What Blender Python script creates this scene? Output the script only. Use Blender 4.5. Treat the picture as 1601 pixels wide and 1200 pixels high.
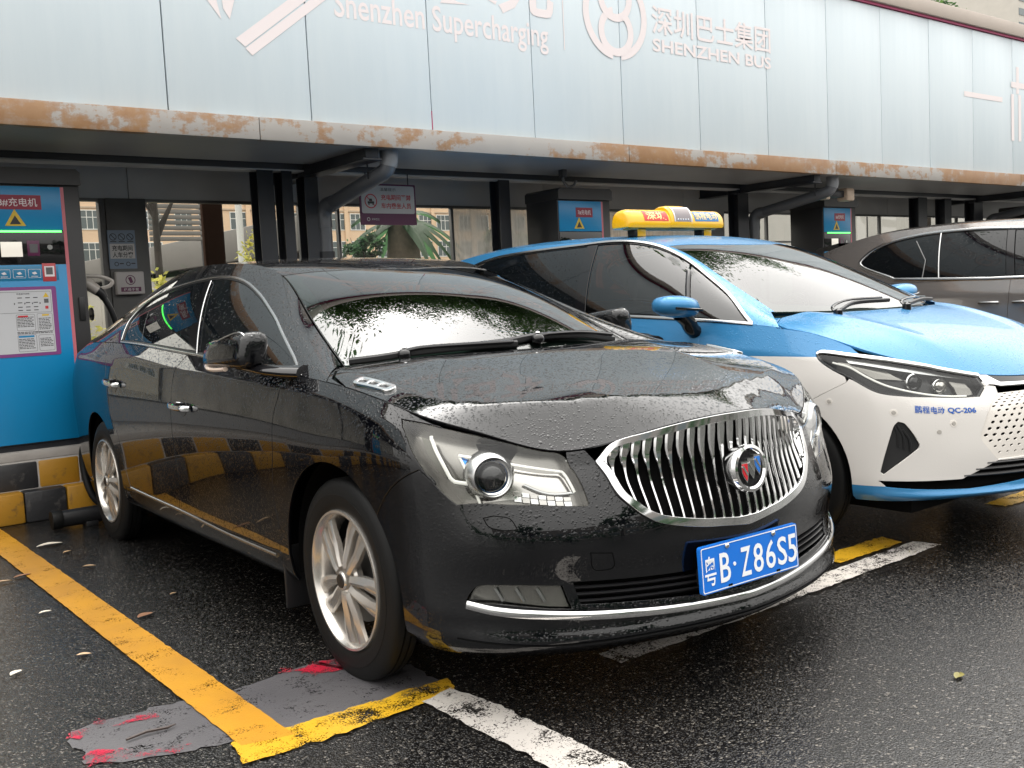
import bpy, bmesh, math, random
import numpy as np
from mathutils import Vector, Matrix
from mathutils.geometry import delaunay_2d_cdt

random.seed(7); np.random.seed(7)
for o in list(bpy.data.objects): bpy.data.objects.remove(o)
SC = bpy.context.scene
COL = SC.collection
R = math.radians

# ---------------------------------------------------------------- camera
cam_d = bpy.data.cameras.new('camera'); cam = bpy.data.objects.new('camera', cam_d); COL.objects.link(cam)
YAW, PITCH, ROLL = 0.657416, -0.083120, -0.049812
_f = np.array([math.sin(YAW)*math.cos(PITCH), math.cos(YAW)*math.cos(PITCH), math.sin(PITCH)])
_r = np.array([math.cos(YAW), -math.sin(YAW), 0.0]); _u = np.cross(_r, _f)
_c, _s = math.cos(ROLL), math.sin(ROLL); _r, _u = _c*_r+_s*_u, -_s*_r+_c*_u
cam.matrix_world = Matrix(((_r[0], _u[0], -_f[0], 0), (_r[1], _u[1], -_f[1], 0), (_r[2], _u[2], -_f[2], 1.2113), (0, 0, 0, 1)))
cam_d.sensor_width = 36; cam_d.lens = 1579.88/1601*36; cam_d.clip_start = .05; cam_d.clip_end = 2000
SC.camera = cam

# ---------------------------------------------------------------- overcast daylight
SUN_EL, SUN_AZ = R(58), R(28)          # the sun stands behind the cloud beyond the canopy
world = bpy.data.worlds.new('World'); SC.world = world; world.use_nodes = True
wn = world.node_tree.nodes; wl = world.node_tree.links; wn.clear()
w_out = wn.new('ShaderNodeOutputWorld'); w_bg = wn.new('ShaderNodeBackground'); w_sky = wn.new('ShaderNodeTexSky')
w_sky.sky_type = 'NISHITA'; w_sky.sun_disc = False; w_sky.sun_elevation = SUN_EL; w_sky.sun_rotation = SUN_AZ
w_sky.air_density = 1.5; w_sky.dust_density = 6.0; w_sky.ozone_density = 1.0
w_hs = wn.new('ShaderNodeHueSaturation'); w_hs.inputs['Saturation'].default_value = .16
w_mix = wn.new('ShaderNodeMix'); w_mix.data_type = 'RGBA'; w_mix.inputs['Factor'].default_value = .62; w_mix.inputs['B'].default_value = (11.0, 10.7, 10.2, 1)
wl.new(w_sky.outputs['Color'], w_hs.inputs['Color']); wl.new(w_hs.outputs['Color'], w_mix.inputs['A'])
# an overcast sky is about three times as bright overhead as at the horizon
w_tc = wn.new('ShaderNodeTexCoord'); w_sep = wn.new('ShaderNodeSeparateXYZ'); wl.new(w_tc.outputs['Generated'], w_sep.inputs[0])
w_el = wn.new('ShaderNodeMapRange'); w_el.inputs['From Min'].default_value = 0; w_el.inputs['From Max'].default_value = 1; w_el.inputs['To Min'].default_value = .62; w_el.inputs['To Max'].default_value = 1.95; wl.new(w_sep.outputs['Z'], w_el.inputs['Value'])
w_sc = wn.new('ShaderNodeVectorMath'); w_sc.operation = 'SCALE'; wl.new(w_mix.outputs['Result'], w_sc.inputs[0]); wl.new(w_el.outputs['Result'], w_sc.inputs['Scale'])
wl.new(w_sc.outputs['Vector'], w_bg.inputs['Color']); wl.new(w_bg.outputs['Background'], w_out.inputs['Surface'])
w_bg.inputs['Strength'].default_value = .12
sun_d = bpy.data.lights.new('sun', 'SUN'); sun_d.energy = .8; sun_d.angle = R(130); sun_d.color = (1, .96, .9)
sun = bpy.data.objects.new('sun', sun_d); COL.objects.link(sun)
sun.rotation_euler = Vector((math.sin(SUN_AZ)*math.cos(SUN_EL), math.cos(SUN_AZ)*math.cos(SUN_EL), math.sin(SUN_EL))).to_track_quat('Z', 'Y').to_euler(); sun.location = (0, -10, 20)
SC.view_settings.view_transform = 'Standard'; SC.view_settings.look = 'None'; SC.view_settings.gamma = 1
SC.view_settings.use_curve_mapping = False; SC.view_settings.exposure = 1.0
# ---------------------------------------------------------------- numeric surfaces (numpy only)
def spline(t, P, tt):
    """C2 natural cubic spline through P (n,k) at knots t, evaluated at tt."""
    t = np.asarray(t, float); P = np.asarray(P, float); n = len(t)
    if P.ndim == 1: P = P[:, None]
    hh = np.diff(t)
    A = np.zeros((n, n)); B = np.zeros((n, P.shape[1])); A[0, 0] = A[-1, -1] = 1
    for i in range(1, n-1):
        A[i, i-1] = hh[i-1]; A[i, i] = 2*(hh[i-1]+hh[i]); A[i, i+1] = hh[i]
        B[i] = 6*((P[i+1]-P[i])/hh[i]-(P[i]-P[i-1])/hh[i-1])
    Mm = np.linalg.solve(A, B)
    tt = np.asarray(tt, float); k = np.clip(np.searchsorted(t, tt)-1, 0, n-2)
    a = (t[k+1]-tt)[:, None]; b = (tt-t[k])[:, None]; hk = hh[k][:, None]
    return Mm[k]*a**3/(6*hk)+Mm[k+1]*b**3/(6*hk)+(P[k]/hk-Mm[k]*hk/6)*a+(P[k+1]/hk-Mm[k+1]*hk/6)*b

def lerp_tab(xs, ys, x):
    return np.interp(x, xs, ys)

def catmull(pts, closed=True, step=0.012, corners=()):
    """smooth polyline through pts (2D or 3D); indices in corners stay sharp."""
    pts = np.asarray(pts, float); n = len(pts); out = []
    rng = n if closed else n-1
    for i in range(rng):
        p1 = pts[i]; p2 = pts[(i+1) % n]
        p0 = pts[(i-1) % n] if (closed or i > 0) else 2*p1-p2
        p3 = pts[(i+2) % n] if (closed or i+2 < n) else 2*p2-p1
        L = np.linalg.norm(p2-p1)
        m1 = (p2-p1) if i in corners else (p2-p0)*L/(L+np.linalg.norm(p1-p0)+1e-9)
        m2 = (p2-p1) if (i+1) % n in corners else (p3-p1)*L/(L+np.linalg.norm(p3-p2)+1e-9)
        k = max(1, int(math.ceil(L/step)))
        for j in range(k):
            s = j/k
            out.append((2*s**3-3*s**2+1)*p1+(s**3-2*s**2+s)*m1+(-2*s**3+3*s**2)*p2+(s**3-s**2)*m2)
    if not closed: out.append(pts[-1])
    return np.array(out)

class Surf:
    """regular grid surface over a metric (u,v) domain; y>=0 half of a symmetric body."""
    def __init__(s, G, u, v, flip=False):
        s.G = G; s.u = u; s.v = v
        du = np.gradient(G, u, axis=0); dv = np.gradient(G, v, axis=1)
        N = np.cross(du, dv); N /= np.linalg.norm(N, axis=2, keepdims=True)+1e-12
        if flip: N = -N
        s.N = N
    def _bil(s, A, u, v):
        i = np.clip(np.searchsorted(s.u, u)-1, 0, len(s.u)-2); j = np.clip(np.searchsorted(s.v, v)-1, 0, len(s.v)-2)
        a = np.clip((u-s.u[i])/(s.u[i+1]-s.u[i]), -1, 2)[..., None]; b = np.clip((v-s.v[j])/(s.v[j+1]-s.v[j]), -1, 2)[..., None]
        return (A[i, j]*(1-a)*(1-b)+A[i+1, j]*a*(1-b)+A[i, j+1]*(1-a)*b+A[i+1, j+1]*a*b)
    def pos(s, u, v): return s._bil(s.G, np.asarray(u, float), np.asarray(v, float))
    def nrm(s, u, v):
        n = s._bil(s.N, np.asarray(u, float), np.asarray(v, float)); return n/(np.linalg.norm(n, axis=-1, keepdims=True)+1e-12)
    def inv(s, proj, T, mask=None, it=8):
        """(u,v) whose projection proj(points)->2D hits each target in T."""
        T = np.asarray(T, float); Q = proj(s.G.reshape(-1, 3)); ok = np.ones(len(Q), bool) if mask is None else mask(s.G.reshape(-1, 3), s.N.reshape(-1, 3))
        idx = np.nonzero(ok)[0]; Q = Q[idx]; out = []
        for t in T:
            k = idx[((Q-t)**2).sum(1).argmin()]; out.append((s.u[k//len(s.v)], s.v[k % len(s.v)]))
        uv = np.array(out)
        e = 2e-3
        for _ in range(it):
            f = proj(s.pos(uv[:, 0], uv[:, 1])); fu = (proj(s.pos(uv[:, 0]+e, uv[:, 1]))-f)/e; fv = (proj(s.pos(uv[:, 0], uv[:, 1]+e))-f)/e
            d = T-f; det = fu[:, 0]*fv[:, 1]-fu[:, 1]*fv[:, 0]; det = np.where(np.abs(det) < 1e-9, 1e-9, det)
            st = np.stack([(d[:, 0]*fv[:, 1]-d[:, 1]*fv[:, 0])/det, (fu[:, 0]*d[:, 1]-fu[:, 1]*d[:, 0])/det], 1)
            uv = uv+np.clip(st, -.03, .03)
            uv[:, 0] = np.clip(uv[:, 0], s.u[0], s.u[-1]); uv[:, 1] = np.clip(uv[:, 1], s.v[0], s.v[-1])
        return uv
    def side(s, xz, it=8):
        return s.inv(lambda q: q[:, [0, 2]], xz, lambda g, n: n[:, 1] > .15, it)
    def front(s, yz, it=8):
        return s.inv(lambda q: q[:, [1, 2]], yz, lambda g, n: (n[:, 0] > .1) & (g[:, 0] > -.3), it)

def row_surface(base, rows, crease, du=.016, dv=.012):
    """base: plan stations tail centre -> nose centre; rows: dicts dx, dy, z (per station or scalar)."""
    base = np.asarray(base, float); n = len(base)
    R = []
    for r in rows:
        dx = np.broadcast_to(np.asarray(r.get('dx', 0.), float), n); dy = np.broadcast_to(np.asarray(r.get('dy', 0.), float), n); z = np.broadcast_to(np.asarray(r['z'], float), n)
        R.append(np.stack([base[:, 0]+dx, np.maximum(base[:, 1]+dy, 0)*(base[:, 1] > 0), z], 1))
    R = np.array(R)
    seg = np.hypot(*np.diff(base, axis=0).T); t = np.concatenate([[0], seg.cumsum()])
    u = np.linspace(0, t[-1], int(t[-1]/du)+1)
    ext = 2; te = np.concatenate([-t[ext:0:-1], t, 2*t[-1]-t[-2:-2-ext:-1]])
    C = []
    for r in R:
        m = r*np.array([1, -1, 1]); pe = np.concatenate([m[ext:0:-1], r, m[-2:-2-ext:-1]])
        c = spline(te, pe, u); c[0, 1] = 0; c[-1, 1] = 0; C.append(c)
    C = np.array(C)                                            # rows x u x 3
    vs = np.concatenate([[0], np.median(np.linalg.norm(np.diff(C, axis=0), axis=2), axis=1).cumsum()])
    v = [0.]
    for a, b in zip(vs[:-1], vs[1:]): v.extend(np.linspace(a, b, max(2, int((b-a)/dv))+1)[1:])
    v = np.array(v); cut = [0]+sorted(crease)+[len(rows)-1]; out = np.zeros((len(u), len(v), 3))
    for a, b in zip(cut[:-1], cut[1:]):
        k = (v >= vs[a]-1e-9) & (v <= vs[b]+1e-9)
        Y = spline(vs[a:b+1], C[a:b+1].reshape(b-a+1, -1), v[k]) if b-a > 1 else C[a].reshape(1, -1)+(v[k][:, None]-vs[a])/(vs[b]-vs[a])*(C[b]-C[a]).reshape(1, -1)
        out[:, k] = Y.reshape(k.sum(), len(u), 3).transpose(1, 0, 2)
    return Surf(out, u, v, flip=True), vs

def loft(A, B, nu, nv, f):
    """ruled loft between two polylines A,B (same count): f(a,b,w) -> point"""
    w = np.linspace(0, 1, nv)
    G = np.stack([f(A, B, x) for x in w], 1)
    mid = G[:, nv//2]; u = np.concatenate([[0], np.linalg.norm(np.diff(mid, axis=0), axis=1).cumsum()])
    L = np.median(np.linalg.norm(A-B, axis=1)); return G, u, w*L

class Height:
    """hood/boot skin: height field inside a plan outline, rounded down to the outline's own height."""
    def __init__(s, edge, xs, zc, crown, r, extra=None, pw=2.2):
        s.e = edge; s.xs = np.array(xs); s.zc = np.array(zc); s.crown = crown; s.r = r; s.extra = extra; s.pw = pw
        s.cz = s.C(edge[:, 0], edge[:, 1])
        s.t = np.concatenate([[0], np.cumsum(np.diff(s.xs))])
    def C(s, x, y):
        z = spline(s.xs, s.zc, x)[:, 0]-s.crown*y*y
        return z
    def z(s, x, y):
        x = np.asarray(x, float); y = np.asarray(y, float); P = np.stack([x, y], 1); E = s.e
        a = E[:-1, :2]; d = E[1:, :2]-a; L2 = (d**2).sum(1)
        out = np.zeros(len(P))
        for c in range(0, len(P), 4000):
            q = P[c:c+4000, None]; w = np.clip(((q-a)*d).sum(2)/L2, 0, 1); D = np.linalg.norm(q-(a+w[..., None]*d), axis=2)
            wt = 1/(D**3+1e-7); D0 = D.min(1)
            ze = E[:-1, 2]+w*(E[1:, 2]-E[:-1, 2]); xe = a[:, 0]+w*d[:, 0]; ye = a[:, 1]+w*d[:, 1]
            gap = s.C(xe.ravel(), ye.ravel()).reshape(xe.shape)-ze
            g = (gap*wt).sum(1)/wt.sum(1)
            k = D0.argsort() if 0 else None
            near = D.argmin(1); gn = gap[np.arange(len(near)), near]
            m = np.clip(D0/.03, 0, 1); g = gn*(1-m)+g*m
            rl = s.r if np.isscalar(s.r) else np.interp(P[c:c+4000, 0], s.r[0], s.r[1]); t = np.clip(1-D0/rl, 0, 1)
            out[c:c+4000] = s.C(P[c:c+4000, 0], P[c:c+4000, 1])-g*t**s.pw
        if s.extra is not None: out = out+s.extra(x, y)
        return out
    def pos(s, u, v): return np.stack([u, v, s.z(u, v)], 1)
    def nrm(s, u, v):
        e = 4e-3; gx = (s.z(u+e, v)-s.z(u-e, v))/(2*e); gy = np.where(v < 1e-5, 0, (s.z(u, v+e)-s.z(u, np.abs(v-e)))/(2*e))
        n = np.stack([-gx, -gy, np.ones(len(u))], 1); return n/np.linalg.norm(n, axis=1, keepdims=True)

def in_poly(P, poly):
    x, y = P[:, 0], P[:, 1]; a = poly; b = np.roll(poly, -1, 0); c = np.zeros(len(P), bool)
    for (x0, y0), (x1, y1) in zip(a, b):
        if y0 == y1: continue
        k = (y0 > y) != (y1 > y); c ^= k & (x < (x1-x0)*(y-y0)/(y1-y0)+x0)
    return c

def area2(p): return float((p[:, 0]*np.roll(p[:, 1], -1)-np.roll(p[:, 0], -1)*p[:, 1]).sum()/2)

def inset(p, g, fixed=None):
    """move a closed loop inward by g (outward when negative)"""
    if g == 0: return p
    s = 1 if area2(p) > 0 else -1
    e = np.roll(p, -1, 0)-p; L = np.linalg.norm(e, axis=1, keepdims=True)+1e-12; nrm = s*np.stack([-e[:, 1], e[:, 0]], 1)/L
    m = nrm+np.roll(nrm, 1, 0); q = m/(np.maximum((m**2).sum(1, keepdims=True), .6))*2
    out = p+q*g
    if fixed is not None: out[fixed] = p[fixed]
    return out

def resample(p, step, closed=True):
    q = np.vstack([p, p[:1]]) if closed else p
    out = []
    for a, b in zip(q[:-1], q[1:]):
        k = max(1, int(math.ceil(np.linalg.norm(b-a)/step)))
        for j in range(k): out.append(a+(b-a)*j/k)
    if not closed: out.append(q[-1])
    return np.array(out)
# ---------------------------------------------------------------- body shapes (metres; x forward from the front axle)
SEDAN_BASE = [(-4.02, 0), (-3.99, .40), (-3.90, .68), (-3.72, .82), (-3.35, .885), (-2.84, .922), (-2.3, .928), (-1.6, .928), (-.9, .926), (-.35, .924),
              (0, .922), (.33, .912), (.52, .870), (.66, .768), (.785, .585), (.875, .32), (.925, 0)]
def _f(side, front, tail=None):
    """side: value at stations 4..10; front: values at 11..16; tail: values 0..3"""
    side = list(np.broadcast_to(side, 7)); tail = [side[0]]*4 if tail is None else list(np.broadcast_to(tail, 4)); return tail+side+list(front)
SEDAN_ROWS = [
    dict(z=_f(.225, [.205, .195, .185, .18, .18, .18], .26), dx=_f(0, [0, -.03, -.05, -.06, -.06, -.06], .08), dy=_f(-.075, [-.06, -.05, -.05, -.03, -.01, 0])),
    dict(z=_f(.262, [.255, .245, .235, .232, .235, .237], .32), dx=_f(0, [0, .0, .01, .02, .03, .03], .03), dy=_f(-.034, [-.02, -.01, 0, .005, 0, 0])),
    dict(z=_f(.30, [.29, .285, .278, .27, .265, .265], .38), dx=_f(0, [0, 0, .005, .012, .02, .02], .01), dy=_f(-.024, [-.012, -.004, 0, .005, 0, 0])),
    dict(z=_f(.345, [.335, .33, .325, .315, .305, .30], .44), dx=_f(0, [0, 0, .005, .012, .018, .02], 0), dy=_f(-.016, [-.008, 0, 0, 0, 0, 0])),
    dict(z=_f(.43, [.42, .415, .41, .40, .385, .38], .52), dx=_f(0, [0, 0, 0, 0, 0, 0], 0), dy=_f(-.012, [-.003, 0, 0, 0, 0, 0])),
    dict(z=_f(.56, [.545, .535, .525, .51, .50, .495], .64), dx=_f(0, [0, .003, .011, .015, .013, .010], 0), dy=_f(-.004, [0, 0, .004, 0, 0, 0])),
    dict(z=_f(.70, [.68, .665, .65, .63, .625, .62], .76), dx=_f(0, [0, -.004, -.012, -.015, -.010, 0], 0), dy=_f(.003, [.002, .002, 0, 0, 0, 0])),
    dict(z=_f([.855, .86, .85, .84, .83, .82, .81], [.793, .77, .735, .69, .69, .70], .90), dx=_f(0, [0, -.008, -.02, -.034, -.026, -.012], .03), dy=_f(-.002, [0, -.004, -.01, -.01, 0, 0])),
    dict(z=_f([1.01, 1.015, 1.015, .985, .96, .942, .92], [.872, .838, .79, .732, .75, .772], 1.02), dx=_f(0, [-.01, -.028, -.045, -.055, -.045, -.022], .08), dy=_f([-.03, -.024, -.022, -.022, -.022, -.024, -.025], [-.022, -.025, -.03, -.02, 0, 0])),
    dict(z=_f([1.085, 1.092, 1.085, 1.052, 1.018, .988, .962], [.918, .878, .832, .772, .806, .84], 1.08), dx=_f(0, [-.015, -.04, -.06, -.065, -.05, -.025], .14), dy=_f([-.09, -.07, -.062, -.06, -.06, -.06, -.062], [-.06, -.055, -.05, -.03, -.01, 0])),
]
SEDAN_SIDE = dict(  # greenhouse side: bottom x, rail (x, half width, z)
    xb=[-.10, -.45, -.85, -1.3, -1.8, -2.3, -2.8, -3.25],
    rail=[(-.30, .70, 1.008), (-.72, .625, 1.195), (-1.13, .54, 1.365), (-1.5, .555, 1.435), (-1.95, .565, 1.452), (-2.4, .565, 1.425), (-2.9, .57, 1.335), (-3.35, .61, 1.19)])
SEDAN_TOP = [(-.02, 1.02), (-.50, 1.260), (-1.02, 1.388), (-1.5, 1.452), (-2.0, 1.478), (-2.45, 1.46), (-2.9, 1.37), (-3.32, 1.20)]

def side_surface(W, v_top, spec, bulge=.028):
    """greenhouse side between the belt row of W and the roof rail"""
    k = np.linspace(0, 1, len(spec['xb'])); t = np.linspace(0, 1, 140)
    xb = spline(k, spec['xb'], t)[:, 0]; rl = spline(k, spec['rail'], t)
    j = len(W.v)-1; row = W.G[:, j]; sd = (row[:, 1] > .5) & (W.u < W.u[-1]-.3); o = row[sd]; o = o[o[:, 0].argsort()]
    B = np.stack([xb, np.interp(xb, o[:, 0], o[:, 1]), np.interp(xb, o[:, 0], o[:, 2])], 1)
    def f(a, b, w):
        p = a+(b-a)*w; nn = np.stack([np.zeros(len(a)), (b-a)[:, 2], -(b-a)[:, 1]], 1); nn /= np.linalg.norm(nn, axis=1, keepdims=True)
        return p+nn*(bulge*4*w*(1-w))*np.linalg.norm(b-a, axis=1, keepdims=True)/.55
    G, u, v = loft(B, rl, 140, 48, f)
    return Surf(G, u, v), rl
def top_surface(rail, centre):
    """windscreen - roof - rear window skin; v runs from the rail (0) to the centre line"""
    k = np.linspace(0, 1, len(centre)); t = np.linspace(0, 1, len(rail)); c = spline(k, centre, t)
    C = np.stack([c[:, 0], 0*c[:, 0], c[:, 1]], 1)
    def f(a, b, w):
        q = 1-w; s = q**2.3
        return np.stack([b[:, 0]+(a-b)[:, 0]*s, a[:, 1]*q, b[:, 2]+(a-b)[:, 2]*s], 1)
    G, u, v = loft(rail, C, len(rail), 60, f)
    return Surf(G, u, v)
TAXI_BASE = [(-3.80, 0), (-3.77, .40), (-3.69, .66), (-3.52, .79), (-3.15, .85), (-2.70, .878), (-2.2, .885), (-1.55, .885), (-.9, .885), (-.38, .884),
             (-.02, .882), (.29, .874), (.46, .842), (.60, .752), (.725, .575), (.835, .31), (.885, 0)]
TAXI_ROWS = [
    dict(z=_f(.25, [.248, .247, .248, .25, .252, .252], .28), dx=_f(0, [0, -.01, -.02, -.02, -.01, -.01], .06), dy=_f(-.06, [-.04, -.03, -.02, -.01, 0, 0])),
    dict(z=_f(.284, [.278, .275, .272, .272, .272, .272], .33), dx=_f(0, [0, .005, .012, .02, .025, .028], .02), dy=_f(-.03, [-.02, -.008, 0, 0, 0, 0])),
    dict(z=_f(.315, [.305, .298, .29, .285, .28, .28], .38), dx=_f(0, [0, 0, .005, .01, .012, .012], .01), dy=_f(-.018, [-.012, -.004, 0, 0, 0, 0])),
    dict(z=_f(.36, [.35, .345, .34, .335, .33, .33], .44), dx=_f(0, [0, 0, 0, .0, .005, .005], 0), dy=_f(-.014, [-.008, 0, 0, 0, 0, 0])),
    dict(z=_f(.46, [.45, .445, .44, .435, .43, .43], .54), dx=_f(0, [0, 0, 0, .005, .012, .014], 0), dy=_f(-.01, [-.003, 0, 0, 0, 0, 0])),
    dict(z=_f(.58, [.565, .56, .55, .54, .535, .535], .66), dx=_f(0, [0, 0, 0, .0, .010, .012], 0), dy=_f(-.004, [0, 0, .002, 0, 0, 0])),
    dict(z=_f(.70, [.68, .67, .655, .64, .635, .635], .78), dx=_f(0, [0, -.004, -.008, -.012, -.008, -.004], 0), dy=_f(0, [.001, 0, 0, 0, 0, 0])),
    dict(z=_f([.86, .855, .845, .83, .815, .80, .79], [.775, .76, .735, .70, .69, .69], .92), dx=_f(0, [0, -.012, -.024, -.034, -.032, -.025], .04), dy=_f(-.003, [-.003, -.006, -.008, -.006, 0, 0])),
    dict(z=_f([.985, .98, .965, .945, .93, .915, .90], [.865, .84, .80, .752, .73, .725], 1.03), dx=_f(0, [-.012, -.03, -.045, -.052, -.05, -.045], .08), dy=_f([-.014]*7, [-.016, -.018, -.02, -.015, 0, 0])),
    dict(z=_f([1.14, 1.135, 1.12, 1.10, 1.075, 1.048, 1.018], [.962, .912, .866, .812, .768, .754], 1.10), dx=_f(0, [-.03, -.055, -.075, -.085, -.08, -.075], .16), dy=_f([-.085, -.065, -.058, -.056, -.055, -.055, -.058], [-.06, -.055, -.045, -.025, -.005, 0])),
]
TAXI_SIDE = dict(xb=[-.02, -.42, -.85, -1.3, -1.82, -2.35, -2.85, -3.3],
    rail=[(-.16, .705, 1.09), (-.56, .635, 1.285), (-.94, .555, 1.452), (-1.35, .575, 1.522), (-1.88, .588, 1.543), (-2.38, .595, 1.541), (-2.9, .60, 1.505), (-3.42, .61, 1.42)])
TAXI_TOP = [(.03, 1.075), (-.40, 1.29), (-.88, 1.478), (-1.35, 1.556), (-1.9, 1.588), (-2.4, 1.598), (-2.95, 1.575), (-3.5, 1.49)]
VAN_BASE = [(-4.05, 0), (-4.03, .42), (-3.97, .70), (-3.84, .85), (-3.5, .915), (-2.95, .94), (-2.3, .945), (-1.6, .945), (-.9, .945), (-.35, .944),
            (0, .942), (.33, .930), (.52, .885), (.66, .78), (.785, .60), (.87, .33), (.91, 0)]
VAN_ROWS = [
    dict(z=_f(.24, [.22]*6, .30), dx=_f(0, [0, -.03, -.05, -.06, -.06, -.06], .06), dy=_f(-.06, [-.05, -.05, -.05, -.03, -.01, 0])),
    dict(z=_f(.32, [.31]*6, .38), dx=_f(0, [0]*6, .02), dy=_f(-.02, [-.01, 0, 0, 0, 0, 0])),
    dict(z=_f(.50, [.49]*6, .52), dx=_f(0, [0]*6, 0), dy=_f(-.008, [0]*6)),
    dict(z=_f(.72, [.70, .69, .68, .67, .66, .66], .74), dx=_f(0, [0, 0, -.005, -.01, -.01, -.005], 0), dy=_f(.0, [0]*6)),
    dict(z=_f(.92, [.885, .87, .85, .83, .82, .82], .95), dx=_f(0, [0, -.01, -.02, -.03, -.03, -.02], .02), dy=_f(-.008, [-.004, -.006, -.01, -.01, 0, 0])),
    dict(z=_f([1.06, 1.06, 1.06, 1.06, 1.055, 1.05, 1.03], [.97, .95, .92, .90, .89, .89], 1.08), dx=_f(0, [-.01, -.03, -.045, -.055, -.05, -.04], .03), dy=_f(-.022, [-.03, -.03, -.03, -.02, 0, 0])),
    dict(z=_f([1.185, 1.185, 1.183, 1.18, 1.176, 1.165, 1.12], [1.04, 1.0, .97, .95, .94, .94], 1.19), dx=_f(0, [-.03, -.05, -.065, -.075, -.07, -.06], .05), dy=_f(-.055, [-.06, -.055, -.045, -.025, -.005, 0])),
]
VAN_SIDE = dict(xb=[-.05, -.5, -1.0, -1.5, -2.1, -2.7, -3.3, -3.8],
    rail=[(-.10, .80, 1.16), (-.62, .73, 1.42), (-1.15, .665, 1.625), (-1.6, .67, 1.662), (-2.2, .675, 1.69), (-2.8, .67, 1.69), (-3.35, .66, 1.65), (-3.85, .66, 1.53)])
VAN_TOP = [(.10, 1.13), (-.52, 1.43), (-1.10, 1.645), (-1.6, 1.70), (-2.2, 1.735), (-2.8, 1.742), (-3.4, 1.70), (-3.95, 1.56)]
# outlines in the (u,v) domain of each body skin, metres
SEDAN_LINES = {
    'lamp': [[5.0588, 0.8013], [5.0885, 0.7513], [5.1259, 0.6582], [5.1644, 0.5964], [5.2066, 0.5412], [5.2451, 0.5015], [5.2706, 0.4808], [5.3345, 0.4905], [5.4284, 0.4928], [5.5364, 0.4928], [5.6448, 0.4851], [5.6504, 0.4945], [5.6386, 0.611], [5.6198, 0.7418], [5.5861, 0.831], [5.5106, 0.8448], [5.3929, 0.8372], [5.2757, 0.8249], [5.168, 0.818]],
    'lamp_c': [[5.3743, 0.6194], [5.3437, 0.6025], [5.1807, 0.7815], [5.2058, 0.6862], [5.2472, 0.5733], [5.2626, 0.558], [5.3077, 0.5581], [5.2761, 0.7143], [5.4221, 0.7544], [5.5846, 0.7538], [5.6012, 0.7117], [5.6215, 0.5672]],
    'ring': [[5.6938, 0.7799], [5.7469, 0.8448], [5.8639, 0.8448], [6.0454, 0.8434], [6.1736, 0.8379]],
    'ring_low': [[5.6938, 0.7799], [5.714, 0.6781], [5.7408, 0.5224], [5.7846, 0.4546], [5.8289, 0.4185], [5.8852, 0.3986], [5.9961, 0.3798], [6.0635, 0.3738], [6.1524, 0.3677]],
    'fog': [[5.2787, 0.1784], [5.2903, 0.2009], [5.3114, 0.2225], [5.3352, 0.2285], [5.436, 0.2295], [5.5513, 0.2243], [5.5578, 0.2041], [5.5698, 0.1631], [5.5074, 0.1656], [5.4312, 0.1725], [5.3551, 0.1794]],
    'strip': [[5.2801, 0.1729], [5.3673, 0.1563], [5.5246, 0.1454], [5.7355, 0.1355], [5.8736, 0.1295], [6.0794, 0.1252], [6.1645, 0.1228]],
    'plate': [[5.971, 0.3155], [6.1736, 0.3244], [6.1736, 0.1681], [5.9783, 0.162]],
    'dlo': [[2.3344, 0.0], [2.3882, 0.0873], [2.4135, 0.1504], [2.3779, 0.2286], [2.2686, 0.2966], [2.0424, 0.3354], [1.8091, 0.3592], [1.5536, 0.3805], [1.3823, 0.3901], [1.2108, 0.3866], [1.0689, 0.3701], [0.9265, 0.3394], [0.7673, 0.3033], [0.5676, 0.2535], [0.3374, 0.1382], [0.2186, 0.0041], [0.3465, 0.0], [0.6518, 0.0], [0.9889, 0.0], [1.2502, 0.0], [1.4051, 0.0], [1.747, 0.0], [2.0449, 0.0]],
    'bp_f': [[1.4578, 0.3616], [1.3908, 0.2377], [1.3073, 0.1001], [1.2482, 0.0029]],
    'bp_r': [[1.5309, 0.3537], [1.429, 0.1777], [1.3824, 0.0572], [1.3569, 0.002]],
    'quarter': [[2.222, 0.2792], [2.0666, 0.1192], [2.0105, 0.0006]],
    'cut_f': [[4.2585, 0.8361], [4.2584, 0.7481], [4.2294, 0.6614], [4.2195, 0.5045], [4.1849, 0.3579], [4.198, 0.2367], [4.1826, 0.1413]],
    'cut_b': [[3.2104, 0.8376], [3.1398, 0.7386], [3.1252, 0.599], [3.1262, 0.4492], [3.1362, 0.2887], [3.0789, 0.141]],
    'cut_r': [[2.046, 0.7332], [2.1289, 0.5354], [2.2341, 0.416], [2.2597, 0.2873], [2.3402, 0.1474]],
    'sill': [[2.3519, 0.149], [3.0762, 0.1375], [3.6821, 0.1186], [4.1468, 0.1172]],
    'handles': [[3.2773, 0.6173], [2.2228, 0.6585]],
    'bumpercut': [[5.1529, 0.586], [5.0942, 0.5477], [5.0328, 0.4989], [4.9899, 0.4557]],
    'crease': [[2.4412, 0.7716], [3.3746, 0.7476], [4.0533, 0.7587], [4.5191, 0.8264]],
    'washer': [[5.3411, 0.4453], [5.3732, 0.4544], [5.4182, 0.4471], [5.4352, 0.4123], [5.3819, 0.4083], [5.3529, 0.4191]],
    'towcap': [[5.6265, 0.339], [5.6959, 0.3329], [5.7061, 0.2853], [5.6922, 0.2727], [5.6411, 0.2771]],
    'windscreen': [[0.0, 0.0], [0.4214, 0.0028], [0.7403, 0.0], [1.0047, 0.0022], [1.0523, 0.0036], [1.0024, 0.2026], [0.9542, 0.4165]],
}
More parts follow.
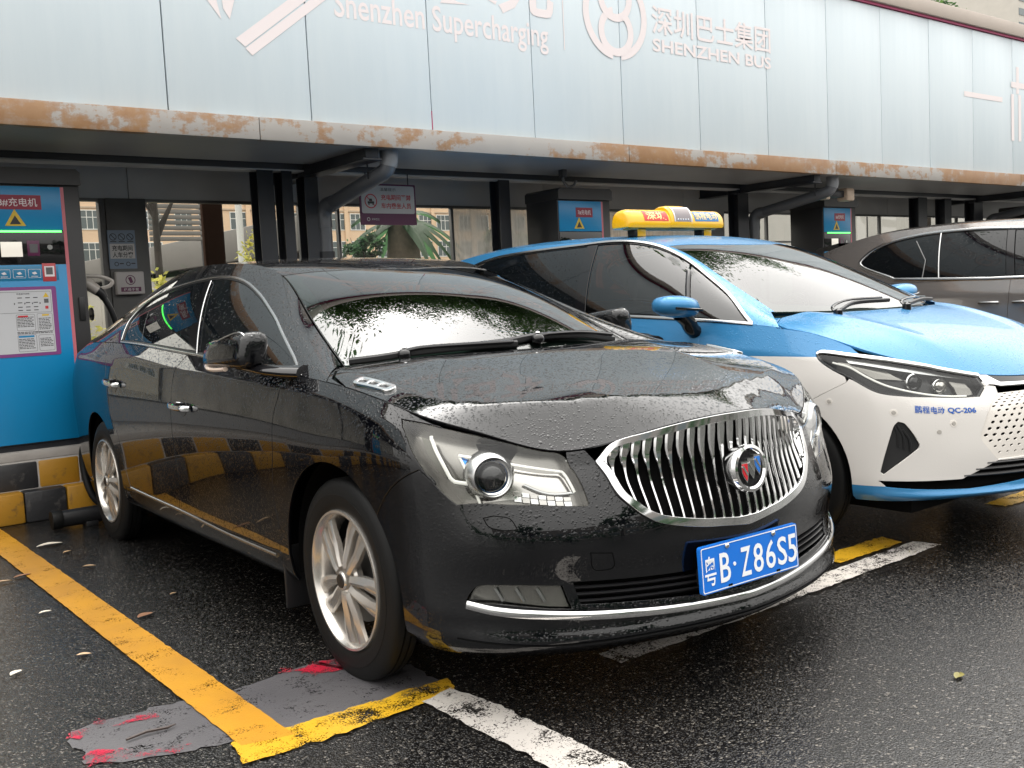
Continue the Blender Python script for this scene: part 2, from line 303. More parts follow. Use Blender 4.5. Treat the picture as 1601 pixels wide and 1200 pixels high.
TAXI_LINES = {
    'lamp': [[4.6243, 0.7318], [4.6459, 0.7513], [4.7991, 0.7735], [5.0066, 0.82], [5.2188, 0.8478], [5.4318, 0.8356], [5.4454, 0.6988], [5.3951, 0.5812], [5.3655, 0.5808], [5.1722, 0.5636], [5.0409, 0.546], [4.9196, 0.5505], [4.8132, 0.6125], [4.7086, 0.6608], [4.6424, 0.7021]],
    'vent': [[4.994, 0.3968], [5.0229, 0.3883], [5.0784, 0.2933], [5.0718, 0.2687], [4.9297, 0.1515], [4.9169, 0.1603], [4.9431, 0.262], [4.9751, 0.3718]],
    'text': [[5.0641, 0.4461], [5.352, 0.4349], [5.3624, 0.4921]],
    'sens': [[4.6918, 0.4715], [4.9792, 0.4417], [5.2351, 0.3923], [5.167, 0.3525]],
    'grille': [[5.4981, 0.6172], [5.3646, 0.3472], [5.3606, 0.3039], [5.4343, 0.2058], [5.4458, 0.1996], [5.5686, 0.2019]],
    'chrome': [[5.4318, 0.8356], [5.5018, 0.8313], [5.538, 0.6986], [5.6545, 0.6986]],
    'intake': [[4.9113, 0.115], [5.2687, 0.1174], [5.4501, 0.1914], [5.5693, 0.1926], [5.5757, 0.1185], [5.2909, 0.0928], [4.9399, 0.0985]],
    'skirt': [[4.7832, 0.1071], [4.9053, 0.1135], [4.7761, 0.0217], [4.9596, 0.0101], [5.2615, 0.0701], [5.5737, 0.0992]],
    'split': [[3.962, 0.6747], [4.1649, 0.6813], [4.3554, 0.6899], [4.6262, 0.7237]],
    'bcut': [[4.5881, 0.4554], [4.7777, 0.5985]],
    'shut': [[4.3849, 0.8421], [4.5508, 0.8477], [4.6993, 0.8478], [4.8062, 0.8385], [4.8556, 0.8018]],
    'doorcut': [[3.9178, 0.8478], [3.9211, 0.7557], [3.9282, 0.6733]],
    'dlo': [[0.1612, 0.0], [0.2986, 0.3266], [0.5176, 0.4162], [0.8262, 0.4453], [1.097, 0.463], [1.2939, 0.4627], [1.6059, 0.441], [2.0294, 0.425], [2.3987, 0.4099]],
    'dlob': [[1.1486, 0.0019], [0.6942, 0.0], [0.4384, 0.0]],
    'bp': [[1.4471, 0.4073], [1.3877, 0.1993], [1.373, 0.0506]],
    'tri': [[0.6306, 0.3513], [0.5822, 0.1386], [0.5652, 0.0038]],
    'ws': [[0.0603, 0.02], [0.4712, 0.0297], [0.7654, 0.0202], [1.0228, 0.0369], [0.9309, 0.403], [0.8788, 0.5981]],
}
VAN_LINES = {
    'dlo': [[2.9352, 0.038], [3.3145, 0.2212], [3.1539, 0.3771], [2.7324, 0.4594], [2.2048, 0.4773], [1.7417, 0.4704]],
    'dlob': [[2.7202, 0.0276], [2.2052, 0.011], [1.7421, 0.0]],
    'cp': [[2.477, 0.4603], [2.5013, 0.0295]],
    'dp': [[1.8646, 0.454], [1.8809, 0.0038]],
    'dp2': [[1.7943, 0.4508], [1.8032, 0.0005]],
    'low': [[2.9769, 0.7937], [2.0465, 0.9216]],
}
# ---------------------------------------------------------------- materials
def nt(name):
    m = bpy.data.materials.new(name); m.use_nodes = True; t = m.node_tree; t.nodes.clear()
    o = t.nodes.new('ShaderNodeOutputMaterial'); return m, t, o
def nd(t, kind, **kw):
    n = t.nodes.new(kind)
    for k, v in kw.items():
        if k in n.inputs: n.inputs[k].default_value = v
        else: setattr(n, k, v)
    return n
def L(t, a, b): t.links.new(a, b)
def coords(t, kind='Object', scale=None):
    c = nd(t, 'ShaderNodeTexCoord'); s = c.outputs[kind]
    if scale is None: return s
    m = nd(t, 'ShaderNodeMapping'); m.inputs['Scale'].default_value = scale; L(t, s, m.inputs['Vector']); return m.outputs['Vector']
def ramp(t, src, stops, interp='LINEAR'):
    r = nd(t, 'ShaderNodeValToRGB'); e = r.color_ramp.elements; r.color_ramp.interpolation = interp
    while len(e) < len(stops): e.new(.5)
    for k, (p, c) in enumerate(stops): e[k].position = p; e[k].color = c if len(c) == 4 else (*c, 1)
    L(t, src, r.inputs['Fac']); return r.outputs['Color']
def math_(t, op, a, b=None, c=None, clamp=False):
    n = nd(t, 'ShaderNodeMath', operation=op, use_clamp=clamp)
    for i, x in enumerate((a, b, c)):
        if x is None: continue
        if isinstance(x, (int, float)): n.inputs[i].default_value = x
        else: L(t, x, n.inputs[i])
    return n.outputs[0]
def noise(t, vec, scale, detail=4, rough=.55, dim='3D', out='Fac'):
    n = nd(t, 'ShaderNodeTexNoise', Scale=scale, Detail=detail, Roughness=rough); n.noise_dimensions = dim; L(t, vec, n.inputs['Vector']); return n.outputs[out]
def mixc(t, f, a, b):
    n = nd(t, 'ShaderNodeMix', data_type='RGBA')
    for key, x in (('Factor', f), ('A', a), ('B', b)):
        s = [i for i in n.inputs if i.name == key and (i.type == 'RGBA' or key == 'Factor' and i.type == 'VALUE')][0]
        if isinstance(x, (int, float)): s.default_value = x
        elif isinstance(x, tuple): s.default_value = (*x, 1) if len(x) == 3 else x
        else: L(t, x, s)
    return [o for o in n.outputs if o.type == 'RGBA'][0]
def beads(t, vec, scale, seed, amount):
    """height of water beads: domes of random size inside Voronoi cells"""
    a = nd(t, 'ShaderNodeVectorMath', operation='ADD'); a.inputs[1].default_value = (seed, seed*1.7, -seed); L(t, vec, a.inputs[0])
    v = nd(t, 'ShaderNodeTexVoronoi', Scale=scale, Randomness=.95); L(t, a.outputs[0], v.inputs['Vector'])
    s = nd(t, 'ShaderNodeSeparateColor'); L(t, v.outputs['Color'], s.inputs[0])
    rad = math_(t, 'MULTIPLY_ADD', s.outputs[0], .42, .06)
    q = math_(t, 'DIVIDE', v.outputs['Distance'], rad)
    d = math_(t, 'SUBTRACT', 1.0, math_(t, 'MULTIPLY', q, q), clamp=True)
    on = math_(t, 'GREATER_THAN', s.outputs[1], 1-amount)
    return math_(t, 'MULTIPLY', math_(t, 'MULTIPLY', math_(t, 'POWER', d, .6), rad), on)
def wet_bump(t, bs, amount=.8, strength=.55, scale=95):
    """rain beads, dense on faces that look up and sparse on the sides"""
    vec = coords(t)
    h1 = beads(t, vec, scale, 3.1, amount); h2 = beads(t, vec, scale*1.8, 8.3, amount)
    g = nd(t, 'ShaderNodeNewGeometry'); s = nd(t, 'ShaderNodeSeparateXYZ'); L(t, g.outputs['Normal'], s.inputs[0])
    up = nd(t, 'ShaderNodeMapRange'); up.inputs['From Min'].default_value = .12; up.inputs['From Max'].default_value = .62; up.inputs['To Min'].default_value = .07; L(t, s.outputs[2], up.inputs['Value'])
    h = math_(t, 'MULTIPLY', math_(t, 'ADD', h1, math_(t, 'MULTIPLY', h2, .6)), up.outputs[0])
    b = nd(t, 'ShaderNodeBump', Strength=strength, Distance=.016); L(t, h, b.inputs['Height']); L(t, b.outputs['Normal'], bs.inputs['Normal'])
def simple(name, col, rough=.5, metal=0., spec=.5, var=0., vscale=6., bump=0., bscale=60., emit=None, coat=0., wet=None):
    m, t, o = nt(name); b = nd(t, 'ShaderNodeBsdfPrincipled', Roughness=rough, Metallic=metal)
    b.inputs['Specular IOR Level'].default_value = spec; b.inputs['Coat Weight'].default_value = coat; b.inputs['Coat Roughness'].default_value = .02
    b.inputs['Base Color'].default_value = (*col, 1); L(t, b.outputs[0], o.inputs[0])
    if var:
        v = coords(t); f = noise(t, v, vscale, 6)
        c = mixc(t, f, tuple(x*(1-var) for x in col), tuple(min(1, x*(1+var)) for x in col)); L(t, c, b.inputs['Base Color'])
    if bump:
        v = coords(t); f = noise(t, v, bscale, 4); bp = nd(t, 'ShaderNodeBump', Strength=bump, Distance=.004); L(t, f, bp.inputs['Height']); L(t, bp.outputs[0], b.inputs['Normal'])
    if emit: b.inputs['Emission Color'].default_value = (*emit[0], 1); b.inputs['Emission Strength'].default_value = emit[1]
    if wet: wet_bump(t, b, *wet)
    return m
def glass(name, tint=(.9, .95, .93), rough=0., wet=None, ior=1.5, tintmix=0., dirt=None):
    """thin pane: tinted see-through plus a mirror layer by Fresnel"""
    m, t, o = nt(name); tr = nd(t, 'ShaderNodeBsdfTransparent'); tr.inputs['Color'].default_value = (*tint, 1)
    gl = nd(t, 'ShaderNodeBsdfGlossy', Roughness=rough); fr = nd(t, 'ShaderNodeFresnel', IOR=ior); mx = nd(t, 'ShaderNodeMixShader')
    ge = nd(t, 'ShaderNodeNewGeometry'); f = math_(t, 'MULTIPLY', math_(t, 'MULTIPLY', fr.outputs[0], 1.75, clamp=True), math_(t, 'SUBTRACT', 1.0, ge.outputs['Backfacing']))
    L(t, f, mx.inputs[0]); L(t, tr.outputs[0], mx.inputs[1]); L(t, gl.outputs[0], mx.inputs[2]); out = mx.outputs[0]
    if wet:
        class Fake: pass
        fk = Fake(); fk.inputs = {'Normal': gl.inputs['Normal']}; wet_bump(t, fk, *wet)
    if dirt:
        df = nd(t, 'ShaderNodeBsdfTranslucent'); df.inputs['Color'].default_value = (*dirt[0], 1)
        v = coords(t, scale=(2.2, 2.2, .35)); n = noise(t, v, 3.0, 8, .65); r = ramp(t, n, [(.3, (dirt[1],)*3), (.75, (dirt[2],)*3)])
        m2 = nd(t, 'ShaderNodeMixShader'); L(t, r, m2.inputs[0]); L(t, out, m2.inputs[1]); L(t, df.outputs[0], m2.inputs[2]); out = m2.outputs[0]
    L(t, out, o.inputs[0]); return m

# ---------------------------------------------------------------- mesh helpers
def thing(name, label, cat, loc=(0, 0, 0), rz=0., group=None):
    o = bpy.data.objects.new(name, None); COL.objects.link(o); o.location = loc; o.rotation_euler = (0, 0, rz); o.empty_display_size = .2
    o['label'] = label; o['category'] = cat
    if group: o['group'] = group
    return o
def tag(o, label=None, cat=None, group=None, kind=None):
    for k, v in (('label', label), ('category', cat), ('group', group), ('kind', kind)):
        if v: o[k] = v
    return o
def obj(name, me, parent=None):
    o = bpy.data.objects.new(name, me); COL.objects.link(o)
    if parent is not None: o.parent = parent
    return o
def mesh_from(name, verts, faces, mat, normals=None, sharp=40):
    me = bpy.data.meshes.new(name); me.from_pydata([tuple(map(float, v)) for v in verts], [], [tuple(map(int, f)) for f in faces])
    if mat is not None: me.materials.append(mat)
    me.validate(clean_customdata=False)
    if sharp: me.shade_smooth()
    if normals is not None: me.normals_split_custom_set_from_vertices([tuple(map(float, n)) for n in normals])
    elif sharp: me.set_sharp_from_angle(angle=R(sharp))
    return me
class MB:
    """collects simple solids; build() links them as one mesh object"""
    def __init__(s): s.v = []; s.f = []
    def add(s, v, f):
        k = len(s.v); s.v.extend([tuple(p) for p in v]); s.f.extend([tuple(i+k for i in q) for q in f]); return s
    def box(s, x0, x1, y0, y1, z0, z1, b=0.):
        b = min(b, (x1-x0)*.45, (y1-y0)*.45, (z1-z0)*.45)
        if b <= 0:
            v = [(x, y, z) for z in (z0, z1) for y in (y0, y1) for x in (x0, x1)]
            return s.add(v, [(0, 2, 3, 1), (4, 5, 7, 6), (0, 1, 5, 4), (2, 6, 7, 3), (0, 4, 6, 2), (1, 3, 7, 5)])
        bm = bmesh.new(); bmesh.ops.create_cube(bm, size=1)
        for q in bm.verts: q.co = Vector(((x0+x1)/2+q.co.x*(x1-x0), (y0+y1)/2+q.co.y*(y1-y0), (z0+z1)/2+q.co.z*(z1-z0)))
        bmesh.ops.bevel(bm, geom=bm.edges[:], offset=b, segments=2, affect='EDGES', profile=.5)
        bm.verts.index_update(); s.add([q.co[:] for q in bm.verts], [[q.index for q in f.verts] for f in bm.faces]); bm.free(); return s
    def tube(s, path, r, n=10, closed=False, cap=True, flat=1., up=None):
        P = np.asarray(path, float); m = len(P); rr = np.broadcast_to(np.asarray(r, float), m)
        T = np.gradient(P, axis=0) if not closed else np.roll(P, -1, 0)-np.roll(P, 1, 0); T /= np.linalg.norm(T, axis=1, keepdims=True)+1e-12
        if up is None:
            a = np.array([0, 0, 1.]) if abs(T[0][2]) < .9 else np.array([1., 0, 0]); A = []
            for k in range(m):
                a = a-T[k]*np.dot(a, T[k]); a /= np.linalg.norm(a)+1e-12; A.append(a.copy())
            A = np.array(A)
        else:
            A = np.asarray(up, float); A = A-T*(A*T).sum(1, keepdims=True); A /= np.linalg.norm(A, axis=1, keepdims=True)+1e-12
        B = np.cross(T, A); V = []
        for k in range(m):
            for j in range(n):
                th = 2*math.pi*j/n; V.append(P[k]+rr[k]*(math.cos(th)*flat*A[k]+math.sin(th)*B[k]))
        F = []
        for k in range(m if closed else m-1):
            for j in range(n):
                a = k*n+j; b = k*n+(j+1) % n; c = ((k+1) % m)*n+(j+1) % n; d = ((k+1) % m)*n+j; F.append((a, b, c, d))
        if cap and not closed: F.append(tuple(range(n))[::-1]); F.append(tuple((m-1)*n+j for j in range(n)))
        return s.add(V, F)
    def cyl(s, p0, p1, r0, r1=None, n=16): return s.tube([p0, p1], [r0, r0 if r1 is None else r1], n)
    def lathe(s, prof, n=40, axis='y', c=(0, 0, 0), closed=False):
        """prof: (radius, along) pairs revolved about an axis through c"""
        V = []; m = len(prof)
        for r, a in prof:
            for j in range(n):
                th = 2*math.pi*j/n; p, q = r*math.cos(th), r*math.sin(th)
                V.append({'y': (c[0]+p, c[1]+a, c[2]+q), 'x': (c[0]+a, c[1]+p, c[2]+q), 'z': (c[0]+p, c[1]+q, c[2]+a)}[axis])
        F = []
        for k in range(m if closed else m-1):
            for j in range(n):
                a = k*n+j; b = k*n+(j+1) % n; k2 = (k+1) % m; F.append((a, b, k2*n+(j+1) % n, k2*n+j))
        return s.add(V, F)
    def prism(s, poly, d0, d1, to3):
        """polygon (2D list) extruded between depths d0 and d1; to3(p,q,d) -> xyz"""
        n = len(poly); V = [to3(p, q, d0) for p, q in poly]+[to3(p, q, d1) for p, q in poly]
        F = [tuple(range(n))[::-1], tuple(range(n, 2*n))]+[(i, (i+1) % n, n+(i+1) % n, n+i) for i in range(n)]
        return s.add(V, F)
    def sphere(s, c, r, n=12, sc=(1, 1, 1)):
        m = n//2; V = [(c[0], c[1], c[2]+r*sc[2])]; F = []
        for k in range(1, m):
            for j in range(n):
                a = math.pi*k/m; b = 2*math.pi*j/n; V.append((c[0]+r*sc[0]*math.sin(a)*math.cos(b), c[1]+r*sc[1]*math.sin(a)*math.sin(b), c[2]+r*sc[2]*math.cos(a)))
        V.append((c[0], c[1], c[2]-r*sc[2]))
        for j in range(n): F.append((0, 1+j, 1+(j+1) % n)); F.append((len(V)-1, 1+(m-2)*n+(j+1) % n, 1+(m-2)*n+j))
        for k in range(m-2):
            for j in range(n): F.append((1+k*n+j, 1+(k+1)*n+j, 1+(k+1)*n+(j+1) % n, 1+k*n+(j+1) % n))
        return s.add(V, F)
    def xf(s, fn): s.v = [tuple(fn(np.array(p))) for p in s.v]; return s
    def build(s, name, mat, parent=None, sharp=40):
        me = mesh_from(name, s.v, s.f, mat, None, sharp); bm = bmesh.new(); bm.from_mesh(me); bmesh.ops.recalc_face_normals(bm, faces=bm.faces[:]); bm.to_mesh(me); bm.free()
        if sharp: me.set_sharp_from_angle(angle=R(sharp))
        return obj(name, me, parent)

def panel_data(S, outer, holes=(), res=.02, gap=.0, lip=.012, off=0., fixed=None, bstep=.012):
    """triangulated piece of skin S inside a (u,v) loop, with its own turned-in edge"""
    outer = np.asarray(outer, float); o2 = resample(outer, bstep)
    fx = None if fixed is None else fixed(o2)
    o2 = inset(o2, gap, fx); loops = [o2]+[inset(resample(np.asarray(hh, float), bstep), -gap) for hh in holes]
    lo = o2.min(0); hi = o2.max(0); gx = np.arange(lo[0]+res*.3, hi[0], res); gy = np.arange(lo[1]+res*.3, hi[1], res*.87)
    Q = np.array([(x+(.5*res if k % 2 else 0), y) for k, y in enumerate(gy) for x in gx])
    bp = np.vstack(loops)
    if len(Q):
        k = in_poly(Q, o2)
        for hl in loops[1:]: k &= ~in_poly(Q, hl)
        Q = Q[k]
    if len(Q):
        keep = np.ones(len(Q), bool)
        for c in range(0, len(Q), 2000): keep[c:c+2000] = ((Q[c:c+2000, None]-bp[None])**2).sum(2).min(1) > (res*.5)**2
        Q = Q[keep]
    pts = np.vstack([bp, Q]) if len(Q) else bp
    edges = []; k = 0
    for lp in loops: edges += [(k+i, k+(i+1) % len(lp)) for i in range(len(lp))]; k += len(lp)
    vo, eo, fo, ov, oe, of = delaunay_2d_cdt([Vector(p) for p in pts], edges, [], 0, 1e-6)
    P = np.array([(v.x, v.y) for v in vo]); T = np.array([f for f in fo if len(f) == 3]); cen = P[T].mean(1)
    k = in_poly(cen, o2)
    for hl in loops[1:]: k &= ~in_poly(cen, hl)
    T = T[k]; a = P[T]; ar = np.abs((a[:, 1, 0]-a[:, 0, 0])*(a[:, 2, 1]-a[:, 0, 1])-(a[:, 1, 1]-a[:, 0, 1])*(a[:, 2, 0]-a[:, 0, 0])); T = T[ar > 1e-9]
    X = S.pos(P[:, 0], P[:, 1]); N = S.nrm(P[:, 0], P[:, 1]); X = X+N*off
    fn = np.cross(X[T[:, 1]]-X[T[:, 0]], X[T[:, 2]]-X[T[:, 0]]); fl = (fn*N[T].mean(1)).sum(1) < 0; T[fl] = T[fl][:, ::-1]
    F = [tuple(t) for t in T]; V = list(X); NN = list(N)
    if lip:
        cnt = {}
        for t in F:
            for i in range(3):
                e = (t[i], t[(i+1) % 3]); cnt[e] = 1
        be = [e for e in cnt if (e[1], e[0]) not in cnt]
        if fixed is not None:
            fxm = fixed(P); be = [e for e in be if not (fxm[e[0]] and fxm[e[1]])]
        mp = {}
        cN = {}
        for a_, b_ in be:
            d = X[b_]-X[a_]; w = np.cross(d, N[a_]); w /= np.linalg.norm(w)+1e-12
            for i in (a_, b_): cN[i] = cN.get(i, 0)+w
        for i, w in cN.items():
            w = w/(np.linalg.norm(w)+1e-12); ids = []
            for dep, nw in ((0., .55), (.0022, 1.2), (lip, 1.)):
                q = X[i]-N[i]*dep+w*(.0010 if dep else 0.); nn = N[i]*(1 if dep == 0 else .25 if dep < lip else 0)+w*nw; nn /= np.linalg.norm(nn)
                ids.append(len(V)); V.append(q); NN.append(nn)
            mp[i] = ids
        for a_, b_ in be:
            A, B = mp[a_], mp[b_]
            for j in range(2): F.append((A[j], A[j+1], B[j+1], B[j]))
    return np.array(V), F, np.array(NN)
def flip_y(d):
    V, F, N = d; return V*np.array([1, -1, 1]), [f[::-1] for f in F], N*np.array([1, -1, 1])
def join(*ds):
    V = []; F = []; N = []
    for v, f, n in ds:
        k = sum(len(x) for x in V); V.append(v); N.append(n); F += [tuple(i+k for i in q) for q in f]
    return np.vstack(V), F, np.vstack(N)
def put(name, d, mat, parent): return obj(name, mesh_from(name, d[0], d[1], mat, d[2]), parent)
def both(name, d, mat, parent, label=None):
    """a left-hand piece and its mirror image, two objects"""
    a = put(name, flip_y(d), mat, parent); b = put(name, d, mat, parent); return a, b
def clip(poly, a, b, keep=1):
    """cut a loop with the line a-b, keep the left (1) or right (-1) side"""
    a = np.asarray(a, float); b = np.asarray(b, float); d = b-a; out = []; n = len(poly)
    s = [keep*(d[0]*(p[1]-a[1])-d[1]*(p[0]-a[0])) for p in poly]
    for i in range(n):
        j = (i+1) % n
        if s[i] >= 0: out.append(poly[i])
        if s[i]*s[j] < 0: w = s[i]/(s[i]-s[j]); out.append(poly[i]+(poly[j]-poly[i])*w)
    return np.array(out)
def text_data(body, size=1., bold=0., align='CENTER', res=3, sx=1.):
    cu = bpy.data.curves.new('lettering', 'FONT'); cu.body = body; cu.size = size; cu.align_x = align; cu.align_y = 'CENTER'; cu.resolution_u = res; cu.offset = bold
    o = bpy.data.objects.new('lettering', cu); COL.objects.link(o); bpy.context.view_layer.update()
    me = bpy.data.meshes.new_from_object(o.evaluated_get(bpy.context.evaluated_depsgraph_get()))
    V = np.array([v.co[:] for v in me.vertices]); F = [tuple(p.vertices) for p in me.polygons]; bpy.data.objects.remove(o); bpy.data.curves.remove(cu); bpy.data.meshes.remove(me)
    if len(V): V[:, 0] *= sx
    return V, F
def text_on(name, body, to3, size, mat, parent, bold=0., w=None, hgt=None, align='CENTER'):
    """flat lettering; to3(array of (p,q)) -> xyz; w/hgt scale the block to a width and height"""
    V, F = text_data(body, 1., bold)
    lo, hi = V[:, :2].min(0), V[:, :2].max(0); c = (lo+hi)/2; s = np.array([size, size])
    if w: s = np.array([w/(hi-lo)[0]]*2)
    if hgt: s = np.array([s[0] if w else hgt/(hi-lo)[1], hgt/(hi-lo)[1]])
    q = (V[:, :2]-c)*s
    return obj(name, mesh_from(name, to3(q), F, mat, None, 0), parent)
# ---------------------------------------------------------------- shared materials
M = {}
M['black_paint'] = simple('black car paint', (.0015, .0017, .0026), .02, 0, .5, coat=.18, wet=(.95, .6, 84))
M['blue_paint'] = simple('blue taxi paint', (.038, .195, .40), .22, .2, .4, coat=.22, wet=(.8, .35, 100))
M['white_paint'] = simple('white taxi paint', (.70, .66, .61), .12, 0, .5, coat=.8, wet=(.5, .15, 100))
M['grey_paint'] = simple('grey brown van paint', (.24, .22, .21), .12, .6, .5, coat=1., wet=(.7, .3, 90))
M['chrome'] = simple('chrome', (.72, .72, .72), .06, 1.)
M['satin'] = simple('satin metal trim', (.45, .45, .45), .22, 1.)
M['dark_chrome'] = simple('dark lamp reflector', (.50, .48, .46), .16, 1.)
M['lamp_grey'] = simple('lamp housing grey', (.23, .22, .205), .22, .75)
M['rim'] = simple('silver painted alloy', (.56, .53, .49), .26, .8, var=.06)
M['rim_dark'] = simple('brake disc iron', (.06, .058, .055), .5, .6)
M['tyre'] = simple('tyre rubber', (.005, .005, .005), .55, 0, .2, bump=.15, bscale=160)
M['black_plastic'] = simple('black plastic', (.012, .012, .013), .35, 0, .4)
M['gloss_black'] = simple('gloss black trim', (.006, .006, .007), .05, 0, .5)
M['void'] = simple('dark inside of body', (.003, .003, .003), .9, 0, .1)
M['tint_glass'] = simple('dark tinted window', (.003, .004, .005), .01, 0, .5, wet=(.25, .25, 80))
M['taxi_glass'] = glass('grey side glass', (.22, .24, .25), 0., ior=1.5)
M['screen_glass'] = glass('windscreen glass', (.20, .29, .25), 0., wet=(.12, .05, 110), ior=1.43)
M['lens'] = glass('clear lamp lens', (.95, .96, .95), 0., ior=1.33)
M['seat'] = simple('dark seat cloth', (.02, .02, .022), .8)
M['plate_blue'] = simple('licence plate blue', (.008, .155, .62), .3, 0, .5)
M['plate_white'] = simple('plate lettering white', (.80, .82, .84), .35)
M['badge_red'] = simple('badge red', (.5, .01, .02), .15, 0, .5, coat=1)
M['badge_blue'] = simple('badge blue', (.02, .16, .55), .15, 0, .5, coat=1)
M['blue_reflect'] = simple('blue tinted reflector', (.03, .25, .75), .15, .6)
M['amber'] = simple('side repeater lens', (.62, .50, .42), .2, 0, .5, coat=1)
M['led_green'] = simple('green light strip', (.05, .8, .1), .4, emit=((.1, 1., .12), 2.2))
M['lens_white'] = simple('light guide white', (.75, .74, .70), .2, 0, .5)
M['cabin_light'] = simple('light cabin lining', (.35, .33, .30), .8)
# ---------------------------------------------------------------- cars
def car_frame(x, y, a): return (x, y, 0), a-math.pi/2
def polyuv(*segs): return np.vstack([np.atleast_2d(np.asarray(s, float)) for s in segs])
def arch_uv(S, xc, zc, r, t0, t1, n=44):
    th = np.linspace(R(t0), R(t1), n); return S.side(np.stack([xc+r*np.cos(th), zc+r*np.sin(th)], 1))
def build_wheel(car, x, y, s, zc, rt, rr, w, spokes, style, M_rim, cap_dark=True):
    """s = +1 for a left wheel, -1 for a right one; outer face towards s*y"""
    hub = one_sided(MB().lathe([(.001, -.085), (.135, -.085), (.15, -.08), (.15, -.063), (.001, -.063)], 40), s).build('wheel', M['rim_dark'], car); hub.location = (x, s*y, zc)
    def o(n, mb, m):
        if s < 0: mb.xf(lambda p: p*np.array([1, -1, 1]))
        return mb.build(n, m, hub, 35)
    hw = w/2
    prof = [(rr*.985, -hw*1.5), (rr, -hw*1.55), (rr+.03, -hw*1.85), (rt-.035, -hw*1.9), (rt-.010, -hw*1.72)]
    prof += [(rt, -hw*1.5), (rt, -hw*1.20), (rt-.007, -hw*1.18), (rt-.007, -hw*1.10), (rt, -hw*1.08), (rt, -hw*.78), (rt-.007, -hw*.76), (rt-.007, -hw*.68), (rt, -hw*.66), (rt, -hw*.42)]
    prof += [(rt-.004, -hw*.28), (rt-.012, -hw*.14), (rt-.030, -hw*.02), (rt-.05, hw*.035), (rr+.055, hw*.06), (rr+.045, hw*.052), (rr+.03, hw*.035), (rr+.012, -.001), (rr+.002, -.008), (rr-.004, -.012)]
    o('tyre', MB().lathe(prof, 72), M['tyre'])
    o('rim', MB().lathe([(rr-.012, -hw*1.5), (rr+.004, -hw*1.5), (rr+.004, -.004), (rr+.002, .003), (rr-.006, .004), (rr-.013, -.004), (rr-.020, -.03), (rr-.03, -.06), (rr-.03, -hw*1.2)], 72), M_rim)
    for k in range(spokes):
        a = 2*math.pi*(k+.25)/spokes; mb = MB(); P = []
        tw = (.10 if k % 2 else -.10)*style
        for q, (r_, wd, d, hgt) in enumerate(((.045, .030, .004, .022), (.075, .034, .003, .022), (.12, .040, -.004, .02), (.165, .048, -.006, .018), (rr-.014, .060, -.014, .016))):
            aa = a+tw*(r_-.05)/rr*2.0
            c = np.array([r_*math.cos(aa), d, r_*math.sin(aa)]); tn = np.array([-math.sin(aa), 0, math.cos(aa)])
            P.append([c+tn*wd*.5*f+np.array([0, g, 0]) for f, g in ((-1, -hgt), (-.92, -.004), (-.25, .002), (.25, -.001), (.92, -.006), (1, -hgt))])
        V = [p for ring in P for p in ring]; F = []
        for q in range(len(P)-1):
            for j in range(6): F.append((q*6+j, q*6+(j+1) % 6, q*6+6+(j+1) % 6, q*6+6+j))
        F += [tuple(range(6)), tuple(24+j for j in range(6))]
        mb.add(V, F); o('spoke', mb, M_rim)
    o('hub_cap', MB().lathe([(.001, .012), (.026, .011), (.031, .006), (.032, -.01), (.06, -.012), (.068, -.02), (.068, -.04), (.001, -.04)], 32), M_rim)
    o('cap_emblem', MB().lathe([(.001, .0145), (.022, .014), (.0245, .0115)], 24), M['black_plastic'])
    for k in range(5):
        a = 2*math.pi*(k+.5)/5; o('lug_nut', MB().cyl((.052*math.cos(a), -.02, .052*math.sin(a)), (.052*math.cos(a), -.002, .052*math.sin(a)), .0095, .008, 8), M['dark_chrome'])
    return hub
def ribbon(S, uv, r, off=0., n=8, flat=.6, closed=False):
    uv = np.asarray(uv, float); P = S.pos(uv[:, 0], uv[:, 1]); N = S.nrm(uv[:, 0], uv[:, 1]); return P+N*off, N
def strip(S, uv, r, flat=.6, off=.002, n=8, closed=False):
    P, N = ribbon(S, uv, r, off); return MB().tube(P, r, n, closed, True, flat, N)
def two(name, mb, mat, car):
    a = MB(); a.v = [(p[0], -p[1], p[2]) for p in mb.v]; a.f = [f[::-1] for f in mb.f]
    return a.build(name, mat, car), mb.build(name, mat, car)
def one_sided(mb, s):
    if s < 0: mb.xf(lambda p: p*np.array([1, -1, 1]))
    return mb
def underbody(car, x0, x1, hw, zt, xw, zc):
    mb = MB().box(x0, x1, -hw+.2, hw-.2, .18, zt)
    for xx in xw:
        for s in (-1, 1):
            th = np.linspace(R(-8), R(188), 30); yo, yi = (hw-.05)*s, (hw-.34)*s
            V = [(xx+.405*math.cos(t), y_, zc+.405*math.sin(t)) for t in th for y_ in (yo, yi)]; mb.add(V, [(2*k, 2*k+1, 2*k+3, 2*k+2) for k in range(29)]); mb.add([(xx+.405*math.cos(t), yi, zc+.405*math.sin(t)) for t in th]+[(xx, yi, zc)], [(k, k+1, 30) for k in range(29)])
    mb.build('underbody', M['void'], car)
def interior(car, xd, xs, hw, zb, zr):
    MB().box(xd-.35, xd+.10, -hw+.08, hw-.08, zb-.30, zb-.05, .06).build('dashboard', M['black_plastic'], car)
    for s in (-1, 1):
        st = MB().box(xs-.16, xs, s*.36-.24, s*.36+.24, zb-.45, zb+.10, .06); st.box(xs-.16, xs-.06, s*.36-.11, s*.36+.11, zb+.12, zb+.28, .04); st.build('front_seat', M['seat'], car)
    MB().box(xs-1.15, xs-1.0, -.58, .58, zb-.45, zb+.12, .06).build('rear_seat', M['seat'], car)
    th = np.linspace(0, 2*math.pi, 28)[:-1]
    MB().tube([(xd-.52+.08*math.sin(t), .36+.18*math.cos(t), zb-.06+.165*math.sin(t)) for t in th], .014, 8, True).build('steering_wheel', M['black_plastic'], car)

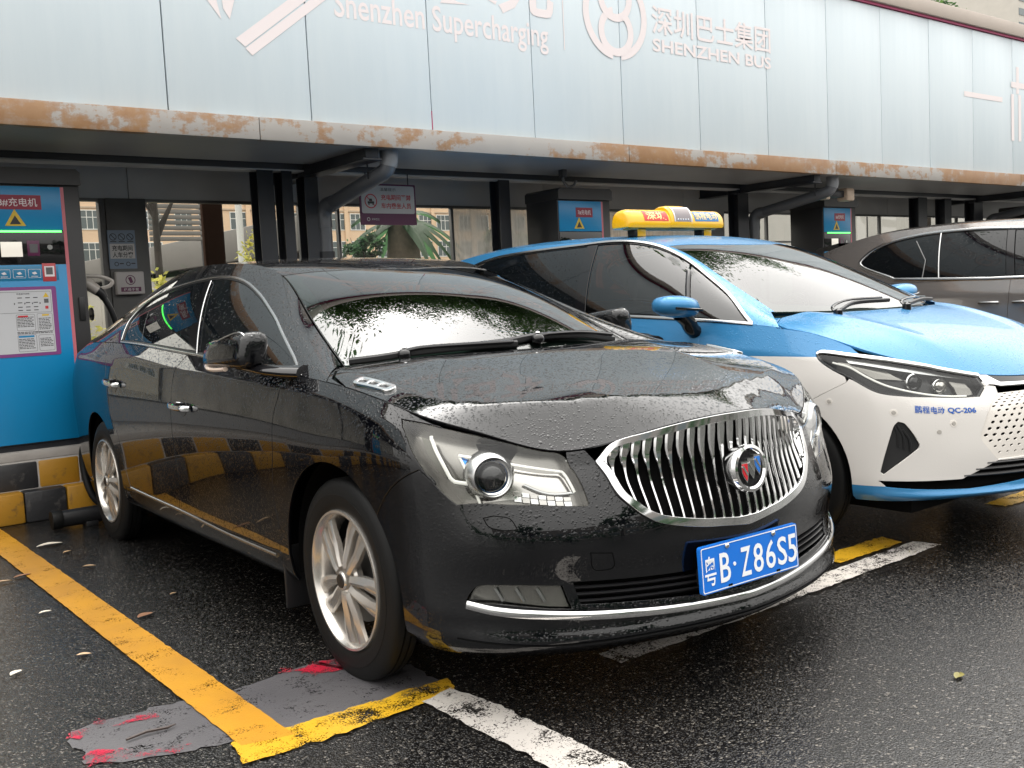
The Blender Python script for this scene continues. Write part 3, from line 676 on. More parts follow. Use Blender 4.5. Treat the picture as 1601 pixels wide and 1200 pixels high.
def centre_fix(S): return lambda p: p[:, 0] > S.u[-1]-1e-4

def build_sedan():
    loc, rz = car_frame(2.4141, 2.9012, -.024166)
    car = thing('sedan_car', 'glossy black saloon beaded with rain, tall ribbed chrome grille and a blue number plate', 'car', loc, rz)
    W, vs = row_surface(SEDAN_BASE, SEDAN_ROWS, [3, 8]); G, rl = side_surface(W, 0, SEDAN_SIDE); T = top_surface(rl, SEDAN_TOP)
    TR = {k: np.array(v) for k, v in SEDAN_LINES.items()}
    U, VT = W.u[-1], W.v[-1]; bp = M['black_paint']; g = .0030
    lamp = catmull(TR['lamp'], True, .012, (0, 6, 10, 11, 13)); lamp[:, 1] = np.minimum(lamp[:, 1], VT-.004)
    # -- wings, doors, sills
    af = arch_uv(W, 0, .325, .392, 197, -19); ar = arch_uv(W, -2.837, .325, .385, 199, -19)
    cutf = catmull(TR['cut_f'], False, .02); cutb = catmull(TR['cut_b'], False, .02); cutr = catmull(TR['cut_r'], False, .02)
    cutf = polyuv((cutf[0][0]+.012, VT), cutf); cutb = polyuv((cutb[0][0]+.03, VT), cutb); cutr = polyuv((cutr[0][0]-.05, VT), cutr)
    bc = catmull(TR['bumpercut'], False, .02)
    k0 = 4*1; il = [i for i in range(len(lamp)) if lamp[i][1] > .54 and lamp[i][0] < 5.22]
    lam_back = lamp[il]; lam_back = lam_back[lam_back[:, 1].argsort()[::-1]]
    lam_back = lam_back[np.concatenate([[True], np.diff(lam_back[:, 0]) > -.02])]
    fr = lambda p, v: p[:, 1] > v
    afr = af[(af[:, 1] > .012)]
    # where the bumper joint meets the arch
    j = ((afr-bc[-1])**2).sum(1).argmin()
    fender = polyuv(cutf, (cutf[-1][0]+.012, .02), afr[0]+np.array([-.004, 0]), afr[:j+1], bc[::-1], (5.19, .56), lam_back[::-1], (5.05, VT))
    fender = fender[np.concatenate([[True], (np.abs(np.diff(fender, axis=0)).sum(1) > 1e-4)])]
    both('front_wing', panel_data(W, fender, gap=g), bp, car)
    sf = np.array([[cutf[-1][0], .141], [3.68, .125], [cutb[-1][0], .141]])
    fd = polyuv(cutb, (3.68, .128), cutf[::-1]); d1 = both('front_door', panel_data(W, fd, gap=g), bp, car)
    arq = ar[ar[:, 1] > .012]
    arr = ar[(ar[:, 0] > cutr[:, 0].min()-.01) & (ar[:, 1] < .40) & (ar[:, 1] > .14)]
    rd = polyuv(cutr, (2.7, .146), cutb[::-1]); d2 = both('rear_door', panel_data(W, rd, gap=g), bp, car)
    sill = polyuv((arq[-1][0]+.01, .01), (arq[-1][0]+.06, .145), cutr[-1]+np.array([0, .0]), (2.7, .143), cutb[-1], (3.68, .125), cutf[-1], (cutf[-1][0]+.012, .02), (cutf[-1][0]+.01, .0))
    both('sill', panel_data(W, sill, gap=g), bp, car)
    qt = polyuv((.0, VT), cutr, (arq[-1][0]+.05, .14), (arq[-1][0]+.012, .01), arq[::-1], (arq[0][0]-.01, .0), (.0, 0.))
    both('rear_quarter', panel_data(W, qt, gap=g, res=.03), bp, car)
    # -- nose
    ring_t = polyuv(TR['ring'][:-1], (U, .853)); ring_t[:, 1] = np.minimum(ring_t[:, 1], VT-.002); ring_b = polyuv(TR['ring_low'][:-1], (U, .362))
    rt_s = catmull(ring_t, False, .012); rb_s = catmull(ring_b, False, .012)
    fog = catmull(TR['fog'], True, .01, (0, 4, 5, 7)); st_uv = catmull(polyuv(TR['strip'], (U, .123)), False, .02)
    lam_low = lamp[[i for i in range(len(lamp)) if i not in il]]
    a0 = lamp[:, 1].argmin(); st = [i for i in range(len(lamp)) if lamp[i][1] < .56 or lamp[i][0] > 5.60]
    seq = np.roll(lamp, -min(i for i in range(len(lamp)) if lamp[i][1] < .545), 0); cut = [i for i in range(len(seq)) if seq[i][0] > 5.56 and seq[i][1] > .80]
    lam_in = seq[:cut[0]+1]
    nose = polyuv(afr[j:], (afr[-1][0]+.012, .0), (U, 0.), (U, .156), (5.60, .172), (5.585, .236), (U, .236), (U, rb_s[-1][1]), rb_s[::-1][1:], (5.66, VT-.002), (5.60, VT-.002), lam_in[::-1], bc)
    nd_ = panel_data(W, nose, holes=[inset(fog, -.002)], gap=.0015, fixed=centre_fix(W)); put('front_bumper', join(nd_, flip_y(nd_)), bp, car)
    both('bumper_lip_seam', panel_data(W, polyuv((5.24, .072), (5.24, .076), (5.5, .064), (U, .060), (U, .056), (5.5, .060)), off=.0012, lip=0, res=.03), M['void'], car)
    # lower intake with bars
    iv = panel_data(W, polyuv((5.585, .160), (U, .150), (U, .240), (5.575, .240)), off=-.06, lip=0, res=.05); put('lower_intake', join(iv, flip_y(iv)), M['void'], car)
    for vv in (.178, .197, .216):
        uv = np.stack([np.linspace(5.59, U, 20), np.full(20, vv)], 1); P, N = ribbon(W, uv, 0, -.018)
        mb = MB().tube(np.vstack([P, (P*np.array([1, -1, 1]))[::-1][1:]]), .006, 6, flat=2.2, up=np.vstack([N, (N*np.array([1, -1, 1]))[::-1][1:]])); mb.build('intake_slat', M['black_plastic'], car)
    P, N = ribbon(W, st_uv, 0, .004); P2 = np.vstack([P, (P*np.array([1, -1, 1]))[::-1][1:]]); N2 = np.vstack([N, (N*np.array([1, -1, 1]))[::-1][1:]])
    MB().tube(P2, .0125, 10, flat=.55, up=N2).build('chrome_strip', M['chrome'], car)
    # fog lamps
    both('fog_lamp_bowl', panel_data(W, fog, off=-.03, lip=0), M['lamp_grey'], car); fl = both('fog_lamp', panel_data(W, fog, off=-.004, lip=.03, gap=.002), M['lens'], car)
    for s_, p_ in zip((-1, 1), fl):
        for uq in (5.36, 5.42, 5.48): one_sided(strip(W, [(uq, .215), (uq+.02, .18)], .006, off=-.022), s_).build('reflector_rib', M['satin'], p_)
    for nm in ('washer', 'towcap'):
        lp_ = catmull(TR[nm], True, .01, (0, 1, 3) if nm == 'washer' else (0, 1)); both(nm+'_seam', panel_data(W, lp_, holes=[inset(lp_, .0032)], off=.0009, lip=0), M['void'], car)
    # -- headlamps
    both_b = both('headlamp_housing', panel_data(W, lamp, off=-.055, lip=0), M['lamp_grey'], car)
    wallp = []
    Pm, Nm = ribbon(W, lamp, 0, 0.); n_ = len(Pm); V = np.vstack([Pm-Nm*.001, Pm-Nm*.056]); F = [(i, (i+1) % n_, n_+(i+1) % n_, n_+i) for i in range(n_)]
    two('headlamp_side', MB().add(V, F), M['lamp_grey'], car)
    lens = both('headlamp', panel_data(W, lamp, gap=.003, lip=.012, off=-.001), M['lens'], car)
    C = TR['lamp_c']; pc = C[:1]
    for s_, ln in zip((-1, 1), lens):
        c0 = W.pos(pc[:1, 0], pc[:1, 1])[0]; n0 = W.nrm(pc[:1, 0], pc[:1, 1])[0]; ax = np.array([.93, .34, .05]); ax /= np.linalg.norm(ax); c0 = c0-n0*.03
        e1 = np.cross(ax, [0, 0, 1]); e1 /= np.linalg.norm(e1); e2 = np.cross(e1, ax)
        def disc(prof, name, mat):
            mb = MB().lathe(prof, 32, 'y'); mb.xf(lambda p: c0+e1*p[0]+ax*p[1]+e2*p[2]); one_sided(mb, s_).build(name, mat, ln)
        disc([(.050, .012), (.056, .018), (.062, .012), (.075, -.02), (.078, -.03)], 'projector_ring', M['satin'])
        disc([(.050, .013), (.046, .010), (.044, -.005)], 'projector_bezel', M['chrome'])
        disc([(.0435, -.02), (.041, .0), (.034, .013), (.022, .022), (.001, .026)], 'projector_lens', M['gloss_black'])
        disc([(.0475, .004), (.0445, .002)], 'projector_tint', M['blue_reflect'])
        bl = polyuv(C[7]+np.array([.004, .004]), C[7]+np.array([.05, -.0]), C[7]+np.array([.045, -.07]), C[7]+np.array([.026, -.11]))
        d = panel_data(W, bl, off=-.035, lip=0); put('blue_reflector', flip_y(d) if s_ < 0 else d, M['blue_reflect'], ln)
        bowl = polyuv(C[7], C[8], C[9], C[10], C[11], (5.44, .515), C[7]+np.array([.055, -.225]))
        d = panel_data(W, bowl, off=-.046, lip=0); put('reflector_bowl', flip_y(d) if s_ < 0 else d, M['dark_chrome'], ln)
        amb = polyuv(C[2]+np.array([-.045, -.015]), C[2]+np.array([-.008, -.02]), C[3]+np.array([-.008, 0]), C[4]+np.array([-.012, -.01]), C[4]+np.array([-.045, .02]), C[3]+np.array([-.04, -.02]))
        d = panel_data(W, amb, off=-.03, lip=.01); put('side_reflector', flip_y(d) if s_ < 0 else d, simple_cache('side lamp grey', (.10, .095, .08), .2, .3), ln)
        drl = catmull(polyuv(C[2], C[3], C[4], C[5], C[6]), False, .015, (3,)); one_sided(strip(W, drl, .0055, off=-.022), s_).build('light_guide', M['lens_white'], ln)
        one_sided(strip(W, catmull(polyuv(C[7], C[8], C[9], C[10], C[11]), False, .015, (3,)), .0045, off=-.024), s_).build('light_guide', M['lens_white'], ln)
        one_sided(strip(W, polyuv(C[7], C[7]+np.array([.03, -.12]), C[7]+np.array([.062, -.235])), .004, off=-.026), s_).build('light_guide', M['lens_white'], ln)
        one_sided(strip(W, catmull(polyuv((5.47, .60), (5.52, .565), (5.56, .555), C[11]), False, .015), .0045, off=-.03), s_).build('light_guide', M['satin'], ln)
        for a_ in range(7):
            for b_ in range(2):
                uq = 5.44+a_*.025; vq = .552-b_*.024-a_*.002
                d = panel_data(W, polyuv((uq, vq), (uq+.021, vq), (uq+.021, vq-.02), (uq, vq-.02)), off=-.036, lip=.006, res=.05); put('reflector_facet', flip_y(d) if s_ < 0 else d, M['chrome'] if (a_+b_) % 2 else M['dark_chrome'], ln)
    # -- grille
    ring_o = polyuv(rb_s, rt_s[::-1])                                   # corner .. bottom centre .. top centre .. corner
    fx = centre_fix(W)
    half = polyuv(rb_s, rt_s[::-1][:-1])
    inn = inset(resample(half, .012), .024, None)
    inn = inn[(inn[:, 0] < U-.032)]
    lowk = inn[:, 1] < np.interp(inn[:, 0], [5.69, U], [.74, .60]); inn_b = inn[lowk]; inn_t = inn[~lowk]
    inn_b = inn_b[inn_b[:, 0].argsort()]; inn_t = inn_t[inn_t[:, 0].argsort()]
    ringp = polyuv(rb_s, (U, inn_b[-1][1]), inn_b[::-1], inn_t, (U, inn_t[-1][1]), rt_s[::-1][:-1])
    d = panel_data(W, ringp, off=.010, lip=.05, fixed=fx, res=.012); gr = put('grille', join(d, flip_y(d)), M['chrome'], car)
    d = panel_data(W, half, off=-.075, lip=0, res=.04); put('grille_back', join(d, flip_y(d)), M['void'], gr)
    us = np.linspace(U-.020, 5.758, 12)
    for uq in us:
        v0 = np.interp(uq, inn_b[:, 0], inn_b[:, 1])-.004; v1 = np.interp(uq, inn_t[:, 0], inn_t[:, 1])+.004
        if v1-v0 < .05: continue
        vv = np.linspace(v0, v1, 14); t = (vv-v0)/(v1-v0); lean = .012*(U-uq)/.45*np.sin(math.pi*t)
        # each bar broadens into a flat facet near its top
        pos = W.pos(np.minimum(np.full(14, uq)-lean, U), vv); nn = W.nrm(np.full(14, uq), vv); sd = np.cross(nn, np.gradient(pos, axis=0)); sd /= np.linalg.norm(sd, axis=1, keepdims=True)
        wf = .0045+.010*np.clip((t-.55)/.35, 0, 1)**1.3; dep = -.004-.012*np.sin(math.pi*np.clip(t*1.05, 0, 1)); V = []
        for q in range(14):
            c = pos[q]+nn[q]*dep[q]
            V += [c-sd[q]*wf[q], c-sd[q]*wf[q]*.6+nn[q]*.005, c+sd[q]*wf[q]*.6+nn[q]*.005, c+sd[q]*wf[q], c+sd[q]*wf[q]*.8-nn[q]*.012, c-sd[q]*wf[q]*.8-nn[q]*.012]
        F = [(q*6+j_, q*6+(j_+1) % 6, q*6+6+(j_+1) % 6, q*6+6+j_) for q in range(13) for j_ in range(6)]+[tuple(range(6)), tuple(78+j_ for j_ in range(6))]
        two('grille_bar', MB().add(V, F), M['chrome'], gr)
    bx = np.array([.954, 0, .672]); bn = np.array([math.cos(.10), 0, math.sin(.10)]); be2 = np.array([-math.sin(.10), 0, math.cos(.10)]); be1 = np.array([0, 1., 0])
    def bpt(p, q, d): return bx+be1*p+be2*q+bn*d
    bd = MB().lathe([(.056, .0), (.062, .006), (.071, .004), (.0745, -.008), (.070, -.012)], 48, 'y'); bd.xf(lambda p: bpt(p[0], p[2], p[1])); badge = bd.build('badge', M['chrome'], car)
    MB().lathe([(.070, -.010), (.072, -.014), (.066, -.045)], 40, 'y').xf(lambda p: bpt(p[0], p[2], p[1])).build('badge_mount', M['satin'], badge)
    MB().lathe([(.001, -.004), (.058, -.004)], 40, 'y').xf(lambda p: bpt(p[0], p[2], p[1])).build('badge_disc', M['gloss_black'], badge)
    for k, (cx, cz, mm) in enumerate(((-.026, -.006, M['badge_red']), (0, .002, M['satin']), (.026, .010, M['badge_blue']))):
        sh = [(-.013, .024), (.015, .024), (.015, -.008), (.006, -.030), (-.006, -.016), (-.013, -.002)]
        MB().prism([(cx*1.12+a*1.05, cz+b*1.2) for a, b in sh], -.004, .004, bpt).build('shield', M['chrome'], badge)
        MB().prism([(cx*1.12+a*.8, cz+b*.95) for a, b in sh], .004, .0055, bpt).build('shield_inlay', mm, badge)
        MB().prism([(cx*1.12-.012, cz+.014), (cx*1.12-.006, cz+.019), (cx*1.12+.012, cz-.010), (cx*1.12+.008, cz-.016)], .0055, .007, bpt).build('shield_bar', M['chrome'], badge)
    # -- number plate
    px, pz, tl = .9475, .3955, .052
    def ppt(p, q, d): return np.array([px+d-q*math.sin(tl), p, pz+q*math.cos(tl)])
    pl = MB().prism(rrect(.22, .07, .008), -.012, 0, ppt).build('number_plate', M['plate_blue'], car)
    MB().prism(rrect(.19, .058, .01), -.05, -.012, ppt).build('plate_holder', M['black_plastic'], car)
    def frame_line(a, b): return polyuv(a, b)
    o_, i_ = rrect(.2165, .0665, .006), rrect(.2135, .0635, .005); n_ = len(o_)
    MB().add([ppt(p, q, .0012) for p, q in o_]+[ppt(p, q, .0012) for p, q in i_], [(i, (i+1) % n_, n_+(i+1) % n_, n_+i) for i in range(n_)]).build('plate_border', M['plate_white'], pl, 0)
    adv = [(-.182, '粤', .048, .088), (-.118, 'B', .045, .088), (-.026, 'Z', .045, .088), (.031, '8', .045, .088), (.088, '6', .045, .088), (.143, 'S', .045, .088), (.192, '5', .042, .088)]
    for xx, ch, w_, h_ in adv:
        text_on('lettering', ch, lambda q, xx=xx: np.array([ppt(a+xx, b-.004, .0015) for a, b in q]), .09, M['plate_white'], pl, bold=.008 if ch == '粤' else .010, w=w_, hgt=h_)
    MB().prism([(-.076+.006*math.cos(t), -.002+.006*math.sin(t)) for t in np.linspace(0, 6.28, 13)[:-1]], 0, .0015, ppt).build('lettering', M['plate_white'], pl)
    for bxx in (-.105, .105): MB().sphere(ppt(bxx, .058, .002), .009, 12, (.7, 1, 1)).build('plate_bolt', M['chrome'], pl)
    for bxx in (-.10, .12): MB().prism([(bxx-.008, -.064), (bxx+.008, -.064), (bxx+.008, -.058), (bxx-.008, -.058)], 0, .002, ppt).build('plate_slot', M['void'], pl)
    # -- bonnet and cowl
    row = W.G[:, -1]; k = (row[:, 0] > -1.2) & (row[:, 1] >= 0) & (W.u > 2.5); E = row[k][:, :]
    E = E[::2] if len(E) % 2 else np.vstack([E[::2], E[-1:]])
    def crease(x, y):
        yc = np.interp(x, [-.6, -.1, .35, .78, 1.2], [.50, .50, .40, .27, .2]); d = y-yc
        return -.05*(np.sqrt(d*d+.004**2)+d)/2
    H = Height(E, [-.7, -.3, 0, .3, .55, .75, .85, .93], [1.012, 1.036, 1.033, .986, .939, .897, .873, .850], .040, ([-.3, .3, .5, .72, .9], [.085, .085, .10, .135, .13]), pw=1.3)
    oc = H.C
    H.C = lambda x, y: oc(x, y)+crease(np.asarray(x, float), np.asarray(y, float))
    ex = E[E[:, 0] > .02]; rim_xy = ex[:, :2]*np.array([1, 1])
    hood = polyuv((.03, 0), (.0, .25), (-.07, .48), (-.16, .63), (-.225, .715), (-.19, .77), (-.10, .83), rim_xy)
    fx2 = lambda p: p[:, 1] < 1e-4
    d = panel_data(H, hood, gap=.003, fixed=fx2, res=.022); hd = put('bonnet', join(d, flip_y(d)), bp, car)
    eb = E[(E[:, 0] <= .02) & (E[:, 0] > -.42)][::-1]
    cw_ = polyuv((-.235, .715), (-.20, .775), (-.105, .838), (.018, E[E[:, 0] > .02][0][1]-.002), eb[:, :2]-np.array([0, .002]), (-.36, .74))
    both('cowl_corner', panel_data(H, cw_, gap=.0015, off=-.001), bp, car)
    cowl = polyuv((.05, 0), (.02, .26), (-.05, .50), (-.15, .66), (-.24, .745), (-.38, .72), (-.30, .5), (-.2, .25), (-.16, 0)); d = panel_data(H, cowl, off=-.022, lip=0, res=.04); put('cowl_panel', join(d, flip_y(d)), M['black_plastic'], car)
    bt = row[(row[:, 0] < -2.9) & (W.u < 2.0)]; bt = bt[bt[:, 0].argsort()][::-1]
    HB = Height(bt, [-4.3, -4.0, -3.7, -3.4, -3.0, -2.8], [1.08, 1.115, 1.15, 1.17, 1.18, 1.18], .03, .2)
    d = panel_data(HB, polyuv((-3.2, 0), (-3.2, .80), bt[bt[:, 0] < -3.2][:, :2]), gap=.003, fixed=fx2, res=.05); put('boot_lid', join(d, flip_y(d)), bp, car)
    # -- portholes on the bonnet sides
    for s_ in (-1, 1):
        for part_, prof, mm in vent_parts(H): put(part_, flip_y(prof) if s_ < 0 else prof, mm, hd)
    # -- glasshouse
    dlo = catmull(TR['dlo'], True, .012, (0, 15, 16)); dlo[:, 1] = np.maximum(dlo[:, 1], .007)
    UG, VG = G.u[-1], G.v[-1]
    both('roof_side', panel_data(G, [(0, 0), (UG, 0), (UG, VG), (0, VG)], holes=[dlo], gap=0, lip=0, res=.025), bp, car)
    di = inset(dlo, .012); bf0, bf1 = TR['bp_f'][0], TR['bp_f'][-1]; br0, br1 = TR['bp_r'][0], TR['bp_r'][-1]; q0, q1 = TR['quarter'][0], TR['quarter'][-1]
    def ext(a, b): d_ = b-a; return a-d_*.3, b+d_*.3
    f_ = clip(di, *ext(bf0, bf1), -1); m_ = clip(clip(di, *ext(bf0, bf1), 1), *ext(br0, br1), -1); r_ = clip(clip(di, *ext(br0, br1), 1), *ext(q0, q1), -1); q_ = clip(di, *ext(q0, q1), 1)
    for nm, pl_, mm, of in (('door_glass', f_, M['tint_glass'], -.006), ('b_pillar', m_, M['gloss_black'], -.001), ('door_glass', r_, M['tint_glass'], -.006), ('quarter_glass', q_, M['tint_glass'], -.006)):
        both(nm, panel_data(G, pl_, off=of, lip=.02 if of < -.002 else .006, gap=.003, res=.04), mm, car)
    both('window_seal', panel_data(G, dlo, holes=[di], off=-.002, lip=.004, res=.03), M['black_plastic'], car)
    two('window_trim', strip(G, dlo, .0062, .55, .001, 8, True), M['satin'], car)
    bl_ = np.stack([np.linspace(bf0[0], bf1[0], 12), np.linspace(bf0[1], bf1[1], 12)], 1); two('pillar_trim', strip(G, bl_, .0045, .5, .002), M['satin'], car)
    ws = TR['windscreen']; uh = np.array([[0, ws[3][0]+.03], [.12, ws[3][0]+.035], [.3, ws[5][0]+.005], [.569, ws[6][0]-.002]])
    VTp = T.v[-1]; hv = np.linspace(.006, VTp, 30); hu = np.interp(hv, uh[:, 1]*0+uh[:, 0], uh[:, 1])
    head = np.stack([hu, hv], 1)
    wsc = polyuv((.0, VTp), (.0, .006), np.stack([np.linspace(.1, head[0][0]-.02, 10), np.full(10, .006)], 1), head)
    fxt = lambda p: p[:, 1] > VTp-1e-4
    d = panel_data(T, wsc, gap=.002, fixed=fxt, off=-.002, res=.03); put('windscreen', join(d, flip_y(d)), M['screen_glass'], car)
    fr_o = wsc; fr_i = polyuv((.06, VTp), (.07, .30), (.11, .062), np.stack([np.linspace(.2, head[0][0]-.10, 10), np.full(10, .052)], 1), (head[0][0]-.055, .09), head[6:]-np.array([.055, 0]))
    frit = polyuv((.0, VTp), (.0, .006), (head[0][0]-.02, .006), head, fr_i[::-1])
    d = panel_data(T, frit, gap=0, lip=0, off=-.007, res=.04); put('windscreen_border', join(d, flip_y(d)), M['black_plastic'], car)
    ub = np.interp(-2.55, -T.G[:, -1, 0]*-1, T.u) if 0 else T.u[np.abs(T.G[:, -1, 0]+2.55).argmin()]
    roof = polyuv(head+np.array([.004, 0]), (ub+.0, VTp), (ub+.12, .3), (ub+.2, .0), (head[0][0]+.03, 0.))
    d = panel_data(T, roof, gap=.0, fixed=fxt, lip=.004, res=.03); put('roof', join(d, flip_y(d)), bp, car)
    bg = polyuv((ub+.0, VTp), (ub+.12, .3), (ub+.2, .0), (T.u[-1], 0), (T.u[-1], VTp)); d = panel_data(T, bg, off=-.003, lip=0, res=.05); put('rear_window', join(d, flip_y(d)), M['tint_glass'], car)
    # -- trim on the flanks
    sl = catmull(TR['sill'], False, .03); two('sill_trim', strip(W, sl, .009, .5, .003), M['satin'], car)
    for hu_, hv_ in TR['handles']:
        for s_, dd in zip((-1, 1), d1 if hu_ > 2.8 else d2):
            cup = catmull([(hu_-.055, hv_), (hu_-.02, hv_+.034), (hu_+.03, hv_+.03), (hu_+.06, hv_), (hu_+.03, hv_-.032), (hu_-.02, hv_-.034)], True, .01)
            q = panel_data(W, cup, off=.0015, lip=.002); put('handle_recess', flip_y(q) if s_ < 0 else q, M['gloss_black'], dd)
            uv = [(hu_-.10, hv_+.006), (hu_-.085, hv_+.006), (hu_-.04, hv_+.004), (hu_+.04, hv_+.002), (hu_+.085, hv_), (hu_+.10, hv_-.001)]; P, N = ribbon(W, uv, 0, 0); P = P+N*np.array([.006, .03, .04, .04, .03, .006])[:, None]
            one_sided(MB().tube(catmull(P, False, .012), .013, 8, up=np.tile(N[0], (len(catmull(P, False, .012)), 1)), flat=.6), s_).build('door_handle', M['chrome'], dd)
    # -- mirrors
    for s_ in (-1, 1): build_mirror(car, s_)
    # -- wipers
    def on_t(pts, off):
        uv = np.array(pts, float); sg = np.sign(uv[:, 1:2]); P = T.pos(uv[:, 0], VTp-np.abs(uv[:, 1])); N = T.nrm(uv[:, 0], VTp-np.abs(uv[:, 1])); P = P+N*off
        P[:, 1] *= -sg[:, 0]; return P
    for piv, arm, bld in WIPER_UV:
        P = on_t(bld, .009); A = on_t(arm, .024); w = MB().tube(catmull(A, False, .03), [.010]*len(catmull(A, False, .03)), 8, flat=.7).sphere(A[0]-np.array([0, 0, .012]), .026, 12, (1, 1, .8)).build('wiper', M['gloss_black'], car)
        MB().tube(catmull(P, False, .03), .0085, 6, flat=1.6).build('wiper_blade', M['black_plastic'], w); MB().sphere(A[0]+np.array([0, 0, .012]), .010, 8, (1, 1, .5)).build('pivot_cap', M['chrome'], w)
    # -- running gear
    underbody(car, -3.7, .62, .915, .80, (0, -2.837), .325)
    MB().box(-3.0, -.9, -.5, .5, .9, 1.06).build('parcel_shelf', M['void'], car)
    interior(car, -.55, -1.35, .70, 1.0, 1.4)
    for x in (0, -2.837):
        for s_ in (-1, 1): build_wheel(car, x, .893, s_, .325, .334, .2286, .112, 10, 1, M['rim'])
    for s_ in (-1, 1):
        one_sided(MB().box(-.47, -.455, .72, .90, .13, .36, .004), s_).build('mud_flap', M['black_plastic'], car)
    return car
_mc = {}
# screen coordinates (along the glass, off the centre line): pivot arm, blade
WIPER_UV = [(0, [(.030, .415), (.045, .37), (.042, .26), (.034, .10)], [(.008, .55), (.022, .468), (.038, .40), (.046, .26), (.040, .08)]), (0, [(.060, -.005), (.068, -.05), (.064, -.2), (.032, -.36)], [(.048, .24), (.060, .10), (.078, -.01), (.068, -.2), (.016, -.37)])]
def simple_cache(name, *a, **k):
    if name not in _mc: _mc[name] = simple(name, *a, **k)
    return _mc[name]
def rrect(hw, hh, r, n=5):
    out = []
    for cx, cy, a0 in ((hw-r, hh-r, 0), (-hw+r, hh-r, 90), (-hw+r, -hh+r, 180), (hw-r, -hh+r, 270)):
        for k in range(n): t = R(a0+90*k/(n-1)); out.append((cx+r*math.cos(t), cy+r*math.sin(t)))
    return out
def vent_parts(H):
    c = np.array([[.045, .822], [.235, .800]]); a, b = c; d = (b-a)/np.linalg.norm(b-a); e = np.array([-d[1], d[0]]); out = []
    def rr(x0, x1, y0, y1, r): cx, cy = (x0+x1)/2, (y0+y1)/2; return np.array([a+d*(cx+p)+e*(cy+q) for p, q in rrect((x1-x0)/2, (y1-y0)/2, r)])
    Lh = np.linalg.norm(b-a); outer = rr(0, Lh, -.020, .020, .016)
    holes = [rr(.014+i*.055, .014+i*.055+.047, -.012, .012, .009) for i in range(3)]
    out.append(('porthole_frame', panel_data(H, outer, holes=holes, off=.009, lip=.012, res=.02), M['chrome']))
    out.append(('porthole_back', panel_data(H, outer, off=.0015, lip=.002, res=.03), M['gloss_black']))
    return out
def build_mirror(car, s):
    """door mirror folded back along the window: shell swept rearwards from its hinge"""
    st = [(0, .030, .045), (.010, .046, .058), (.04, .056, .064), (.17, .056, .060), (.30, .050, .054), (.365, .042, .046), (.385, .030, .034), (.392, .012, .016)]
    V = []; n = 22; ox, oy = (-.12, -.03) if s > 0 else (0., 0.)   # the left one is folded in tighter
    for t, hy, hz in st:
        for j_ in range(n):
            a = 2*math.pi*j_/n; ca, sa = math.cos(a), math.sin(a); q = (abs(ca)**3.6+abs(sa)**3.6)**(-1/3.6); V.append((-.445-t+ox, .955+oy+hy*ca*q+.05*t-.01*sa, 1.083-.055*t+hz*sa*q))
    F = [(k*n+j_, k*n+(j_+1) % n, k*n+n+(j_+1) % n, k*n+n+j_) for k in range(len(st)-1) for j_ in range(n)]+[tuple(range(n))[::-1], tuple((len(st)-1)*n+j_ for j_ in range(n))]
    m = one_sided(MB().add(V, F), s).build('door_mirror', M['black_paint'], car, 60)
    one_sided(MB().tube([(-.30, .845, .995), (-.36, .88, .998), (-.42, .92, 1.005), (-.50, .945, 1.012), (-.62, .955, 1.012)], [.048, .044, .038, .030, .014], 12, flat=.55), s).build('mirror_stalk', M['gloss_black'], m)
    one_sided(MB().tube(catmull([(-.60, 1.014, 1.012), (-.70, 1.020, 1.008), (-.78, 1.014, 1.014), (-.83, .995, 1.03)], False, .02)+np.array([ox, oy, 0]), .011, 8, flat=.8), s).build('indicator', M['amber'], m)
    one_sided(MB().tube(catmull([(-.82, .985, 1.083), (-.72, 1.0, 1.106), (-.58, 1.0, 1.133), (-.50, .99, 1.142), (-.462, .985, 1.125), (-.452, .988, 1.075), (-.46, .985, 1.04)], False, .015)+np.array([ox, oy, 0]), .0045, 6), s).build('mirror_trim', M['satin'], m)
SEDAN = build_sedan()
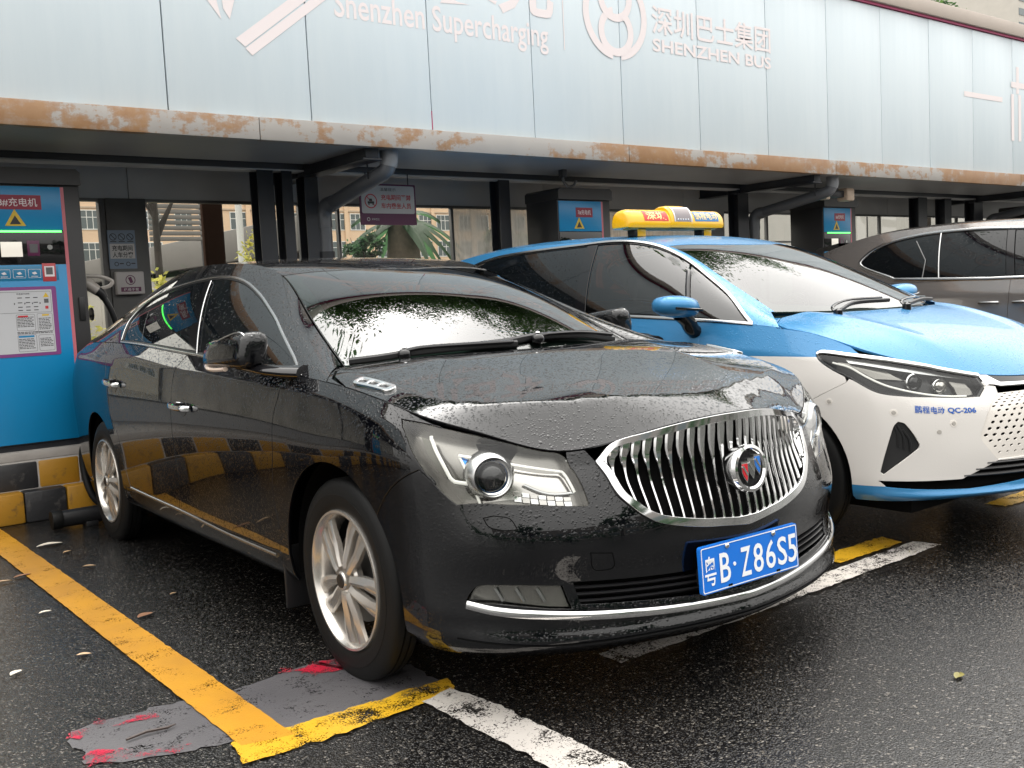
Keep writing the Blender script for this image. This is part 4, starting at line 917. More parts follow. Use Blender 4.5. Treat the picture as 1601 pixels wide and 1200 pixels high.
# ---------------------------------------------------------------- wet ground
def asphalt_mat():
    m, t, o = nt('wet asphalt'); b = nd(t, 'ShaderNodeBsdfPrincipled'); v = coords(t)
    vo = nd(t, 'ShaderNodeTexVoronoi', Scale=160., Randomness=1.); L(t, v, vo.inputs['Vector'])
    sp = nd(t, 'ShaderNodeSeparateColor'); L(t, vo.outputs['Color'], sp.inputs[0])
    big = noise(t, v, .9, 5); fine = noise(t, v, 260, 3)
    stone = ramp(t, sp.outputs[0], [(0, (.0035, .0035, .004)), (.6, (.007, .0068, .0068)), (.82, (.012, .0115, .011)), (.93, (.04, .038, .034)), (1, (.15, .14, .126))])
    tint = mixc(t, big, (.45, .45, .48), (1.35, 1.3, 1.22))
    mm = nd(t, 'ShaderNodeMix', data_type='RGBA', blend_type='MULTIPLY'); [i for i in mm.inputs if i.name == 'Factor' and i.type == 'VALUE'][0].default_value = 1
    L(t, stone, [i for i in mm.inputs if i.name == 'A' and i.type == 'RGBA'][0]); L(t, tint, [i for i in mm.inputs if i.name == 'B' and i.type == 'RGBA'][0])
    L(t, [q for q in mm.outputs if q.type == 'RGBA'][0], b.inputs['Base Color'])
    pud = ramp(t, noise(t, v, .55, 4), [(.42, (0, 0, 0)), (.60, (1, 1, 1))])
    r = nd(t, 'ShaderNodeMapRange'); r.inputs['To Min'].default_value = .13; r.inputs['To Max'].default_value = .06; L(t, pud, r.inputs['Value']); L(t, r.outputs[0], b.inputs['Roughness'])
    dome = math_(t, 'SUBTRACT', 1.0, math_(t, 'POWER', math_(t, 'MULTIPLY', vo.outputs['Distance'], 1.55, clamp=True), 2.), clamp=True)
    hgt = math_(t, 'ADD', math_(t, 'MULTIPLY', math_(t, 'MULTIPLY', dome, sp.outputs[1]), 1.0), math_(t, 'MULTIPLY', fine, .35))
    bp = nd(t, 'ShaderNodeBump', Distance=.0042); L(t, math_(t, 'MULTIPLY_ADD', pud, -.35, .75), bp.inputs['Strength']); L(t, hgt, bp.inputs['Height']); L(t, bp.outputs[0], b.inputs['Normal'])
    b.inputs['Specular IOR Level'].default_value = .65; L(t, b.outputs[0], o.inputs[0]); return m
def worn_paint(name, col, col2, wear=.40, edge=.0, rough=.28, scale=9., grit=150., bump=.3):
    """road paint with chips worn through to the asphalt"""
    m, t, o = nt(name); b = nd(t, 'ShaderNodeBsdfPrincipled', Roughness=rough); v = coords(t)
    n1 = noise(t, v, scale, 8, .7); n2 = noise(t, v, grit, 4, .7); big = noise(t, v, 2.1, 4)
    L(t, mixc(t, ramp(t, big, [(.35, (0,)*3), (.7, (1,)*3)]), col, col2), b.inputs['Base Color'])
    k = math_(t, 'ADD', math_(t, 'MULTIPLY', n1, .52), math_(t, 'MULTIPLY', n2, .48))
    a = nd(t, 'ShaderNodeMapRange'); a.inputs['From Min'].default_value = wear-.02; a.inputs['From Max'].default_value = wear+.02; L(t, k, a.inputs['Value'])
    bp = nd(t, 'ShaderNodeBump', Strength=bump, Distance=.003); L(t, n2, bp.inputs['Height']); L(t, bp.outputs[0], b.inputs['Normal'])
    tr = nd(t, 'ShaderNodeBsdfTransparent'); mx = nd(t, 'ShaderNodeMixShader'); L(t, a.outputs[0], mx.inputs[0]); L(t, tr.outputs[0], mx.inputs[1]); L(t, b.outputs[0], mx.inputs[2]); L(t, mx.outputs[0], o.inputs[0]); return m
M['asphalt'] = asphalt_mat()
M['yellow_line'] = worn_paint('yellow road paint', (.56, .27, .018), (.40, .19, .025), .415)
M['yellow_worn'] = worn_paint('worn yellow road paint', (.62, .36, .02), (.55, .30, .02), .46)
M['white_line'] = worn_paint('white road paint', (.62, .58, .53), (.46, .43, .40), .475)
M['patch'] = worn_paint('grey floor coating', (.10, .096, .10), (.065, .062, .067), .43, rough=.38, bump=.6)
M['red_paint'] = worn_paint('red floor paint', (.50, .018, .045), (.40, .018, .04), .50)
M['red_worn'] = worn_paint('worn red floor paint', (.42, .016, .045), (.30, .02, .04), .54)
def sheet(name, pts, z, mat, jag=.006, seed=1, kind='structure', closed_smooth=False):
    rnd = random.Random(seed); P = resample(np.array(pts, float), .03)
    if jag: P = P+np.array([[rnd.gauss(0, jag), rnd.gauss(0, jag)] for _ in P])
    me = mesh_from(name, [(x, y, z) for x, y in P], [tuple(range(len(P)))], mat, None, 0); o = obj(name, me); tag(o, kind=kind); return o
g = MB().box(-60, 160, -40, 220, -.6, 0).build('ground', M['asphalt']); tag(g, kind='structure')
sheet('painted_patch', [(.655, 2.87), (.70, 2.95), (.667, 3.04), (.71, 3.12), (.78, 3.146), (1.0, 3.125), (1.22, 3.09), (1.40, 3.12), (1.52, 3.13), (1.63, 3.05), (1.72, 2.86), (1.70, 2.63), (1.28, 2.66), (1.16, 2.69), (1.02, 2.71), (.92, 2.735), (.766, 2.804)], .003, M['patch'], .006, 2)
for k, pts in enumerate(([(1.41, 3.10), (1.43, 3.035), (1.47, 2.99), (1.54, 3.0), (1.58, 3.06), (1.53, 3.12), (1.46, 3.13)], [(1.375, 3.115), (1.40, 3.10), (1.405, 3.125), (1.385, 3.135)],
                         [(.69, 3.05), (.78, 3.10), (.83, 3.13), (.77, 3.15), (.70, 3.12)], [(.66, 2.86), (.75, 2.81), (.90, 2.75), (.93, 2.77), (.83, 2.83), (.80, 2.88), (.72, 2.92), (.68, 2.91)], [(.80, 3.07), (.88, 3.06), (.93, 3.09), (.86, 3.10)])):
    sheet('red_paint_splash', pts, .006, M['red_paint'] if k < 2 else M['red_worn'], .012, 11+k)
sheet('parking_line', [(1.034, 2.66), (1.178, 2.62), (1.183, 6.64), (1.036, 6.64)], .0075, M['yellow_line'], .0012, 3)
sheet('parking_line', [(.99, 2.545), (1.21, 2.53), (1.57, 2.55), (1.70, 2.57), (1.74, 2.66), (1.60, 2.675), (1.28, 2.675), (1.02, 2.70)], .0072, M['yellow_worn'], .005, 4)
sheet('parking_line', [(3.72, 2.55), (4.2, 2.55), (4.23, 2.68), (3.70, 2.675)], .0072, M['yellow_worn'], .005, 44)
sheet('white_line', [(1.57, 2.56), (1.69, 2.585), (1.715, 2.42), (1.72, 1.84), (1.72, 1.2), (1.57, 1.2), (1.57, 1.98)], .011, M['white_line'], .004, 5)
sheet('white_line', [(2.21, 2.36), (2.32, 2.355), (4.26, 2.395), (4.23, 2.515), (2.216, 2.475)], .011, M['white_line'], .003, 6)
for k, x in enumerate((4.75, 6.9, 9.0)): sheet('parking_line', [(x+1.35, 2.6), (x+1.5, 2.6), (x+1.5, 6.6), (x+1.35, 6.6)], .0072, M['yellow_line'], .003, 30+k)
sheet('parking_line', [(5.2, 2.56), (14, 2.56), (14, 2.68), (5.2, 2.68)], .0068, M['yellow_worn'], .005, 41)
# ---- kerb of yellow and black blocks, two courses, under the concrete plinth
def block_mat(name, c, c2):
    m = simple(name, c, .42, var=.0, bump=.5, bscale=35); t = m.node_tree; b = [n for n in t.nodes if n.type == 'BSDF_PRINCIPLED'][0]
    v = coords(t); n1 = noise(t, v, 7, 8, .7); L(t, ramp(t, n1, [(.34, c2), (.42, c), (.62, c), (.78, tuple(x*.6 for x in c))]), b.inputs['Base Color']); return m
M['kerb_yellow'] = block_mat('kerb yellow paint', (.36, .18, .016), (.16, .09, .03)); M['kerb_black'] = block_mat('kerb black paint', (.022, .022, .024), (.08, .075, .07))
M['concrete'] = simple('damp concrete', (.30, .28, .26), .7, var=.35, vscale=5, bump=.4, bscale=40)
kerb = MB().box(-8, 45, 6.75, 7.75, 0, .366, .01).box(-8, 45, 6.78, 8.1, .366, .425, .008).build('kerb', M['concrete']); tag(kerb, kind='structure')
kme = {}
def kblock(x0, x1, y0, y1, z0, z1, col):
    key = (round(x1-x0, 2), y0, col)
    if key not in kme:
        kme[key] = MB().box(0, x1-x0-.004, y0, y1, z0, z1, .012).build('kerb_block', M[col], kerb); kme[key].location.x = x0; return
    c = kme[key].copy(); COL.objects.link(c); c.location.x = x0
k = 0; x = 1.347-.245*24
while x < 26:
    kblock(x, x+.245, 6.652, 6.80, .0, .190, 'kerb_yellow' if (round((x-1.347)/.245)) % 2 else 'kerb_black'); x += .245
x = 1.459-.245*24
while x < 26:
    kblock(x, x+.245, 6.745, 6.86, .192, .362, 'kerb_yellow' if (round((x-1.459)/.245)) % 2 == 0 else 'kerb_black'); x += .245
# ---- wheel stops
def wheel_stop(x0, x1, y, label):
    t = thing('wheel_stop', label, 'wheel stop', (x0, y, 0), 0, 'tube wheel stops on the bay floors')
    MB().cyl((0.015, 0, .062), (x1-x0-.015, 0, .062), .05, None, 20).build('tube', M['black_plastic'], t)
    for xx in (0, x1-x0-.06): MB().lathe([(.001, 0), (.054, 0), (.057, .008), (.057, .05), (.054, .058), (.001, .058)], 20, 'x', (xx, 0, .062)).build('end_cap', M['tyre'], t)
    for xx in (.18, x1-x0-.25): MB().box(xx, xx+.07, -.05, .05, .0, .03, .004).build('bracket', M['black_plastic'], t)
wheel_stop(1.40, 3.35, 6.27, 'black tube wheel stop behind the rear tyres of the black saloon')
# ---- things lying on the ground
def leaf_mat(n, c): return simple(n, c, .45, var=.25, vscale=60)
LM = [leaf_mat('pale fallen leaf', (.62, .56, .47)), leaf_mat('brown fallen leaf', (.22, .11, .06)), leaf_mat('tan fallen leaf', (.45, .30, .17)), leaf_mat('green fallen leaf', (.16, .14, .03))]
def leaf(x, y, ln, wd, rot, m, label, z=.006, name='fallen_leaf', grp='leaves fallen on the wet ground'):
    n = 7; V = []; F = []
    for k in range(n):
        s = k/(n-1); w = wd*math.sin(math.pi*(.06+.9*s))**.8; c = .10*ln*math.sin(math.pi*s); b = .06*ln*math.sin(4*s+x)
        V += [(s*ln-ln/2, b-w/2, c*.5+.004), (s*ln-ln/2, b, c*.2), (s*ln-ln/2, b+w/2, c*.6+.003)]
    for k in range(n-1): a = 3*k; F += [(a, a+1, a+4, a+3), (a+1, a+2, a+5, a+4)]
    o = MB().add(V, F).build(name, LM[m]); o.location = (x, y, z); o.rotation_euler = (0, 0, rot); tag(o, label, 'leaf', grp); return o
for a in ((1.29, 5.86, .13, .05, .1, 0, 'large pale leaf beside the rear tyre end of the yellow line'), (1.315, 5.60, .05, .02, .6, 2, 'small tan leaf just past the large pale leaf'), (1.31, 5.18, .06, .02, -.4, 2, 'thin tan leaf on dark ground right of the yellow line'),
          (1.02, 5.24, .08, .03, .3, 1, 'brown curled leaf on the left edge of the yellow line'), (.92, 5.19, .09, .02, .1, 2, 'long tan leaf left of the yellow line'), (.95, 4.50, .05, .025, .2, 0, 'pale leaf left of the yellow line halfway along'),
          (1.245, 4.13, .07, .045, .5, 1, 'reddish brown leaf right of the yellow line halfway along'), (.92, 3.81, .05, .025, -.3, 2, 'tan leaf left of the yellow line near the grey patch'), (.69, 3.79, .05, .03, .7, 0, 'pale leaf near the lower left of the picture'),
          (2.86, 1.56, .05, .03, .3, 3, 'yellow green leaf alone on the open asphalt'), (1.87, 3.66, .035, .018, .9, 2, 'tiny tan leaf beneath the sill of the black saloon'), (1.44, 4.36, .03, .015, .4, 2, 'tiny tan leaf between yellow line and black saloon'), (4.06, 2.42, .06, .03, .2, 3, 'green leaf on the far white line')): leaf(*a[:6], a[6])
tw = MB().tube([(.80, 2.925, .012), (.86, 2.935, .014), (.92, 2.925, .012), (.945, 2.93, .013)], [.004, .005, .0045, .002], 6).build('twig', leaf_mat('dark wet twig', (.04, .025, .02))); tag(tw, 'dark broken twig lying on the grey painted patch', 'twig')
# ---------------------------------------------------------------- charging canopy and the glazed screen behind it
FY = 6.2
def panel_print(): pass
M['cladding'] = simple('pale blue cladding sheet', (.50, .60, .655), .38, 0, .5, var=.06, vscale=1.2)
t_ = M['cladding'].node_tree; b_ = [n for n in t_.nodes if n.type == 'BSDF_PRINCIPLED'][0]
v_ = coords(t_, scale=(3.0, 3.0, .35)); st_ = noise(t_, v_, 2.2, 7, .65); cl_ = ramp(t_, st_, [(.3, (.55, .63, .675)), (.55, (.585, .66, .70)), (.8, (.61, .68, .71))]); L(t_, cl_, b_.inputs['Base Color'])
M['seam'] = simple('dark panel joint', (.02, .022, .025), .6)
M['seam_red'] = simple('magenta backing strip', (.35, .02, .10), .5)
M['print'] = simple('faded pink print', (.76, .69, .69), .4)
M['trim_beige'] = simple('beige edge flashing', (.42, .36, .31), .5, var=.12, vscale=3)
M['steel_dark'] = simple('dark painted steel', (.020, .022, .028), .4, .1, .5, var=.25, vscale=8)
M['soffit'] = simple('grey soffit sheet', (.30, .30, .30), .5, var=.2, vscale=2)
M['wall_grey'] = simple('dark grey wall panel', (.42, .42, .42), .5, var=.18, vscale=2.5)
def rust_mat():
    m, t, o = nt('rusting grey fascia steel'); b = nd(t, 'ShaderNodeBsdfPrincipled', Roughness=.5); v = coords(t)
    area = noise(t, v, .55, 3, .5); n1 = noise(t, coords(t, scale=(1, 1, 1.6)), 4.5, 9, .68); streak = noise(t, coords(t, scale=(14, 14, 1.2)), 2.0, 5, .6)
    k = math_(t, 'ADD', math_(t, 'MULTIPLY', n1, .72), math_(t, 'ADD', math_(t, 'MULTIPLY', area, .62), math_(t, 'MULTIPLY', streak, .14)))
    base = mixc(t, noise(t, v, 3.1, 6), (.37, .35, .325), (.27, .255, .24))
    c = mixc(t, ramp(t, k, [(.70, (0,)*3), (.735, (.7,)*3), (.80, (1,)*3)]), base, mixc(t, noise(t, v, 9, 5), (.21, .095, .035), (.33, .20, .10)))
    L(t, c, b.inputs['Base Color']); bp = nd(t, 'ShaderNodeBump', Strength=.25, Distance=.004); L(t, n1, bp.inputs['Height']); L(t, bp.outputs[0], b.inputs['Normal']); L(t, b.outputs[0], o.inputs[0]); return m
M['rust'] = rust_mat()
can = thing('charging_canopy', 'long pale blue clad canopy with a rusty steel edge over the charging bays', 'canopy', (0, FY, 0))
X0, PW = 2.251, .9625; NL, NR = -9, 40
tops = 4.105
pme = None
for k in range(NL, NR):
    x = X0+k*PW
    if pme is None:
        o = MB().box(.004, PW-.004, .0, .03, 2.462, tops, .003).build('cladding_panel', M['cladding'], can); pme = o.data
    else: o = obj('cladding_panel', pme, can)
    o.location.x = x; o.rotation_euler = (R(random.uniform(-.02, .02)), 0, R(random.uniform(-.06, .06)))
xa, xb = X0+NL*PW, X0+NR*PW
MB().box(xa, xb, .032, .05, 2.47, tops+.05).build('panel_backing', M['seam'], can)
for k in range(0, 3): MB().box(X0+2*PW-.003, X0+2*PW+.004, -.001, .03, 2.47, 2.60).build('loose_strip', M['seam_red'], can) if k == 0 else None
MB().box(xa, xb, -.02, .05, tops+.005, tops+.03).build('magenta_edge', M['seam_red'], can)
MB().box(xa, xb, -.05, .30, tops+.032, tops+.19, .01).build('edge_flashing', M['trim_beige'], can)
x = xa; lens_ = [2.93, 3.9, 2.4, 3.3]; k = 0
while x < xb:
    ln = lens_[k % 4]; MB().box(x, x+ln-.004, -.045, .02, 2.312+.0, 2.458, .006).build('fascia_beam', M['rust'], can); x += ln; k += 1
MB().box(xa, xb, .022, .9, 2.318, 2.33).build('gutter_tray', M['soffit'], can)
MB().box(xa, xb, .02, 2.4, 2.42, 2.46).build('soffit', M['soffit'], can)
MB().box(xa, xb, .30, 2.4, tops-.5, tops-.46).build('canopy_roof', M['soffit'], can)
MB().box(xa, xb, 1.0, 1.14, 2.288, 2.42, .006).build('eaves_beam', M['steel_dark'], can)
MB().box(xa, xb, 1.0, 1.15, 2.276, 2.287, .003).build('beam_flange', M['wall_grey'], can)
for x in (-1.6, 3.69, 8.86, 13.9, 19.0, 24.0): MB().box(x-.055, x+.055, .05, 1.6, 2.25, 2.40, .006).box(x-.075, x+.075, .05, 1.6, 2.236, 2.25, .002).build('roof_bracket', M['steel_dark'], can)
lt = thing('ceiling_lamp', 'unlit flat grey lamp panel let into the canopy soffit', 'lamp', (1.745, 7.46, 2.40)); MB().box(-.075, .075, -.20, .20, -.022, .018, .004).build('diffuser', simple('unlit lamp diffuser', (.50, .48, .46), .5), lt); MB().box(-.09, .09, -.215, .215, -.012, .02, .004).build('lamp_frame', M['steel_dark'], lt)
# ---- printed lettering on the cladding
def on_clad(q): return np.stack([q[:, 0], np.full(len(q), -.0030), q[:, 1]], 1)
def clad_text(s, x0, x1, zb, zt, bold=0.): return text_on('lettering', s, lambda q: on_clad(q+np.array([(x0+x1)/2, (zb+zt)/2])), 1, M['print'], can, bold, w=x1-x0, hgt=zt-zb)
clad_text('Shenzhen Supercharging', 3.43, 5.315, 3.115, 3.355, .012)
clad_text('深圳超充', 3.10, 5.385, 3.38, 3.93, .02)
clad_text('深圳巴士集团', 6.49, 8.095, 3.425, 3.665, .012)
clad_text('SHENZHEN BUS', 6.49, 8.095, 3.275, 3.385, .022)
def flat(name, polys):
    V = []; F = []
    for i, p in enumerate(polys): F.append(tuple(range(len(V), len(V)+len(p)))); V += [(a, -.0030-.0002*(i % 12), b) for a, b in p]
    return obj(name, mesh_from(name, V, F, M['print'], None, 0), can)
flat('divider_mark', [[(5.478, 3.175), (5.487, 3.175), (5.487, 3.9), (5.478, 3.9)]])
def ring_arc(cx, cz, r0, r1, a0, a1, n=24):
    th = np.linspace(R(a0), R(a1), n); return [(cx+r1*math.cos(t), cz+r1*math.sin(t)) for t in th]+[(cx+r0*math.cos(t), cz+r0*math.sin(t)) for t in th[::-1]]
def arcs(cx, cz, r0, r1, a0, a1, k=12):
    e = np.linspace(a0, a1, k+1); return [ring_arc(cx, cz, r0, r1, e[i], e[i+1], 4) for i in range(k)]
flat('emblem_mark', arcs(6.06, 3.385, .135, .20, 100, 420)+arcs(6.06, 3.52, .30, .365, 120, 262)+arcs(6.06, 3.52, .30, .365, -82, 60)+arcs(6.06, 3.66, .13, .195, 160, 470))
flat('stripe_mark', [[(2.69, 2.955), (2.735, 2.935), (3.28, 3.34), (3.235, 3.36)][::1], [(2.715, 2.945), (2.775, 2.90), (3.33, 3.33), (3.27, 3.37)], [(2.775, 2.89), (2.82, 2.85), (3.38, 3.28), (3.335, 3.32)]][1:])
flat('stripe_mark', [[(2.535, 3.17), (2.63, 3.05), (2.60, 3.19), (2.60, 3.30), (2.50, 3.30)], [(2.63, 3.30), (2.645, 3.12), (2.685, 3.06), (2.76, 3.30)]])
flat('bar_mark', [[(11.67, 3.32), (12.58, 3.32), (12.58, 3.38), (11.67, 3.38)]])
flat('strokes_mark', [[(12.93, 3.45), (13.0, 3.45), (13.0, 3.78), (12.93, 3.78)], [(12.80, 3.52), (13.5, 3.52), (13.5, 3.59), (12.80, 3.59)], [(12.80, 2.87), (12.87, 2.87), (12.87, 3.44), (12.80, 3.44)], [(12.98, 2.87), (13.05, 2.87), (13.05, 3.44), (12.98, 3.44)], [(13.15, 2.87), (13.22, 2.87), (13.22, 3.44), (13.15, 3.44)], [(13.35, 2.87), (13.42, 2.87), (13.42, 3.44), (13.35, 3.44)]])
# ---- posts
def post(x0, x1, y, label, deep=.14):
    t = thing('canopy_post', label, 'post', ((x0+x1)/2, y, .425), 0, 'dark steel posts under the canopy'); w = (x1-x0)/2
    MB().box(-w, w, 0, .010, 0, 1.85).box(-w, w, deep-.01, deep, 0, 1.85).box(-.005, .005, .01, deep-.01, 0, 1.85).build('steel_section', M['steel_dark'], t)
    MB().box(-w-.03, w+.03, -.03, deep+.03, 0, .015, .003).build('base_plate', M['steel_dark'], t)
for x0, x1, lb in ((3.245, 3.375, 'dark steel post, first of three left of the red and white notice'), (3.445, 3.53, 'thin dark steel post in the middle of the three left of the notice'), (3.63, 3.745, 'dark steel post right beside the near grey drainpipe'),
                   (5.52, 5.64, 'dark steel post just left of the charger numbered 7'), (8.77, 8.945, 'dark steel post beside the drainpipe behind the taxi roof'), (12.37, 12.58, 'dark steel post above the rear of the grey van'), (13.02, 13.19, 'dark steel post above the van, second from its tail'), (13.79, 14.03, 'dark steel post above the van roof beside the third drainpipe'), (-1.9, -1.75, 'dark steel post beyond the left edge of the bays')): post(x0, x1, 7.2, lb)
# ---- drainpipes
M['pvc'] = simple('grey plastic drainpipe', (.105, .112, .125), .32, 0, .5, var=.1)
def drainpipe(xt, xp, label):
    t = thing('drainpipe', label, 'drainpipe', (xp, 7.22, .43), 0, 'grey drainpipes from the canopy gutter')
    P = catmull([(xt, 6.31, 2.33), (xt, 6.31, 2.25), (xt-.012, 6.335, 2.185), (xt-.035, 6.40, 2.155)], False, .02); Q = np.array([(xt-.035, 6.40, 2.155), (xp+.04, 7.13, 2.03)]); S_ = catmull([(xp+.04, 7.13, 2.03), (xp+.012, 7.19, 2.01), (xp, 7.22, 1.95), (xp, 7.22, 1.85)], False, .02)
    o_ = np.array([xp, 7.22, .43])
    MB().tube(np.vstack([P, Q[1:], S_[1:], [(xp, 7.22, .43)]])-o_, .058, 20).build('pipe', M['pvc'], t)
    MB().tube(P[:8]-o_, .064, 20).build('elbow', simple_cache('pale pipe collar', (.20, .21, .225), .35), t); MB().tube(S_-o_, .064, 20).build('elbow', M['pvc'], t)
    MB().lathe([(.058, -.03), (.070, -.03), (.070, .03), (.058, .03)], 20, 'z', (0, 0, 1.2)).build('pipe_clip', M['steel_dark'], t)
    MB().cyl((xt-.10-o_[0], 6.45-o_[1], 2.42-.43), (xt-.10-o_[0], 6.45-o_[1], 2.13-.43), .006, None, 6).build('hanger', M['steel_dark'], t)
drainpipe(3.86, 3.79, 'near grey drainpipe bending back from the rusty edge beside the notice'); drainpipe(9.20, 9.06, 'grey drainpipe behind the yellow roof sign of the taxi'); drainpipe(14.35, 14.25, 'far grey drainpipe above the roof of the van')
# ---- screen wall behind: lower dado, glass bays, upper band
WY = 7.78
sw = thing('screen_wall', 'dark grey screen wall with a long band of glass behind the chargers', 'wall', (0, WY, .42))
MB().box(xa, xb, 0, .06, 0, .30).build('dado', M['wall_grey'], sw)
pme = None
for k in range(-8, 20):
    x = 2.47+k*2.02
    if pme is None: o = MB().box(.002, 2.016, -.01, .06, 1.685, 2.10, .002).build('upper_panel', M['wall_grey'], sw); pme = o.data
    else: o = obj('upper_panel', pme, sw)
    o.location.x = x
M['frame'] = simple('grey aluminium frame', (.14, .14, .14), .35, .5)
M['pane'] = glass('clear window pane', (.96, .96, .93), 0., ior=1.45)
M['pane_dirty_dim'] = glass('streaked dirty and dimming pane', (.62, .62, .60), .05, ior=1.45, dirt=((.62, .60, .56), .15, .80))
MB().box(xa, xb, -.012, .04, 1.662, 1.684).box(xa, xb, -.012, .04, .30, .325).build('frame_rail', M['frame'], sw)
def pane(x0, x1, mat, fr=True):
    o = MB().box(x0+.01, x1-.01, .012, .018, .325, 1.662).build('window_pane', M[mat], sw)
    if fr: MB().box(x1-.012, x1+.012, -.01, .035, .325, 1.662, .003).build('mullion', M['frame'], sw)
for x0, x1, mt in ((-5, -3, 'pane_dirty_dim'), (-3, -1, 'pane_dirty_dim'), (-1, .6, 'pane_dirty_dim'), (.6, 2.27, 'pane'), (2.60, 3.86, 'pane'), (3.86, 4.22, 'pane'), (4.22, 5.40, 'pane'), (5.40, 6.02, 'pane_dirty_dim'), (6.02, 6.62, 'pane_dirty_dim'), (6.62, 7.7, 'pane_dirty_dim'), (7.7, 8.9, 'pane_dirty_dim'), (9.2, 10.0, 'pane'), (10.0, 10.8, 'pane'), (10.8, 11.6, 'pane'), (11.6, 12.4, 'pane'), (12.4, 13.4, 'pane'), (13.4, 14.4, 'pane'), (14.4, 16, 'pane'), (16, 18, 'pane'), (18, 22, 'pane')): pane(x0, x1, mt)  # three leftmost panes, out of view: dirt added to dim the doors' reflection
for x in (9.35, 9.75, 10.5, 10.9, 11.25, 11.7, 12.1): MB().box(x, x+.018, .0, .01, 1.34, 1.655).build('mullion', M['frame'], sw)
MB().box(9.2, 14.4, -.004, .011, 1.32, 1.342).build('transom', M['frame'], sw)
MB().box(2.29, 2.585, -.025, .07, .0, 1.685, .004).box(2.245, 2.288, -.015, .06, .0, 1.685, .004).build('pier', simple('weathered grey pier', (.095, .093, .09), .5, var=.4, vscale=4), sw)
MB().box(8.9, 9.2, -.02, .07, 0, 1.685, .004).build('pier', M['wall_grey'], sw)
# ---- notices
M['paper_white'] = simple('white printed sheet', (.52, .50, .49), .35, 0, .5)
M['ink_red'] = simple('red print', (.50, .03, .04), .4); M['ink_purple'] = simple('purple print', (.10, .012, .06), .4); M['ink_black'] = simple('black print', (.02, .02, .022), .4); M['ink_blue'] = simple('pale blue sheet', (.17, .225, .30), .4)
sg = thing('hanging_notice', 'hanging white and purple notice with red Chinese lettering beside the drainpipe', 'sign', (4.365, 7.19, 1.87))
MB().prism(rrect(.265, .165, .008), -.006, .006, lambda p, q, d: (p, d, q+.165)).build('board', M['ink_purple'], sg)
def son(q, d=-.0075): return np.stack([q[:, 0], np.full(len(q), d), q[:, 1]], 1)
MB().prism(rrect(.250, .112, .015), -.0072, -.006, lambda p, q, d: (p, d, q+.204)).build('white_field', M['paper_white'], sg)
def sg_text(s, cx, cz, w, h_, m, bold=0.): text_on('lettering', s, lambda q: son(q+np.array([cx, cz]), -.0082), 1, M[m], sg, bold, w=w, hgt=h_)
sg_text('温馨提示', 0, .286, .15, .026, 'ink_black'); sg_text('充电期间严禁', .073, .222, .285, .047, 'ink_red', .018); sg_text('车内乘坐人员', .073, .155, .285, .047, 'ink_red', .018); sg_text('深圳巴士', -.13, .045, .075, .018, 'paper_white')
def flat_on(parent, name, polys, mat, d):
    V = []; F = []
    for p in polys: F.append(tuple(range(len(V), len(V)+len(p)))); V += [(a, d, b) for a, b in p]
    return obj(name, mesh_from(name, V, F, M[mat], None, 0), parent)
flat_on(sg, 'ban_symbol', arcs(-.165, .19, .049, .058, 0, 360, 24)+[[(-.205, .226), (-.200, .231), (-.125, .154), (-.130, .149)]], 'ink_red', -.0082)
flat_on(sg, 'car_symbol', [[(-.195, .17), (-.135, .17), (-.135, .188), (-.195, .188)], [(-.183, .19), (-.150, .19), (-.155, .21), (-.178, .21)], [(-.190, .16), (-.178, .16), (-.178, .169), (-.190, .169)], [(-.152, .16), (-.140, .16), (-.140, .169), (-.152, .169)]], 'ink_black', -.0084)
flat_on(sg, 'round_mark', arcs(-.225+.03, .045, .010, .015, 0, 360, 12), 'paper_white', -.0082)
for xx in (-.2, .2): MB().box(xx-.004, xx+.004, -.002, .002, .33, .42).build('hanger', M['steel_dark'], sg)
nb = thing('blue_notice', 'pale blue notice with three round symbols on the grey pier', 'sign', (2.385, 7.752, 1.585))
MB().box(-.10, .10, -.004, .003, 0, .285).build('sheet', M['ink_blue'], nb)
for k in range(3):
    cx = -.062+k*.062; flat_on(nb, 'ban_symbol', arcs(cx, .235, .021, .026, 0, 360, 14)+[[(cx-.018, .25), (cx-.014, .254), (cx+.018, .22), (cx+.014, .216)]], 'ink_black', -.0052); flat_on(nb, 'caption_line', [[(cx-.022, .198), (cx+.022, .198), (cx+.022, .204), (cx-.022, .204)]], 'ink_black', -.0052)
flat_on(nb, 'pale_field', [[(-.09, .075), (.09, .075), (.09, .185), (-.09, .185)]], 'paper_white', -.0046)
text_on('lettering', '充电期间', lambda q: son(q+np.array([0, .152]), -.0054), 1, M['ink_black'], nb, .02, w=.15, hgt=.042); text_on('lettering', '人车分离', lambda q: son(q+np.array([0, .103]), -.0054), 1, M['ink_black'], nb, .02, w=.15, hgt=.042)
for cx in (-.05, .035): flat_on(nb, 'round_mark', arcs(cx, .035, .011, .016, 0, 360, 12)+[[(cx+.022, .034), (cx+.052, .034), (cx+.052, .042), (cx+.022, .042)]], 'ink_black', -.0052)
bx = thing('glove_box', 'small white wall box with a dark round glove symbol on the grey pier', 'box', (2.41, 7.752, 1.39))
MB().box(-.103, .103, -.055, .002, 0, .172, .010).build('box_body', simple('white plastic box', (.42, .39, .38), .4), bx); MB().box(-.099, .099, -.062, -.0555, .004, .168, .006).build('box_lid', simple_cache('white plastic lid', (.46, .43, .42), .4), bx)
flat_on(bx, 'round_mark', arcs(-.002, .108, .030, .036, 0, 360, 18)+[[(-.02, .125), (.004, .132), (.018, .09), (-.004, .083)]], 'ink_purple', -.0628); flat_on(bx, 'caption_field', [[(-.075, .022), (.072, .022), (.072, .055), (-.075, .055)]], 'ink_purple', -.0628)
text_on('lettering', '绝缘手套', lambda q: son(q+np.array([0, .038]), -.0634), 1, M['paper_white'], bx, .01, w=.11, hgt=.022)
